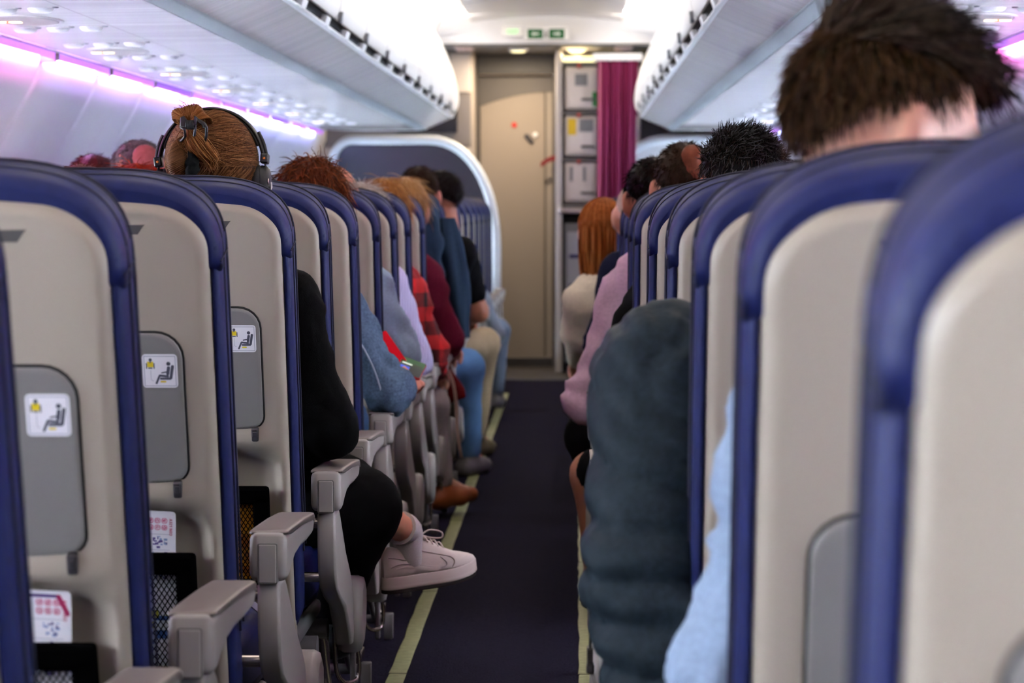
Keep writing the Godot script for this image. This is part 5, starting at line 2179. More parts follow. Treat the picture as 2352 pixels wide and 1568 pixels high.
func build_people() -> void:
	ruffle.seed = 11
	ruffle.frequency = 0.05
	ruffle.fractal_octaves = 3
	var fair := skin("skin_fair", Color(0.80, 0.58, 0.49))
	var ruddy := skin("skin_ruddy", Color(0.78, 0.48, 0.40))
	var tan := skin("skin_tan", Color(0.66, 0.42, 0.31))
	var jeans := fabric("jeans", Color(0.30, 0.42, 0.56), 0.85, 8.0, 0.5)
	var dark_cloth := fabric("dark_cloth", Color(0.05, 0.05, 0.06), 0.85, 8.0)
	var black_cloth := fabric("black_cloth", Color(0.010, 0.009, 0.011), 0.95, 8.0, 0.3)
	var sx := -SEAT_X
	headphones_woman(fair, black_cloth)

	# ---- left aisle seats
	var h := head_at(560, 372, 5.90, 0.125)
	var j := sit(sx, row_left(4), h)
	j.shr.x -= 0.10
	j.elr.x -= 0.13
	var t := person("person with dark hair half hidden behind the woman wearing headphones", j, {"skin": fair, "top": dark_cloth, "legs": dark_cloth, "cell": 0.018})
	head_hair(t, j, Basis(), Color(0.10, 0.085, 0.075), [Color(0.12, 0.10, 0.09), Color(0.07, 0.06, 0.055)], Vector3(0.086, 0.100, 0.106), {"n": 300, "len": 0.03})

	# denim jacket, auburn curls
	h = head_at(716, 352, 6.62, 0.138)
	j = sit(sx, row_left(5), h)
	j.shr = P(802, 778, 6.62)
	j.elr = P(897, 897, 6.56)
	j.wrr = P(925, 886, 6.82)
	j.shl.y = j.shr.y + 0.03
	var hand := Basis.looking_at((P(952, 856, 6.97) - j.wrr).normalized(), Vector3(0.5, 0.6, 0.4))
	t = person("person with auburn hair in a blue denim jacket holding a phone", j, {"skin": ruddy, "top": fabric("denim", Color(0.40, 0.49, 0.60), 0.85, 9.0, 0.6, 0.62), "legs": jeans, "top_name": "denim_jacket", "arm": 0.062, "wrinkle": 0.012, "hand_r": Transform3D(hand, P(931, 882, 6.86)), "cell": 0.013})
	head_hair(t, j, turned(-8), Color(0.26, 0.115, 0.06), [Color(0.38, 0.18, 0.095), Color(0.26, 0.115, 0.06), Color(0.47, 0.25, 0.13)], Vector3(0.096, 0.106, 0.110), {"n": 1100, "len": 0.050, "lift": 0.35, "curl": 0.20, "grav": 1.2, "jit": 0.5, "r": 0.0013, "lows": BOB, "lump": 0.010, "freq": 42.0, "segs": 8})
	# sleeve seam
	var seam := MB.new()
	var sp := []
	for q in [[818, 770, 6.52], [842, 812, 6.505], [862, 855, 6.50], [876, 900, 6.497], [884, 935, 6.52]]:
		sp.append(P(q[0], q[1], q[2]) - t.position)
	seam.tube(curve(sp, 5), 0.0022, 6)
	part("sleeve_seam", seam.mesh(), mat("thread", Color(0.62, 0.66, 0.74), 0.8), t)

	# pale blue shirt, thinning head
	h = head_at(764, 378, 7.33, 0.112)
	j = sit(sx, row_left(6), h)
	j.shr = P(845, 655, 7.36)
	j.elr = P(920, 812, 7.42)
	j.wrr = P(900, 835, 7.66)
	t = person("person in a pale blue long sleeved shirt, thinning head partly visible", j, {"skin": ruddy, "top": fabric("blue_shirt", Color(0.62, 0.70, 0.80), 0.85, 8.0), "legs": jeans, "arm": 0.060, "wrinkle": 0.008, "cell": 0.016})
	head_hair(t, j, Basis(), Color(0.50, 0.42, 0.38), [Color(0.55, 0.50, 0.46)], Vector3(0.078, 0.080, 0.100), {"n": 200, "len": 0.02, "lows": [-0.6, -0.1, 0.6], "lift": 0.3})

	# lavender stripes, grey hair
	h = head_at(828, 414, 8.0, 0.128)
	j = sit(sx, row_left(7), h)
	j.shr = P(886, 655, 8.0)
	j.elr = P(950, 822, 8.06)
	j.wrr = P(950, 850, 8.3)
	t = person("person with grey hair in a lavender pinstriped shirt", j, {"skin": fair, "top": striped(), "legs": jeans, "arm": 0.060, "wrinkle": 0.008, "cell": 0.018})
	head_hair(t, j, Basis(), Color(0.60, 0.55, 0.52), [Color(0.72, 0.68, 0.66), Color(0.52, 0.47, 0.45), Color(0.80, 0.76, 0.74)], Vector3(0.090, 0.102, 0.108), {"n": 400, "len": 0.04})

	# red check, blond
	h = head_at(880, 402, 8.62, 0.135)
	j = sit(sx, row_left(8), h)
	j.shr = P(930, 668, 8.65)
	j.elr = P(988, 808, 8.7)
	j.wrr = P(1000, 850, 8.95)
	j.knr = P(985, 930, 9.05)
	j.anr = P(1010, 1105, 9.12)
	j.footr = Vector3(0.09, -0.055, -0.12)
	t = person("person with golden blond hair in a red and black checked shirt", j, {"skin": fair, "top": checked(), "legs": fabric("pale_trousers", Color(0.66, 0.62, 0.60), 0.85), "arm": 0.060, "wrinkle": 0.008, "cell": 0.018, "shoes": mat("orange_shoe", Color(0.55, 0.27, 0.10), 0.6)})
	head_hair(t, j, Basis(), Color(0.50, 0.32, 0.16), [Color(0.64, 0.44, 0.24), Color(0.52, 0.33, 0.17), Color(0.74, 0.55, 0.34)], Vector3(0.092, 0.106, 0.108), {"n": 500, "len": 0.07, "lift": 0.2, "grav": 0.8, "lows": BOB})

	# maroon knit, pale blond
	h = head_at(930, 400, 9.42, 0.135)
	j = sit(sx, row_left(9), h)
	j.shr = P(975, 645, 9.42)
	j.elr = P(1028, 775, 9.46)
	j.wrr = P(1035, 800, 9.72)
	t = person("person with pale blond hair in a maroon knitted sweater", j, {"skin": fair, "top": fabric("maroon", Color(0.44, 0.10, 0.19), 0.95, 14.0, 1.0, 0.6), "legs": dark_cloth, "arm": 0.062, "wrinkle": 0.006, "cell": 0.018, "top_name": "sweater"})
	head_hair(t, j, Basis(), Color(0.58, 0.42, 0.26), [Color(0.72, 0.56, 0.38), Color(0.60, 0.44, 0.27), Color(0.80, 0.66, 0.50)], Vector3(0.090, 0.104, 0.106), {"n": 400, "len": 0.07, "lift": 0.2, "grav": 0.8, "lows": BOB})

	# jeans, brown hair, ahead of the draped jacket
	h = head_at(962, 381, 10.2, 0.120)
	j = sit(sx, row_left(10), h)
	j.knr = P(1070, 842, 10.52)
	j.hipr = Vector3(-0.47, 0.50, -10.24)
	j.anr = P(1078, 1040, 10.58)
	j.footr = Vector3(0.05, -0.055, -0.13)
	t = person("person with brown hair and pale blue jeans, knee out in the aisle", j, {"skin": ruddy, "top": dark_cloth, "legs": fabric("pale_jeans", Color(0.38, 0.53, 0.70), 0.85, 8.0), "cell": 0.018, "knee": 0.070, "shoes": mat("shoe_grey", Color(0.42, 0.40, 0.40), 0.6)})
	head_hair(t, j, Basis(), Color(0.16, 0.10, 0.075), [Color(0.20, 0.13, 0.09), Color(0.12, 0.075, 0.06)], Vector3(0.082, 0.098, 0.104), {"n": 900, "len": 0.022, "lift": 0.3})

	# black tee, beige trousers
	h = head_at(1010, 389, 10.85, 0.120)
	j = sit(sx, row_left(11), h)
	j.shr = P(1058, 590, 10.85)
	j.elr = P(1098, 716, 10.9)
	j.wrr = P(1080, 735, 11.15)
	j.hipr = Vector3(-0.46, 0.50, -10.95)
	j.knr = P(1110, 790, 11.3)
	j.anr = P(1092, 1000, 11.36)
	j.footr = Vector3(0.05, -0.055, -0.13)
	t = person("person in a black T-shirt and beige trousers, bare elbow out in the aisle", j, {"skin": tan, "bare_r": true, "bare_l": true, "top": fabric("black_tee", Color(0.035, 0.037, 0.05), 0.9), "short_sleeve": true, "arm": 0.066, "legs": fabric("beige", Color(0.66, 0.58, 0.46), 0.85), "cell": 0.018, "turn": turned(55), "knee": 0.068, "shoes": mat("olive_shoe", Color(0.36, 0.31, 0.20), 0.8)})
	head_hair(t, j, turned(55), Color(0.10, 0.08, 0.08), [Color(0.12, 0.10, 0.10), Color(0.06, 0.05, 0.05)], Vector3(0.082, 0.096, 0.103), {"n": 800, "len": 0.025, "lift": 0.3})

	# someone in washed denim far ahead
	j = sit(sx, row_left(15), Vector3(sx + 0.03, 1.10, -13.66))
	j.shr = P(1100, 690, 13.7)
	j.elr = P(1138, 770, 13.75)
	j.wrr = P(1135, 790, 14.0)
	j.hipr = Vector3(-0.46, 0.50, -13.75)
	j.knr = P(1142, 760, 14.1)
	j.anr = P(1138, 900, 14.15)
	t = person("person in washed grey blue denim far ahead on the left aisle", j, {"skin": fair, "top": fabric("washed", Color(0.55, 0.58, 0.63), 0.9), "legs": fabric("washed_legs", Color(0.46, 0.50, 0.57), 0.9), "cell": 0.022, "shoes": mats.grey})
	head_hair(t, j, Basis(), Color(0.2, 0.15, 0.12), [Color(0.2, 0.15, 0.12)], Vector3(0.082, 0.096, 0.103), {"n": 120, "len": 0.03})

	# ---- heads over the left rows, further from the aisle
	var mx := -SEAT_X - 0.458
	var wx := -SEAT_X - 0.916
	var far_left := [
		["person with reddish grey cropped hair, lowest head above the leftmost seats", 186.0, 373.0, 5.9, mx, row_left(4), Color(0.44, 0.27, 0.24), [Color(0.50, 0.33, 0.30), Color(0.38, 0.22, 0.20)], SHORT, 0.012],
		["person with short dark red brown hair against the left wall", 214.0, 351.0, 8.0, wx, row_left(7), Color(0.19, 0.085, 0.075), [Color(0.24, 0.12, 0.10), Color(0.15, 0.07, 0.06)], SHORT, 0.018],
		["person with bright copper red hair left of the headphones", 314.0, 371.0, 6.62, mx, row_left(5), Color(0.50, 0.12, 0.05), [Color(0.60, 0.18, 0.08), Color(0.44, 0.10, 0.04)], BOB, 0.05]]
	for q in far_left:
		h = head_at(q[1], q[2], q[3], 0.126)
		j = sit(q[4], q[5], h)
		t = person(q[0], j, {"skin": ruddy, "top": dark_cloth, "legs": dark_cloth, "cell": 0.024, "no_shoes": true})
		head_hair(t, j, Basis(), q[6], q[7], Vector3(0.086, 0.101, 0.106), {"n": 420, "len": q[9], "lows": q[8], "lift": 0.8 if q[9] < 0.03 else 0.3})
	h = head_at(318, 320, 7.34, 0.112)
	j = sit(mx, row_left(6), h)
	t = person("balding person with a pink crown and grey fringe beside the headphones", j, {"skin": ruddy, "top": dark_cloth, "legs": dark_cloth, "cell": 0.024, "no_shoes": true})
	bald_fringe(t, j, turned(15), Color(0.36, 0.32, 0.32), [Color(0.45, 0.42, 0.42), Color(0.28, 0.25, 0.25)])

	# ---- right aisle seats
	sx = SEAT_X
	# near head, turned to the right
	h = head_at(2035, 14, 2.53, 0.128)
	j = sit(sx, row_right(1), h)
	j.neck = h + Vector3(-0.005, -0.165, 0.045)
	j.shl = P(1868, 985, 2.52)
	j.ell = P(1660, 1570, 2.54)
	j.wrl = P(1760, 1660, 2.72)
	var hb := turned(-66, -14, 4)
	t = person("person with thick dark brown hair in a pale blue shirt, nearest head, turned right", j, {"skin": fair, "top": fabric("near_shirt", Color(0.60, 0.68, 0.78), 0.85, 8.0), "legs": dark_cloth, "turn": hb, "arm": 0.056, "wrinkle": 0.012, "cell": 0.012})
	var mb := MB.new()
	var xf := Transform3D(hb, j.head - t.position)
	var nl := [-0.55, 0.02, 0.72]
	hair_cap(mb, xf, Vector3(0.083, 0.104, 0.107), nl, Color(0.085, 0.058, 0.042), 0.006, 26.0, 4)
	strands(mb, xf, Vector3(0.083, 0.103, 0.106), 3600, {"cols": [Color(0.21, 0.145, 0.10), Color(0.13, 0.092, 0.07), Color(0.29, 0.20, 0.13)], "len": 0.030, "lift": 0.14, "jit": 0.22, "grav": 0.3, "lows": nl, "r": 0.0011, "flow": Vector3(0, -1, -0.3)})
	strands(mb, xf, Vector3(0.085, 0.106, 0.107), 2400, {"cols": [Color(0.20, 0.15, 0.12), Color(0.12, 0.095, 0.08), Color(0.28, 0.22, 0.18)], "len": 0.060, "lift": 0.22, "jit": 0.22, "grav": 0.4, "flow": Vector3(0.1, 0.05, -1), "lows": [0.5, 0.42, 0.6], "top": 0.3, "r": 0.0014, "segs": 8, "seed": 8})
	# the fringe that juts out over the forehead
	strands(mb, xf * Transform3D(Basis(), Vector3(0.01, 0.004, -0.012)), Vector3(0.070, 0.098, 0.108), 900, {"cols": [Color(0.15, 0.135, 0.12), Color(0.09, 0.082, 0.076)], "len": 0.050, "lift": 0.35, "jit": 0.45, "grav": 0.5, "flow": Vector3(0.2, 0.1, -1), "lows": [1.45, 1.0, 0.50], "r": 0.0014, "segs": 7, "seed": 12})
	part("hair", mb.mesh(), hair_mat("hair"), t)

	# quilted dark jacket
	h = head_at(2000, 205, 3.42, 0.125)
	j = sit(sx, row_right(2), h)
	j.shl = P(1548, 884, 3.40)
	j.ell = P(1500, 1330, 3.29)
	j.wrl = P(1540, 1600, 3.25)
	j.chest = Vector3(0.50, 0.86, -3.45)
	j.pelvis.x = 0.53
	var quilt := func(p: Vector3) -> float:
		var up := smooth(0.72, 0.95, p.y)
		var n1 := ruffle.get_noise_3d(p.x * 110.0, p.y * 60.0, p.z * 110.0)
		var n2 := ruffle.get_noise_3d(p.x * 300.0 + 60.0, p.y * 200.0, p.z * 300.0)
		var s := p.y + (0.9 * up + 0.12) * (p.x - 0.3) + 0.018 * n1
		var ridge := pow(absf(sin(s * PI / 0.060)), 0.7)
		var fold := sin(p.y * 46.0 - p.x * 70.0 * up + 5.0 * n1)
		return lerpf(0.016, 0.006, up) * ridge - 0.004 + 0.0025 * n2 + 0.009 * fold * maxf(n1 + 0.15, 0.0)
	t = person("person in a quilted dark teal jacket whose arm leans into the aisle", j, {"skin": fair, "top": fabric("puffer", Color(0.15, 0.195, 0.225), 0.55, 5.0, 0.2, 0.7), "legs": dark_cloth, "arm": 0.112, "fore": 0.078, "fat": 0.02, "cell": 0.009, "bend": quilt, "top_name": "quilted_jacket"})
	head_hair(t, j, Basis(), Color(0.10, 0.08, 0.07), [Color(0.12, 0.09, 0.08)], Vector3(0.083, 0.097, 0.104), {"n": 200, "len": 0.03})

	# black shoulder just ahead
	h = head_at(1950, 330, 4.38, 0.125)
	j = sit(sx, row_right(3), h)
	j.shl = P(1560, 880, 4.38)
	j.ell = P(1570, 1050, 4.42)
	t = person("person in black whose shoulder shows just above the quilted jacket", j, {"skin": fair, "top": black_cloth, "legs": dark_cloth, "arm": 0.066, "cell": 0.018})
	head_hair(t, j, Basis(), Color(0.10, 0.08, 0.07), [Color(0.12, 0.09, 0.08)], Vector3(0.083, 0.097, 0.104), {"n": 120, "len": 0.03})

	# spiky dark hair
	h = head_at(1706, 288, 5.42, 0.124)
	j = sit(sx, row_right(4), h)
	j.shl.x += 0.10
	j.ell.x += 0.12
	t = person("person with spiky dark greying hair over the right aisle seats", j, {"skin": ruddy, "top": dark_cloth, "legs": dark_cloth, "cell": 0.018})
	mb = MB.new()
	xf = Transform3D(turned(6), j.head - t.position)
	hair_cap(mb, xf, Vector3(0.090, 0.100, 0.106), SHORT, Color(0.07, 0.062, 0.058), 0.003, 40.0, 2)
	strands(mb, xf, Vector3(0.090, 0.099, 0.106), 1500, {"cols": [Color(0.17, 0.15, 0.135), Color(0.10, 0.09, 0.082), Color(0.34, 0.33, 0.33), Color(0.20, 0.15, 0.12)], "len": 0.020, "lift": 0.22, "jit": 0.35, "grav": 0.2, "lows": SHORT, "r": 0.0010, "seed": 21})
	strands(mb, xf, Vector3(0.090, 0.099, 0.106), 1100, {"cols": [Color(0.15, 0.135, 0.12), Color(0.09, 0.08, 0.074), Color(0.30, 0.29, 0.29)], "len": 0.030, "lift": 0.65, "jit": 0.38, "grav": 0.0, "flow": Vector3(0.35, 0.2, 0.6), "lows": [0.15, 0.2, 0.55], "top": 0.25, "r": 0.0012, "seed": 22})
	part("hair", mb.mesh(), hair_mat("hair"), t)

	# brown hair with a bare patch, tan calf in the aisle
	h = head_at(1572, 324, 6.72, 0.122)
	j = sit(sx, row_right(5), h)
	j.shl = P(1464, 752, 6.70)
	j.ell = P(1530, 900, 6.74)
	j.hipl = Vector3(0.47, 0.47, -6.86)
	j.knl = P(1362, 1088, 7.12)
	j.anl = P(1376, 1345, 7.12)
	t = person("person with short brown hair, bare crown patch and bare calf in the aisle", j, {"skin": tan, "top": black_cloth, "legs": black_cloth, "shorts": true, "cell": 0.018})
	mb = MB.new()
	xf = Transform3D(turned(0), j.head - t.position)
	hair_cap(mb, xf, Vector3(0.084, 0.099, 0.105), SHORT, Color(0.15, 0.095, 0.075), 0.003, 40.0, 2)
	strands(mb, xf, Vector3(0.084, 0.098, 0.105), 900, {"cols": [Color(0.19, 0.12, 0.09), Color(0.11, 0.075, 0.06)], "len": 0.016, "lift": 0.7, "lows": SHORT, "r": 0.001})
	part("hair", mb.mesh(), hair_mat("hair"), t)
	mb = MB.new()
	var pv := MB.ellipse(0.030, 0.034, 18)
	hair_cap(mb, xf * Transform3D(Basis(Vector3.RIGHT, 0.75), Vector3(0.016, 0.012, 0.012)), Vector3(0.070, 0.1005, 0.085), [1.12, 1.12, 1.12], Color(0.40, 0.22, 0.16), 0.001, 20.0, 3)
	part("bare_patch", mb.mesh(), hair_mat("hair"), t)

	# pink shirt
	h = head_at(1502, 358, 7.38, 0.122)
	j = sit(sx, row_right(6), h)
	j.shl = P(1452, 672, 7.38)
	j.ell = P(1352, 920, 7.42)
	j.wrl = P(1420, 945, 7.62)
	j.hipl = Vector3(0.42, 0.48, -7.5)
	j.knl = P(1352, 1000, 7.78)
	j.anl = P(1392, 1180, 7.72)
	j.pelvis.x = 0.50
	j.chest = Vector3(0.44, 0.84, -7.42)
	t = person("person with black hair in a pale pink shirt leaning an elbow into the aisle", j, {"skin": tan, "top": fabric("pink_shirt", Color(0.86, 0.72, 0.80), 0.8, 6.0), "legs": black_cloth, "arm": 0.070, "wrinkle": 0.009, "cell": 0.015})
	head_hair(t, j, Basis(), Color(0.055, 0.048, 0.048), [Color(0.08, 0.07, 0.07), Color(0.04, 0.035, 0.035)], Vector3(0.084, 0.098, 0.105), {"n": 600, "len": 0.022, "lift": 0.6})

	# navy jacket, pale head
	h = head_at(1466, 416, 8.78, 0.115)
	j = sit(sx, row_right(8), h)
	j.shl = P(1425, 628, 8.76)
	j.ell = P(1384, 790, 8.8)
	j.wrl = P(1400, 830, 9.0)
	j.chest.x = 0.50
	t = person("person with a pale shaven head in a navy jacket", j, {"skin": fair, "top": fabric("navy", Color(0.06, 0.07, 0.15), 0.85), "legs": dark_cloth, "arm": 0.066, "cell": 0.018, "top_name": "jacket"})
	head_hair(t, j, Basis(), Color(0.66, 0.56, 0.50), [Color(0.72, 0.66, 0.62)], Vector3(0.078, 0.091, 0.099), {"n": 200, "len": 0.006, "r": 0.0007})

	# long orange hair, cream sweater
	h = head_at(1384, 452, 9.48, 0.128)
	j = sit(sx, row_right(9), h)
	j.neck = h + Vector3(0.02, -0.165, 0.03)
	j.shl = P(1337, 692, 9.42)
	j.ell = P(1330, 765, 9.52)
	j.wrl = P(1330, 822, 9.78)
	j.chest = Vector3(0.40, 0.76, -9.46)
	j.pelvis.x = 0.50
	t = person("person with long straight orange hair in a cream sweater leaning into the aisle", j, {"skin": fair, "top": fabric("cream", Color(0.90, 0.84, 0.74), 0.9, 9.0), "legs": dark_cloth, "arm": 0.066, "cell": 0.016, "top_name": "sweater"})
	mb = MB.new()
	xf = Transform3D(Basis(), j.head - t.position)
	hair_cap(mb, xf, Vector3(0.090, 0.105, 0.108), BOB, Color(0.42, 0.20, 0.08), 0.003, 30.0, 5)
	var r := RandomNumberGenerator.new()
	r.seed = 77
	var oc := [Color(0.58, 0.30, 0.13), Color(0.44, 0.21, 0.09), Color(0.66, 0.38, 0.18), Color(0.36, 0.16, 0.07), Color(0.72, 0.46, 0.25)]
	for i in 900:
		var az := r.randf_range(-1.75, 1.75)
		var el := r.randf_range(0.2, 1.45)
		var dir := Vector3(sin(az) * cos(el), sin(el), cos(az) * cos(el))
		var p0 := dir * Vector3(0.091, 0.106, 0.109)
		var e2 := Vector3(sin(az), 0, cos(az)) * Vector3(0.090, 0, 0.108)
		var path := []
		for k in 4:
			var u := k / 3.0
			var dd := dir.slerp(Vector3(sin(az), 0.0, cos(az)), u)
			path.append(dd * Vector3(0.092, 0.107, 0.110) + Vector3(0, 0.02, 0.004))
		var out := Vector3(sin(az), 0, cos(az))
		var bot := r.randf_range(-0.24, -0.19)
		path.append(e2 * 0.98 + Vector3(0, -0.07, 0.004) + out * r.randf_range(-0.012, 0.004))
		path.append(e2 * Vector3(0.92, 1, 0.92) + Vector3(r.randf_range(-0.005, 0.005), -0.15, 0.004) + out * r.randf_range(-0.02, 0.003))
		path.append(e2 * Vector3(0.80, 1, 0.88) + Vector3(r.randf_range(-0.01, 0.01), bot, 0.006) + out * r.randf_range(-0.03, 0.0))
		var pts := PackedVector3Array()
		for q in curve(path, 2):
			pts.append(xf * q)
		mb.tube(pts, 0.0019, 3, lin(oc[r.randi() % oc.size()]) * r.randf_range(0.8, 1.2), false)
	part("hair", mb.mesh(), hair_mat("hair"), t)

func bald_fringe(t: Node3D, j: Dictionary, hb: Basis, cap_col: Color, cols: Array) -> void:
	var mb := MB.new()
	var xf := Transform3D(hb, j.head - t.position)
	# hair round the sides and back, a bare crown
	hair_cap(mb, xf, Vector3(0.082, 0.090, 0.101), SHORT, cap_col, 0.004, 40.0, 3)
	strands(mb, xf, Vector3(0.082, 0.090, 0.101), 1600, {"cols": cols, "lows": SHORT, "len": 0.014, "lift": 0.4, "r": 0.0009, "segs": 3, "seed": 5})
	part("hair", mb.mesh(), hair_mat("hair"), t)
	mb = MB.new()
	hair_cap(mb, xf * Transform3D(Basis(Vector3.RIGHT, 0.95), Vector3(0.012, 0.006, 0.010)), Vector3(0.078, 0.0985, 0.085), [1.0, 1.0, 1.0], Color(0.62, 0.34, 0.33), 0.001, 20.0, 3)
	part("bare_crown", mb.mesh(), hair_mat("hair"), t)

func striped() -> StandardMaterial3D:
	if mats.has("striped"):
		return mats["striped"]
	var im := Image.create(64, 8, false, Image.FORMAT_RGB8)
	im.fill(Color(0.80, 0.77, 0.90))
	for k in 8:
		im.fill_rect(Rect2i(k * 8, 0, 3, 8), Color(0.60, 0.56, 0.76))
	var m := mat("striped", Color.WHITE, 0.85)
	m.albedo_texture = ImageTexture.create_from_image(im)
	tri(m, Vector3(16, 16, 16))
	return m

func checked() -> StandardMaterial3D:
	if mats.has("checked"):
		return mats["checked"]
	var im := Image.create(64, 64, false, Image.FORMAT_RGB8)
	im.fill(Color(0.80, 0.045, 0.05))
	im.fill_rect(Rect2i(32, 0, 32, 64), Color(0.30, 0.02, 0.03))
	im.fill_rect(Rect2i(0, 32, 64, 32), Color(0.30, 0.02, 0.03))
	im.fill_rect(Rect2i(32, 32, 32, 32), Color(0.02, 0.015, 0.02))
	for y in 64:
		for x in 64:
			if (x < 32) != (y < 32) and (x + y) % 4 < 2:
				im.set_pixel(x, y, Color(0.72, 0.04, 0.05))
	var m := mat("checked", Color.WHITE, 0.9)
	m.albedo_texture = ImageTexture.create_from_image(im)
	tri(m, Vector3(10, 10, 10))
	return m

# ---------------------------------------------------------------- the woman in headphones
func on_head(xf: Transform3D, rad: Vector3, dir: Vector3, k := 1.0) -> Vector3:
	return xf * (dir.normalized() * rad * k + Vector3(0, 0.02, 0.004))

func headphones_woman(fair: Material, black_cloth: Material) -> void:
	var d := row_left(3)
	var h := head_at(487, 262, 5.26, 0.120)
	var j := sit(-SEAT_X, d, h)
	j.shr = P(662, 694, 5.21)
	j.elr = P(757, 985, 5.20)
	j.wrr = P(712, 1040, 5.46)
	j.hipr = Vector3(-0.47, 0.49, -5.36)
	j.knr = P(832, 1166, 5.56)
	j.anr = P(768, 1410, 5.74)
	j.hipl = Vector3(-0.62, 0.50, -5.36)
	j.knl = P(786, 1118, 5.66)
	j.anl = P(934, 1222, 5.95)
	j.footl = Vector3(0.012, -0.085, -0.008)
	j.chest.x = -0.55
	var hb := turned(2, -4, 2)
	var t := person("person with tied up light brown hair wearing headphones, black sleeve and black leggings", j, {"skin": skin("skin_calf", Color(0.78, 0.50, 0.38)), "top": black_cloth, "legs": black_cloth, "turn": hb, "arm": 0.058, "wrinkle": 0.004, "cell": 0.012, "knee": 0.080, "cuff": 0.050, "calf_l": 0.42, "own_shoe_l": true, "top_name": "sweater"})
	var root := t.position
	var rad := Vector3(0.098, 0.108, 0.112)
	var xf := Transform3D(hb, j.head - root)
	var mb := MB.new()
	var browns := [Color(0.37, 0.235, 0.14), Color(0.31, 0.19, 0.11), Color(0.43, 0.285, 0.18), Color(0.26, 0.155, 0.095), Color(0.48, 0.33, 0.21)]
	hair_cap(mb, xf, rad, [-0.9, -0.45, 0.6], Color(0.25, 0.15, 0.09), 0.003, 26.0, 6)
	var r := RandomNumberGenerator.new()
	r.seed = 5
	# where everything is gathered: left of the middle, upper back of the head
	var knot := Vector3(-0.36, 0.42, 0.83).normalized()
	var low_knot := Vector3(-0.40, -0.35, 0.85).normalized()
	for i in 7800:
		var az := r.randf_range(-1.85, 1.85)
		var el := r.randf_range(-0.85, 1.35)
		var dir := Vector3(sin(az) * cos(el), sin(el), cos(az) * cos(el))
		# the right side is swept across in a broad roll, low hair goes to the lower knot
		var goal := knot if el > -0.18 + 0.04 * r.randf() else low_knot
		if dir.dot(goal) > 0.985:
			continue
		var lift := r.randf_range(1.0, 1.013)
		var path := PackedVector3Array()
		var n := 10
		var reach := r.randf_range(0.35, 0.9)
		for k in n + 1:
			var u := float(k) / n * reach
			var bow := Vector3(0, -0.30 if dir.x > 0.1 else -0.12, 0) * sin(PI * u) * (0.9 if el < 0.7 else 0.25)
			var q := (dir.slerp(goal, u) + bow).normalized()
			var wave := 0.006 * sin(u * 9.0 + az * 5.0 + el * 3.0)
			path.append(on_head(xf, rad, q, lift + wave + 0.035 * smooth(0.5, 1.0, u)))
		mb.tube(path, 0.00035 + 0.0004 * r.randf(), 3, lin(browns[r.randi() % browns.size()]) * r.randf_range(0.75, 1.3), false)
	# puffed lock above the clip, on both sides of it
	var gold := [Color(0.56, 0.36, 0.19), Color(0.48, 0.28, 0.14), Color(0.64, 0.45, 0.27), Color(0.42, 0.23, 0.11)]
	var zc: float = -h.z
	var dd: float = zc - 0.125
	for i in 900:
		var th := r.randf_range(-1.45, 1.45)
		var R := r.randf_range(0.72, 1.0) * (1.0 + 0.10 * sin(th * 5.0))
		var c := P(437, 280, dd - 0.002)
		var ex := Vector3(sin(th) * 0.040 * R, cos(th) * 0.034 * R, 0)
		var pts := [c + ex * 0.12 + Vector3(0, 0, 0.010), c + ex * 0.55 + Vector3(0, 0.002, 0.017), c + ex * 0.95 + Vector3(0, 0.003, 0.008), c + ex * 1.04 + Vector3(0, -0.002, -0.014), c + ex * 0.90 + Vector3(0, -0.008, -0.045)]
		var g := PackedVector3Array()
		for q in curve(pts, 4):
			g.append(q - root)
		mb.tube(g, 0.0006, 3, lin(gold[r.randi() % 4]) * r.randf_range(0.75, 1.15), false)
	# pale flyaway hairs standing up
	for i in 46:
		var b := P(430 + r.randf_range(-6, 14), 268, dd)
		var e := P(r.randf_range(410, 445), r.randf_range(228, 252), dd + r.randf_range(-0.02, 0.03)) if i < 26 else P(r.randf_range(398, 470), r.randf_range(240, 262), dd)
		var g := PackedVector3Array()
		for q in curve([b, b.lerp(e, 0.6) + Vector3(0.004, 0.004, 0), e], 4):
			g.append(q - root)
		mb.tube(g, 0.0005, 3, lin(Color(0.74, 0.58, 0.40)), false)
	# the tail that falls from the clip to the right
	for i in 1100:
		var u := r.randfn() * 0.5
		var s := Vector3(r.randfn(), r.randfn(), r.randfn()) * 0.004
		var L := r.randf_range(0.72, 1.0)
		var pts := [P(437 + u * 7, 300, dd - 0.012) + s * 0.5, P(446 + u * 14, 322, dd - 0.020) + s, P(462 + u * 17, 345, dd - 0.022) + s, P(480 + u * 15 * L, 362 + u * 4, dd - 0.012) + s, P(lerpf(478, 495, r.randf()) , lerpf(366, 390, L * r.randf()), dd + 0.002) + s]
		var g := PackedVector3Array()
		for q in curve(pts, 4):
			g.append(q - root)
		var rs := PackedFloat32Array()
		for q in g.size():
			rs.append(0.00075 * (1.0 - 0.8 * pow(float(q) / g.size(), 3.0)))
		mb.tube(g, rs, 3, lin(gold[r.randi() % 4]) * r.randf_range(0.7, 1.15), false)
	# the rolled twist on the left, wound crosswise
	var roll := [P(408, 322, dd + 0.004), P(404, 350, dd - 0.012), P(408, 380, dd - 0.010), P(416, 408, dd + 0.004)]
	var rc := curve(roll, 8)
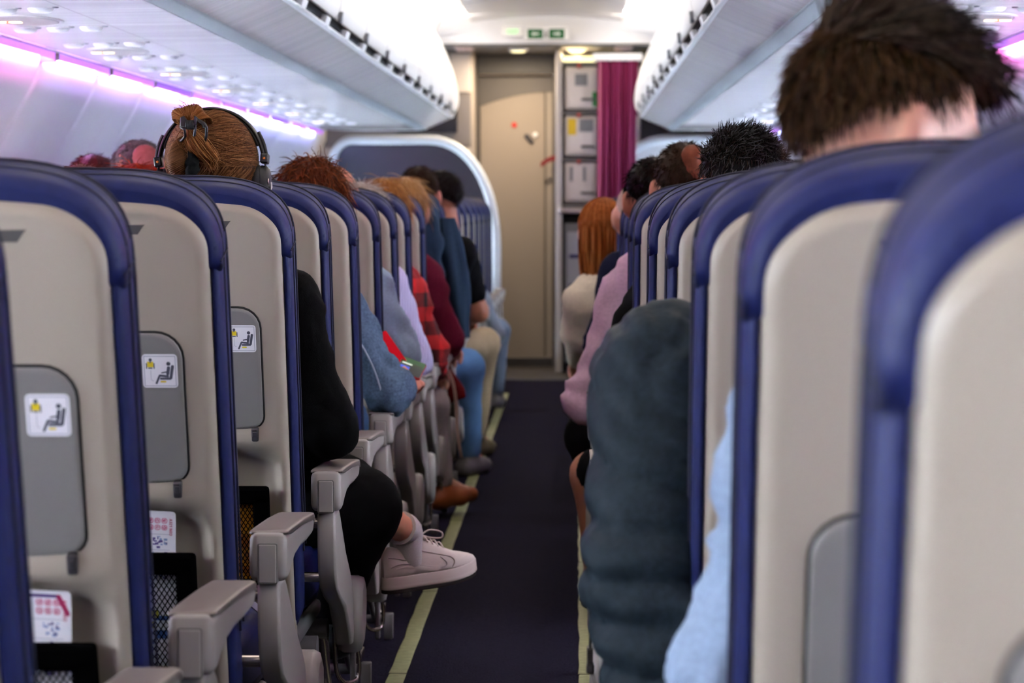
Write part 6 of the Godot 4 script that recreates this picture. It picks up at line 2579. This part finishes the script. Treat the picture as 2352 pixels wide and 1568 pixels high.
	for i in 1300:
		var k := r.randi_range(1, rc.size() - 2)
		var R := 0.0205 * sin(PI * lerpf(0.18, 0.86, float(k) / rc.size()))
		var g := PackedVector3Array()
		var ph := r.randf_range(-0.3, 0.3)
		for m in 9:
			var a := lerpf(-1.7, 1.7, m / 8.0)
			g.append(rc[k] - root + Vector3(sin(a) * R, 0.010 * sin(a + ph) + r.randf_range(-0.0004, 0.0004), cos(a) * R))
		mb.tube(g, 0.0006, 3, lin(browns[r.randi() % 5]) * r.randf_range(0.8, 1.2), false)
	part("hair", mb.mesh(), hair_mat("hair", 0.42), t)
	# sock on the raised foot
	mb = MB.new()
	var an: Vector3 = j.anl
	var shin: Vector3 = (j.knl - j.anl).normalized()
	var fd := Vector3(cos(0.66), 0.0, -sin(0.66))
	mb.tube(curve([an + shin * 0.035 - root, an + shin * 0.0 - root, an - Vector3(0, 0.035, 0) + fd * 0.004 - root, an - Vector3(0, 0.08, 0) + fd * 0.012 - root], 5), PackedFloat32Array([0.0415, 0.0415, 0.041, 0.0405, 0.040, 0.0395, 0.039, 0.038, 0.037, 0.036, 0.035, 0.033, 0.033, 0.032, 0.031, 0.030]), 18)
	part("sock", mb.mesh(), fabric("sock", Color(0.80, 0.76, 0.76), 0.9, 20.0, 0.5), t)
	sneaker(an + Vector3(-0.004, -0.145, 0) - fd * 0.066, fd)
	hair_clip(dd)
	scrunchie(dd)
	headphones(xf, root, j.head)

func hair_clip(dd: float) -> void:
	var c := P(436, 289, dd - 0.03)
	var t := thing("hair_clip", "dark grey claw clip holding up the hair of the woman in headphones", "hair clip", c)
	var m := mat("clip", Color(0.085, 0.075, 0.085), 0.4)
	var o := func(px: float, py: float, z: float) -> Vector3: return P(px, py, dd - 0.03) - c + Vector3(0, 0, z)
	# two angular open frames, left and right of the spring
	var mb := MB.new()
	var fr := [o.call(416, 272, -0.004), o.call(416, 292, 0.004), o.call(426, 298, 0.008), o.call(425, 313, -0.002), o.call(414, 323, -0.014), o.call(405, 322, -0.022)]
	mb.tube(PackedVector3Array(fr), 0.0030, 6)
	part("left_prongs", mb.mesh(), m, t)
	mb = MB.new()
	mb.tube(PackedVector3Array([o.call(449, 272, 0.0), o.call(470, 284, 0.004), o.call(475, 294, 0.004), o.call(474, 310, 0.0), o.call(469, 326, -0.010)]), 0.0034, 6)
	mb.tube(PackedVector3Array([o.call(449, 278, 0.004), o.call(449, 298, 0.006), o.call(446, 312, 0.0)]), 0.0032, 6)
	mb.tube(PackedVector3Array([o.call(452, 276, 0.004), o.call(466, 285, 0.006), o.call(469, 293, 0.006)]), 0.0022, 6)
	part("right_prongs", mb.mesh(), m, t)
	mb = MB.new()
	var q: Vector3 = o.call(422, 280, 0.006)
	mb.slab(PackedVector2Array([Vector2(-0.007, -0.009), Vector2(0.004, -0.013), Vector2(0.008, 0.004), Vector2(0.001, 0.012), Vector2(-0.006, 0.009)]), [Vector2(0.001, -0.002), Vector2(0, -0.001), Vector2(0, 0.002), Vector2(0.001, 0.003)], Transform3D(Basis(Vector3.UP, 0.3), q))
	q = o.call(449, 276, 0.006)
	mb.slab(PackedVector2Array([Vector2(-0.004, -0.012), Vector2(0.004, -0.010), Vector2(0.005, 0.006), Vector2(-0.001, 0.009)]), [Vector2(0.001, -0.002), Vector2(0, -0.001), Vector2(0, 0.002), Vector2(0.001, 0.003)], Transform3D(Basis(Vector3.UP, -0.2), q))
	part("finger_tabs", mb.mesh(), m, t)
	mb = MB.new()
	var sp := PackedVector3Array()
	for i in 49:
		var a := TAU * i / 8.0
		sp.append(o.call(429.0 + i * 0.36, 287.0, 0.004) + Vector3(0, cos(a) * 0.0085, sin(a) * 0.0085))
	mb.tube(sp, 0.0016, 5)
	mb.tube(PackedVector3Array([o.call(426, 287, 0.004), o.call(450, 287, 0.004)]), 0.006, 8)
	part("spring", mb.mesh(), mats.black, t)

func scrunchie(dd: float) -> void:
	var c := P(434, 384, dd - 0.018)
	var t := thing("scrunchie", "dark ruched hair tie below the claw clip", "hair tie", c)
	var mb := MB.new()
	var rings := []
	for i in 29:
		var u := i / 28.0
		var y := lerpf(0.034, -0.036, u)
		var w := (0.0065 + 0.0075 * sin(PI * clampf(u * 1.05, 0, 1))) * (1.0 + 0.10 * sin(u * 24.0))
		var ring := PackedVector3Array()
		for k in 16:
			var a := TAU * k / 16
			var f := 1.0 + 0.10 * sin(a * 3.0 + u * 14.0)
			ring.append(Vector3(cos(a) * w * f * 1.05 + 0.006 * sin(u * 3.0) + lerpf(0.006, -0.004, u), y, sin(a) * w * f * 0.8))
		rings.append(ring)
	mb.loft(rings)
	part("ruched_cloth", mb.mesh(), fabric("scrunchie", Color(0.055, 0.065, 0.065), 0.7, 10.0), t)

func headphones(xf: Transform3D, root: Vector3, head: Vector3) -> void:
	var t := thing("headphones", "black over-ear headphones worn by the woman with tied up hair", "headphones", head)
	var hx := Transform3D(xf.basis, Vector3.ZERO)
	var w := mat("phones", Color(0.022, 0.021, 0.022), 0.38)
	var band := MB.new()
	var rings := []
	for i in 33:
		var a := lerpf(0.10, PI - 0.10, i / 32.0)
		var c := Vector3(cos(a) * 0.1115, 0.012 + sin(a) * 0.1185, 0.004)
		var n := Vector3(cos(a), sin(a), 0)
		var ring := PackedVector3Array()
		for k in 12:
			var b := TAU * k / 12
			ring.append(hx * (c + n * 0.0052 * cos(b) + Vector3(0, 0, 0.0165 * sin(b))))
		rings.append(ring)
	band.loft(rings)
	part("headband", band.mesh(), w, t)
	band = MB.new()
	rings = []
	for i in 25:
		var a := lerpf(0.35, PI - 0.35, i / 24.0)
		var c := Vector3(cos(a) * 0.1060, 0.012 + sin(a) * 0.1130, 0.004)
		var n := Vector3(cos(a), sin(a), 0)
		var ring := PackedVector3Array()
		for k in 12:
			var b := TAU * k / 12
			ring.append(hx * (c + n * 0.0055 * cos(b) + Vector3(0, 0, 0.0150 * sin(b))))
		rings.append(ring)
	band.loft(rings)
	part("band_padding", band.mesh(), mat("phones_pad", Color(0.03, 0.028, 0.027), 0.7), t)
	for s in [-1, 1]:
		var o := Vector3(s * 0.1125, 0.020, 0.004)
		var mb := MB.new()
		mb.box(Vector3(-0.0085, -0.009, -0.017), Vector3(0.0085, 0.012, 0.019), 0.003, hx * Transform3D(Basis(Vector3(0, 0, 1), -s * 0.10), o))
		var blk := part("hinge_block", mb.mesh(), w, t)
		mb = MB.new()
		mb.slab(MB.ellipse(0.0030, 0.0030, 12), [Vector2(0, -0.001), Vector2(0, 0.001), Vector2(0.001, 0.0018)], hx * Transform3D(Basis(), o + Vector3(0, 0.001, 0.0195)))
		part("rivet", mb.mesh(), mat("brass", Color(0.75, 0.45, 0.20), 0.35, 0.8), blk)
		# slider rods
		mb = MB.new()
		for z in [-0.006, 0.010]:
			mb.tube(PackedVector3Array([hx * (o + Vector3(0, -0.006, z)), hx * (o + Vector3(s * 0.003, -0.032, z))]), 0.0016, 6)
		mb.tube(curve([hx * Vector3(s * 0.1010, 0.078, 0.008), hx * Vector3(s * 0.1115, 0.053, 0.010), hx * Vector3(s * 0.1165, 0.028, 0.010)], 4), 0.0042, 8)
		part("slider", mb.mesh(), mats.black, t)
		# cup
		var cx := Transform3D(Basis(Vector3.UP, s * PI / 2) * Basis(Vector3.RIGHT, 0.0), Vector3(s * 0.096, -0.030, 0.004))
		mb = MB.new()
		mb.slab(MB.ellipse(0.036, 0.041, 28), [Vector2(0.008, -0.014), Vector2(0.001, -0.008), Vector2(0.0, 0.0), Vector2(0.003, 0.006)], hx * cx)
		part("ear_pad", mb.mesh(), mats.phones_pad, t)
		mb = MB.new()
		mb.slab(MB.ellipse(0.032, 0.038, 28), [Vector2(0.002, 0.004), Vector2(0.0, 0.010), Vector2(0.002, 0.020), Vector2(0.009, 0.026), Vector2(0.016, 0.028)], hx * cx)
		var cup := part("ear_cup", mb.mesh(), mat("cup", Color(0.055, 0.056, 0.06), 0.5), t)
		# yoke
		mb = MB.new()
		mb.tube(curve([hx * (o + Vector3(s * 0.003, -0.030, 0.004)), hx * (cx * Vector3(0.018 * s, 0.030, 0.024)), hx * (cx * Vector3(-0.026 * s, 0.004, 0.024)), hx * (cx * Vector3(-0.018 * s, -0.012, 0.024))], 6), 0.0016, 6)
		part("yoke", mb.mesh(), mats.steel, cup)
		mb = MB.new()
		mb.slab(MB.ellipse(0.006, 0.006, 12), [Vector2(0, 0.018), Vector2(0, 0.026), Vector2(0.002, 0.028)], hx * cx * Transform3D(Basis(), Vector3(-0.018 * s, -0.012, 0)))
		part("pivot", mb.mesh(), mats.black, cup)
		# a pale script mark on the cup
		mb = MB.new()
		var mk := []
		for q in [[-0.010, 0.000], [-0.004, 0.007], [0.002, 0.010], [0.000, 0.003], [0.004, -0.004], [0.010, -0.006]]:
			mk.append(hx * (cx * Vector3(-q[0] * s - 0.004 * s, q[1] - 0.010, 0.0284)))
		mb.tube(curve(mk, 4), 0.0016, 5)
		part("white_mark", mb.mesh(), mats.white, cup)

func sneaker(heel: Vector3, fd: Vector3) -> void:
	# heel: bottom of the sole at the back; fd: the way it points
	var t := thing("sneaker", "white laced sneaker of the crossed leg hanging over the aisle", "shoe", heel)
	var x := fd.normalized()
	var b := Basis(x, Vector3.UP, x.cross(Vector3.UP)) * Basis(Vector3(0, 0, 1), 0.055)
	var xf := Transform3D(b, Vector3.ZERO)
	var L := 0.272
	var wl := func(u: float) -> float:
		# half width along the sole
		return (0.032 + 0.012 * smooth(0.25, 0.72, u)) * sqrt(clampf(1.0 - pow(absf(u - 0.5) * 2.0, 5.0), 0.0, 1.0))
	var o := PackedVector2Array()
	for i in 25:
		var u := 0.5 - 0.5 * cos(PI * i / 24.0)
		o.append(Vector2(u * L, -wl.call(u)))
	for i in range(23, 0, -1):
		var u := 0.5 - 0.5 * cos(PI * i / 24.0)
		o.append(Vector2(u * L, wl.call(u)))
	var flat := xf * Transform3D(Basis(Vector3(1, 0, 0), Vector3(0, 0, 1), Vector3(0, -1, 0)).inverse(), Vector3.ZERO)
	flat = xf * Transform3D(Basis(Vector3(1, 0, 0), Vector3(0, 0, -1), Vector3(0, 1, 0)), Vector3.ZERO)
	var spring := func(mb: MB) -> void:
		# toe spring: bend the front up a little
		for i in mb.v.size():
			var q: Vector3 = xf.affine_inverse() * mb.v[i]
			q.y += 0.016 * pow(clampf((q.x / L - 0.55) / 0.45, 0.0, 1.2), 2.0)
			mb.v[i] = xf * q
	var mb := MB.new()
	mb.slab(o, [Vector2(0.004, 0.0), Vector2(0.001, 0.002), Vector2(0.001, 0.010), Vector2(0.002, 0.011)], flat)
	spring.call(mb)
	part("outsole", mb.mesh(), mat("outsole", Color(0.11, 0.075, 0.055), 0.8), t)
	mb = MB.new()
	mb.slab(o, [Vector2(0.001, 0.010), Vector2(-0.0015, 0.012), Vector2(-0.001, 0.018), Vector2(0.0, 0.020), Vector2(-0.0005, 0.022), Vector2(0.0005, 0.038), Vector2(0.0035, 0.041)], flat)
	spring.call(mb)
	var white := fabric("shoe_white", Color(0.80, 0.735, 0.715), 0.5, 12.0, 0.12, 0.95)
	part("midsole", mb.mesh(), mat("midsole", Color(0.74, 0.67, 0.645), 0.5), t)
	# upper: rings across, heel to toe
	mb = MB.new()
	var rings := []
	var us := [0.012, 0.03, 0.07, 0.13, 0.20, 0.27, 0.33, 0.39, 0.46, 0.54, 0.62, 0.70, 0.78, 0.86, 0.92, 0.96, 0.985]
	var tops := [0.085, 0.104, 0.112, 0.110, 0.103, 0.106, 0.124, 0.130, 0.121, 0.109, 0.096, 0.084, 0.073, 0.065, 0.057, 0.050, 0.042]
	for i in us.size():
		var w: float = wl.call(us[i]) - 0.003
		var ring := PackedVector3Array()
		for k in 20:
			var a := PI * k / 19.0
			var ca := cos(a)
			var sa := sin(a)
			var nar := lerpf(1.0, 0.86, smooth(0.0, 1.0, sa)) if us[i] < 0.6 else 1.0
			ring.append(xf * Vector3(us[i] * L, 0.034 + (tops[i] - 0.034) * pow(sa, 0.72), w * signf(ca) * pow(absf(ca), 0.62) * (nar if absf(ca) < 0.99 else 1.0)))
		rings.append(ring)
	mb.loft(rings)
	spring.call(mb)
	part("upper", mb.mesh(), white, t)
	# collar and stitched panels: raised welts on the side that faces the camera
	mb = MB.new()
	var side_pt := func(u: float, y: float) -> Vector3:
		var w: float = wl.call(u) - 0.002
		var i := 0
		while i < us.size() - 2 and us[i + 1] < u:
			i += 1
		var top: float = lerpf(tops[i], tops[i + 1], clampf((u - us[i]) / (us[i + 1] - us[i]), 0, 1))
		var sa := pow(clampf((y - 0.034) / maxf(top - 0.034, 0.001), 0.0, 1.0), 1.0 / 0.72)
		var ca := sqrt(maxf(1.0 - sa * sa, 0.0))
		var nar := lerpf(1.0, 0.86, smooth(0.0, 1.0, sa)) if u < 0.6 else 1.0
		var q := Vector3(u * L, y, w * pow(ca, 0.62) * nar)
		q.y += 0.016 * pow(clampf((u - 0.55) / 0.45, 0.0, 1.2), 2.0)
		return xf * q
	for path in [[[0.06, 0.064], [0.16, 0.070], [0.30, 0.064], [0.44, 0.055], [0.54, 0.050], [0.60, 0.053], [0.60, 0.062], [0.555, 0.075]], [[0.36, 0.096], [0.46, 0.088], [0.56, 0.080], [0.66, 0.070], [0.69, 0.058], [0.665, 0.046]], [[0.05, 0.088], [0.13, 0.084], [0.20, 0.078], [0.27, 0.082], [0.33, 0.095]]]:
		var pts := []
		for q in path:
			pts.append(side_pt.call(q[0], q[1]))
		mb.tube(curve(pts, 5), 0.0013, 5)
	part("stitching", mb.mesh(), mat("stitch", Color(0.60, 0.54, 0.53), 0.7), t)
	# curved stripe on the side
	mb = MB.new()
	var up := PackedVector3Array()
	var rr := []
	var cu := [[0.10, 0.060, 0.001], [0.20, 0.062, 0.003], [0.32, 0.057, 0.005], [0.44, 0.051, 0.007], [0.52, 0.050, 0.007], [0.57, 0.056, 0.005], [0.585, 0.066, 0.002]]
	for q in cu:
		rr.append(PackedVector3Array([side_pt.call(q[0], q[1] - q[2]) + b.z * 0.0005, side_pt.call(q[0], q[1]) + b.z * 0.0016, side_pt.call(q[0], q[1] + q[2]) + b.z * 0.0005]))
	mb.grid(rr, b.z)
	part("side_stripe", mb.mesh(), white, t)
	# tongue and laces
	mb = MB.new()
	mb.slab(MB.rect(0.06, 0.044, 0.014), [Vector2(0.002, -0.004), Vector2(0, -0.002), Vector2(0, 0.002), Vector2(0.002, 0.004)], xf * Transform3D(Basis(Vector3(0, 0, 1), -0.75) * Basis(Vector3(1, 0, 0), -PI / 2), Vector3(0.38 * L, 0.134, 0)))
	part("tongue", mb.mesh(), white, t)
	mb = MB.new()
	for i in 5:
		var u := 0.40 + 0.055 * i
		var yt := lerpf(0.133, 0.104, i / 4.0)
		mb.tube(curve([xf * Vector3(u * L, yt - 0.012, -0.022), xf * Vector3(u * L + 0.003, yt, 0), xf * Vector3(u * L, yt - 0.012, 0.022)], 5), 0.0022, 6)
	# bow loops
	var k0 := Vector3(0.44 * L, 0.128, 0.0)
	mb.tube(curve([xf * k0, xf * (k0 + Vector3(0.018, 0.012, 0.012)), xf * (k0 + Vector3(0.045, 0.004, 0.022)), xf * (k0 + Vector3(0.046, -0.010, 0.020)), xf * (k0 + Vector3(0.022, -0.008, 0.010)), xf * k0], 6), 0.0021, 6)
	mb.tube(curve([xf * k0, xf * (k0 + Vector3(-0.010, 0.022, -0.008)), xf * (k0 + Vector3(-0.022, 0.030, -0.014)), xf * (k0 + Vector3(-0.026, 0.016, -0.012)), xf * k0], 6), 0.0021, 6)
	part("laces", mb.mesh(), mat("lace", Color(0.80, 0.74, 0.73), 0.8), t)

# ---------------------------------------------------------------- small things
func on_back(s: int, d: float, u: float, v: float, w: float) -> Vector3:
	return Vector3(s * SEAT_X, 0, -d) + LEAN * Vector3(u, v, w)

func build_small_things() -> void:
	# what sticks out of the seat pockets
	var tb := LEAN.basis
	var at := Vector3.ZERO
	var mb: MB
	for i in [1, 2]:
		var lab: String = ["", "white safety card with violet border in the leftmost seat pocket", "white safety card with pink symbols in the pocket of the second seat"][i]
		var card := thing("safety_card", lab, "card", on_back(-1, LEFT_ROWS[i] - 0.07, 0.065, -0.52, 0.013))
		card.basis = tb * Basis(Vector3(0, 0, 1), -0.05)
		mb = MB.new()
		mb.slab(MB.rect(0.125, 0.175, 0.006), [Vector2(0, 0), Vector2(0, 0.0008)])
		part("card_sheet", mb.mesh(), printed("card%d" % i, 3 if i == 1 else 2), card)
		var tm := TextMesh.new()
		tm.text = "A321 NEO"
		var f := SystemFont.new()
		f.font_names = PackedStringArray(["Droid Sans"])
		f.font_weight = 600
		tm.font = f
		tm.font_size = 24
		tm.pixel_size = 0.00027
		tm.depth = 0.0003
		part("lettering", tm, mat("letter_pink", Color(0.66, 0.16, 0.32), 0.6), card, Transform3D(Basis(Vector3(0, 0, 1), -PI / 2), Vector3(0.0545, 0.060, 0.001)))
	var mg_words := ["", "blue and white magazine in the net pocket of the leftmost seat", "white magazine with yellow and blue spots in the second net pocket", "yellow magazine in the net pocket behind the woman in headphones"]
	for i in [1, 2, 3]:
		var mz := thing("magazine", mg_words[i], "magazine", on_back(-1, LEFT_ROWS[i] - 0.07, 0.0, -0.622, 0.002))
		mz.basis = tb
		mb = MB.new()
		mb.slab(MB.rect(0.27, 0.19, 0.003, 2), [Vector2(0, 0), Vector2(0, 0.008), Vector2(0.001, 0.009)])
		part("cover", mb.mesh(), printed("mag%d" % i, 6 if i == 3 else 5, 0.4), mz)
	# slip of paper in the third pocket
	var slip := thing("paper_slip", "cream printed slip with number 12 01 above the third seat pocket", "paper slip", on_back(-1, LEFT_ROWS[3] - 0.07, 0.062, -0.475, 0.012))
	slip.basis = tb
	mb = MB.new()
	mb.slab(MB.rect(0.075, 0.125, 0.002, 2), [Vector2(0, 0), Vector2(0, 0.0006)])
	part("slip_sheet", mb.mesh(), printed("slip", 4), slip)
	var tm2 := TextMesh.new()
	tm2.text = "12 01"
	var f2 := SystemFont.new()
	f2.font_names = PackedStringArray(["Droid Sans Mono"])
	tm2.font = f2
	tm2.font_size = 24
	tm2.pixel_size = 0.00042
	tm2.depth = 0.0003
	part("lettering", tm2, mat("letter_dark", Color(0.15, 0.14, 0.15), 0.7), slip, Transform3D(Basis(Vector3(0, 0, 1), -PI / 2), Vector3(0.009, 0.012, 0.0009)))
	# seat belts on the second row's cushion
	var bl := thing("seat_belt", "folded grey seat belt with chrome buckle on the second left seat cushion", "seat belt", Vector3(-SEAT_X + 0.10, 0.41, -4.40))
	mb = MB.new()
	var rings := []
	for q in [[-0.10, 0.004, 0.0], [-0.03, 0.012, 0.01], [0.03, 0.045, 0.0], [0.07, 0.050, -0.01], [0.11, 0.010, -0.03], [0.12, 0.002, -0.05]]:
		rings.append(PackedVector3Array([Vector3(q[0], q[1], q[2] - 0.024), Vector3(q[0], q[1] + 0.004, q[2] - 0.022), Vector3(q[0], q[1] + 0.004, q[2] + 0.022), Vector3(q[0], q[1], q[2] + 0.024)]))
	mb.loft(rings)
	part("webbing", mb.mesh(), fabric("webbing", Color(0.62, 0.61, 0.66), 0.8, 20.0), bl)
	mb = MB.new()
	mb.slab(PackedVector2Array([Vector2(-0.03, -0.012), Vector2(0.045, -0.016), Vector2(0.012, 0.028), Vector2(-0.026, 0.030)]), [Vector2(0.002, -0.006), Vector2(0, -0.004), Vector2(0, 0.004), Vector2(0.002, 0.006)], Transform3D(Basis(), Vector3(0.02, 0.030, 0.034)))
	part("buckle", mb.mesh(), mats.steel, bl)
	mb = MB.new()
	mb.slab(MB.ellipse(0.007, 0.007, 12), [Vector2(0, 0), Vector2(0.001, 0.004), Vector2(0.004, 0.005)], Transform3D(Basis(), Vector3(0.012, 0.030, 0.040)))
	part("rivet", mb.mesh(), mats.steel, bl)
	# phone and red folder in the denim hand
	var pc := P(944, 845, 6.97)
	var ph := thing("phone", "phone with green card game screen and red edge in the denim sleeved hand", "phone", pc)
	var bx := (P(982, 838, 6.99) - P(928, 818, 6.99)).normalized()
	var by := (P(928, 818, 7.05) - P(906, 850, 6.90)).normalized()
	by = (by - bx * by.dot(bx)).normalized()
	ph.basis = Basis(bx, by, bx.cross(by))
	mb = MB.new()
	mb.slab(MB.rect(0.074, 0.150, 0.010), [Vector2(0.002, -0.004), Vector2(0, -0.003), Vector2(0, 0.002), Vector2(0.001, 0.003)])
	part("case", mb.mesh(), mat("case_red", Color(0.62, 0.06, 0.07), 0.5), ph)
	mb = MB.new()
	mb.slab(MB.rect(0.070, 0.146, 0.009), [Vector2(0, 0.002), Vector2(0.0005, 0.0036)])
	var sm := printed("phone_screen", 7, 0.15)
	sm.emission_enabled = true
	sm.emission_texture = sm.albedo_texture
	sm.emission = Color.BLACK
	sm.emission_energy_multiplier = 0.5
	part("screen", mb.mesh(), sm, ph)
	var rc := P(893, 808, 7.02)
	var rf := thing("booklet", "glossy red booklet leaning between denim sleeve and phone", "booklet", rc)
	bx = (P(893, 768, 7.02) - P(868, 786, 7.02)).normalized()
	by = (P(893, 768, 7.02) - P(928, 826, 7.0)).normalized()
	by = (by - bx * by.dot(bx)).normalized()
	rf.basis = Basis(bx, by, bx.cross(by))
	mb = MB.new()
	mb.slab(MB.rect(0.056, 0.115, 0.004, 3), [Vector2(0, -0.003), Vector2(0, 0.002), Vector2(0.001, 0.003)])
	part("cover", mb.mesh(), mat("booklet_red", Color(0.82, 0.07, 0.13), 0.22), rf)
	# jacket draped over the tenth seat
	draped_jacket()
	# red bag with a pale strap
	var bg := thing("bag", "small dark red drawstring bag hanging at an armrest in the aisle", "bag", P(1036, 835, 9.75))
	mb = MB.new()
	rings = []
	for i in 15:
		var u := i / 14.0
		var c := P(lerpf(1022, 1040, u), lerpf(842, 925, u), 9.75) - bg.position
		var w := lerpf(0.022, 0.060, smooth(0.0, 0.75, u)) * (1.0 - 0.75 * smooth(0.9, 1.0, u))
		var ring := PackedVector3Array()
		for k in 18:
			var a := TAU * k / 18
			ring.append(c + Vector3(cos(a) * w * (1.0 + 0.06 * sin(a * 5 + u * 6)), 0.010 * u * cos(a), sin(a) * w * 0.7))
		rings.append(ring)
	mb.loft(rings)
	part("bag_body", mb.mesh(), fabric("bag_red", Color(0.36, 0.03, 0.045), 0.8, 8.0), bg)
	mb = MB.new()
	var sp := []
	for q in [[1018, 835, 9.70], [1030, 850, 9.67], [1042, 885, 9.66], [1048, 930, 9.66], [1050, 980, 9.66], [1056, 1030, 9.66], [1060, 1050, 9.68]]:
		sp.append(P(q[0], q[1], q[2]) - bg.position)
	var c2 := curve(sp, 4)
	rings = []
	for q in c2:
		rings.append(PackedVector3Array([q + Vector3(-0.006, 0, 0), q + Vector3(-0.006, 0, 0.002), q + Vector3(0.006, 0, 0.002), q + Vector3(0.006, 0, 0)]))
	mb.loft(rings)
	part("strap", mb.mesh(), fabric("strap_pale", Color(0.78, 0.66, 0.60), 0.8, 20.0), bg)
	# a black strap with a buckle end hanging beside the right side panel
	var st := thing("hanging_strap", "black webbing strap with metal buckle end hanging beside the right seats", "strap", P(1360, 1290, 3.62))
	mb = MB.new()
	sp = []
	for q in [[1366, 1230, 3.64], [1359, 1300, 3.62], [1355, 1380, 3.61], [1357, 1440, 3.61], [1355, 1485, 3.61]]:
		sp.append(P(q[0], q[1], q[2]) - st.position)
	rings = []
	for q in curve(sp, 5):
		rings.append(PackedVector3Array([q + Vector3(-0.002, 0, -0.012), q + Vector3(0.001, 0, -0.012), q + Vector3(0.002, 0, 0.012), q + Vector3(-0.001, 0, 0.012)]))
	mb.loft(rings)
	part("webbing", mb.mesh(), mats.black, st)
	mb = MB.new()
	for i in 9:
		var q := P(1355, 1487 + i * 5.0, 3.61) - st.position
		mb.box(q + Vector3(-0.0045, -0.0010, -0.012), q + Vector3(0.0045, 0.0012, 0.012), 0.0006)
	var q2 := P(1356, 1535, 3.61) - st.position
	mb.box(q2 + Vector3(-0.006, -0.006, -0.012), q2 + Vector3(0.006, 0.008, 0.012), 0.003)
	part("ribbed_tab", mb.mesh(), mats.dark_steel, st)
	mb = MB.new()
	var q3 := P(1362, 1555, 3.61) - st.position
	mb.tube(PackedVector3Array([q3 + Vector3(-0.004, 0.012, 0), q3 + Vector3(0.002, -0.012, 0.002), q3 + Vector3(0.005, -0.012, 0.002), q3 + Vector3(-0.001, 0.012, 0), q3 + Vector3(-0.004, 0.012, 0)]), 0.0012, 6)
	part("buckle", mb.mesh(), mats.steel, st)

func draped_jacket() -> void:
	# a jacket laid over the top and aisle corner of the seat
	var d: float = LEFT_ROWS[10] - 0.07
	var t := thing("draped_jacket", "dark teal jacket draped over the aisle corner of a left seat", "jacket", Vector3(-SEAT_X, 0, -d))
	var mb := MB.new()
	var o := back_outline(0.2205, 0.113, -0.69, 0.145, 2.5, 14)
	# keep the outline from the middle of the top down the aisle edge
	var best := PackedVector2Array()
	for i in o.size():
		if o[i].x > -0.02 and o[i].y > -0.3:
			best.append(o[i])
	best.sort()
	var edge := []
	for q in o:
		if q.x >= 0.0 and q.y > -0.62:
			edge.append(q)
	edge.sort_custom(func(a: Vector2, b: Vector2) -> bool: return atan2(a.x, a.y + 0.62) < atan2(b.x, b.y + 0.62))
	# resample
	var path := PackedVector2Array()
	for i in edge.size() - 1:
		var n := maxi(1, int(edge[i].distance_to(edge[i + 1]) / 0.018))
		for k in n:
			path.append(edge[i].lerp(edge[i + 1], float(k) / n))
	path.append(edge[edge.size() - 1])
	var rows := []
	for s in 2:
		rows = []
		for i in path.size():
			var p := path[i]
			var dn := (path[mini(i + 1, path.size() - 1)] - path[maxi(i - 1, 0)]).normalized()
			var nn := Vector2(-dn.y, dn.x)
			if nn.dot(p - Vector2(0, -0.3)) < 0.0:
				nn = -nn
			var u := float(i) / (path.size() - 1)
			var r := PackedVector3Array()
			var drop := 0.09 + 0.02 * sin(u * 17.0)
			for k in 17:
				var w := lerpf(-1.0, 1.0, k / 16.0)
				var fold := 0.010 * sin(u * 26.0 + w * 2.0) + 0.008 * sin(u * 11.0 + w * 5.0)
				var th := 0.004 * s
				var q: Vector3
				if absf(w) < 0.35:
					var off := p + nn * (0.016 + th + maxf(fold, -0.006))
					q = Vector3(off.x, off.y, -0.055 + w / 0.35 * 0.070)
				else:
					var v := (absf(w) - 0.35) / 0.65
					var ins := p + nn * (0.016 - v * drop * (1.0 if w > 0 else 1.5))
					q = Vector3(ins.x, ins.y, (0.020 + 0.006 * sin(v * 3.0) + th + absf(fold) * 0.8) if w > 0 else (-0.130 - th - absf(fold)))
				r.append(LEAN * q)
			rows.append(r)
		mb.grid(rows, Vector3(0.5, 0.2, 1.0))
	# the sleeve and body hanging down in the aisle
	var cl := []
	for i in 17:
		var u := i / 16.0
		var c := P(lerpf(1022, 1058, u), lerpf(500, 775, u), d + 0.14 + 0.10 * u) - t.position
		var w := 0.032 + 0.022 * sin(PI * clampf(u * 1.1, 0, 1))
		var ring := PackedVector3Array()
		for k in 26:
			var a := TAU * k / 26
			var f := 1.0 + 0.13 * sin(a * 4.0 + u * 3.0) + 0.06 * sin(a * 7.0 - u * 5.0)
			ring.append(c + Vector3(cos(a) * w * f * 1.15, 0.0, sin(a) * w * f * 1.3))
		cl.append(ring)
	mb.loft(cl)
	part("jacket_cloth", mb.mesh(), fabric("teal_jacket", Color(0.145, 0.21, 0.285), 0.75, 6.0, 0.3), t)
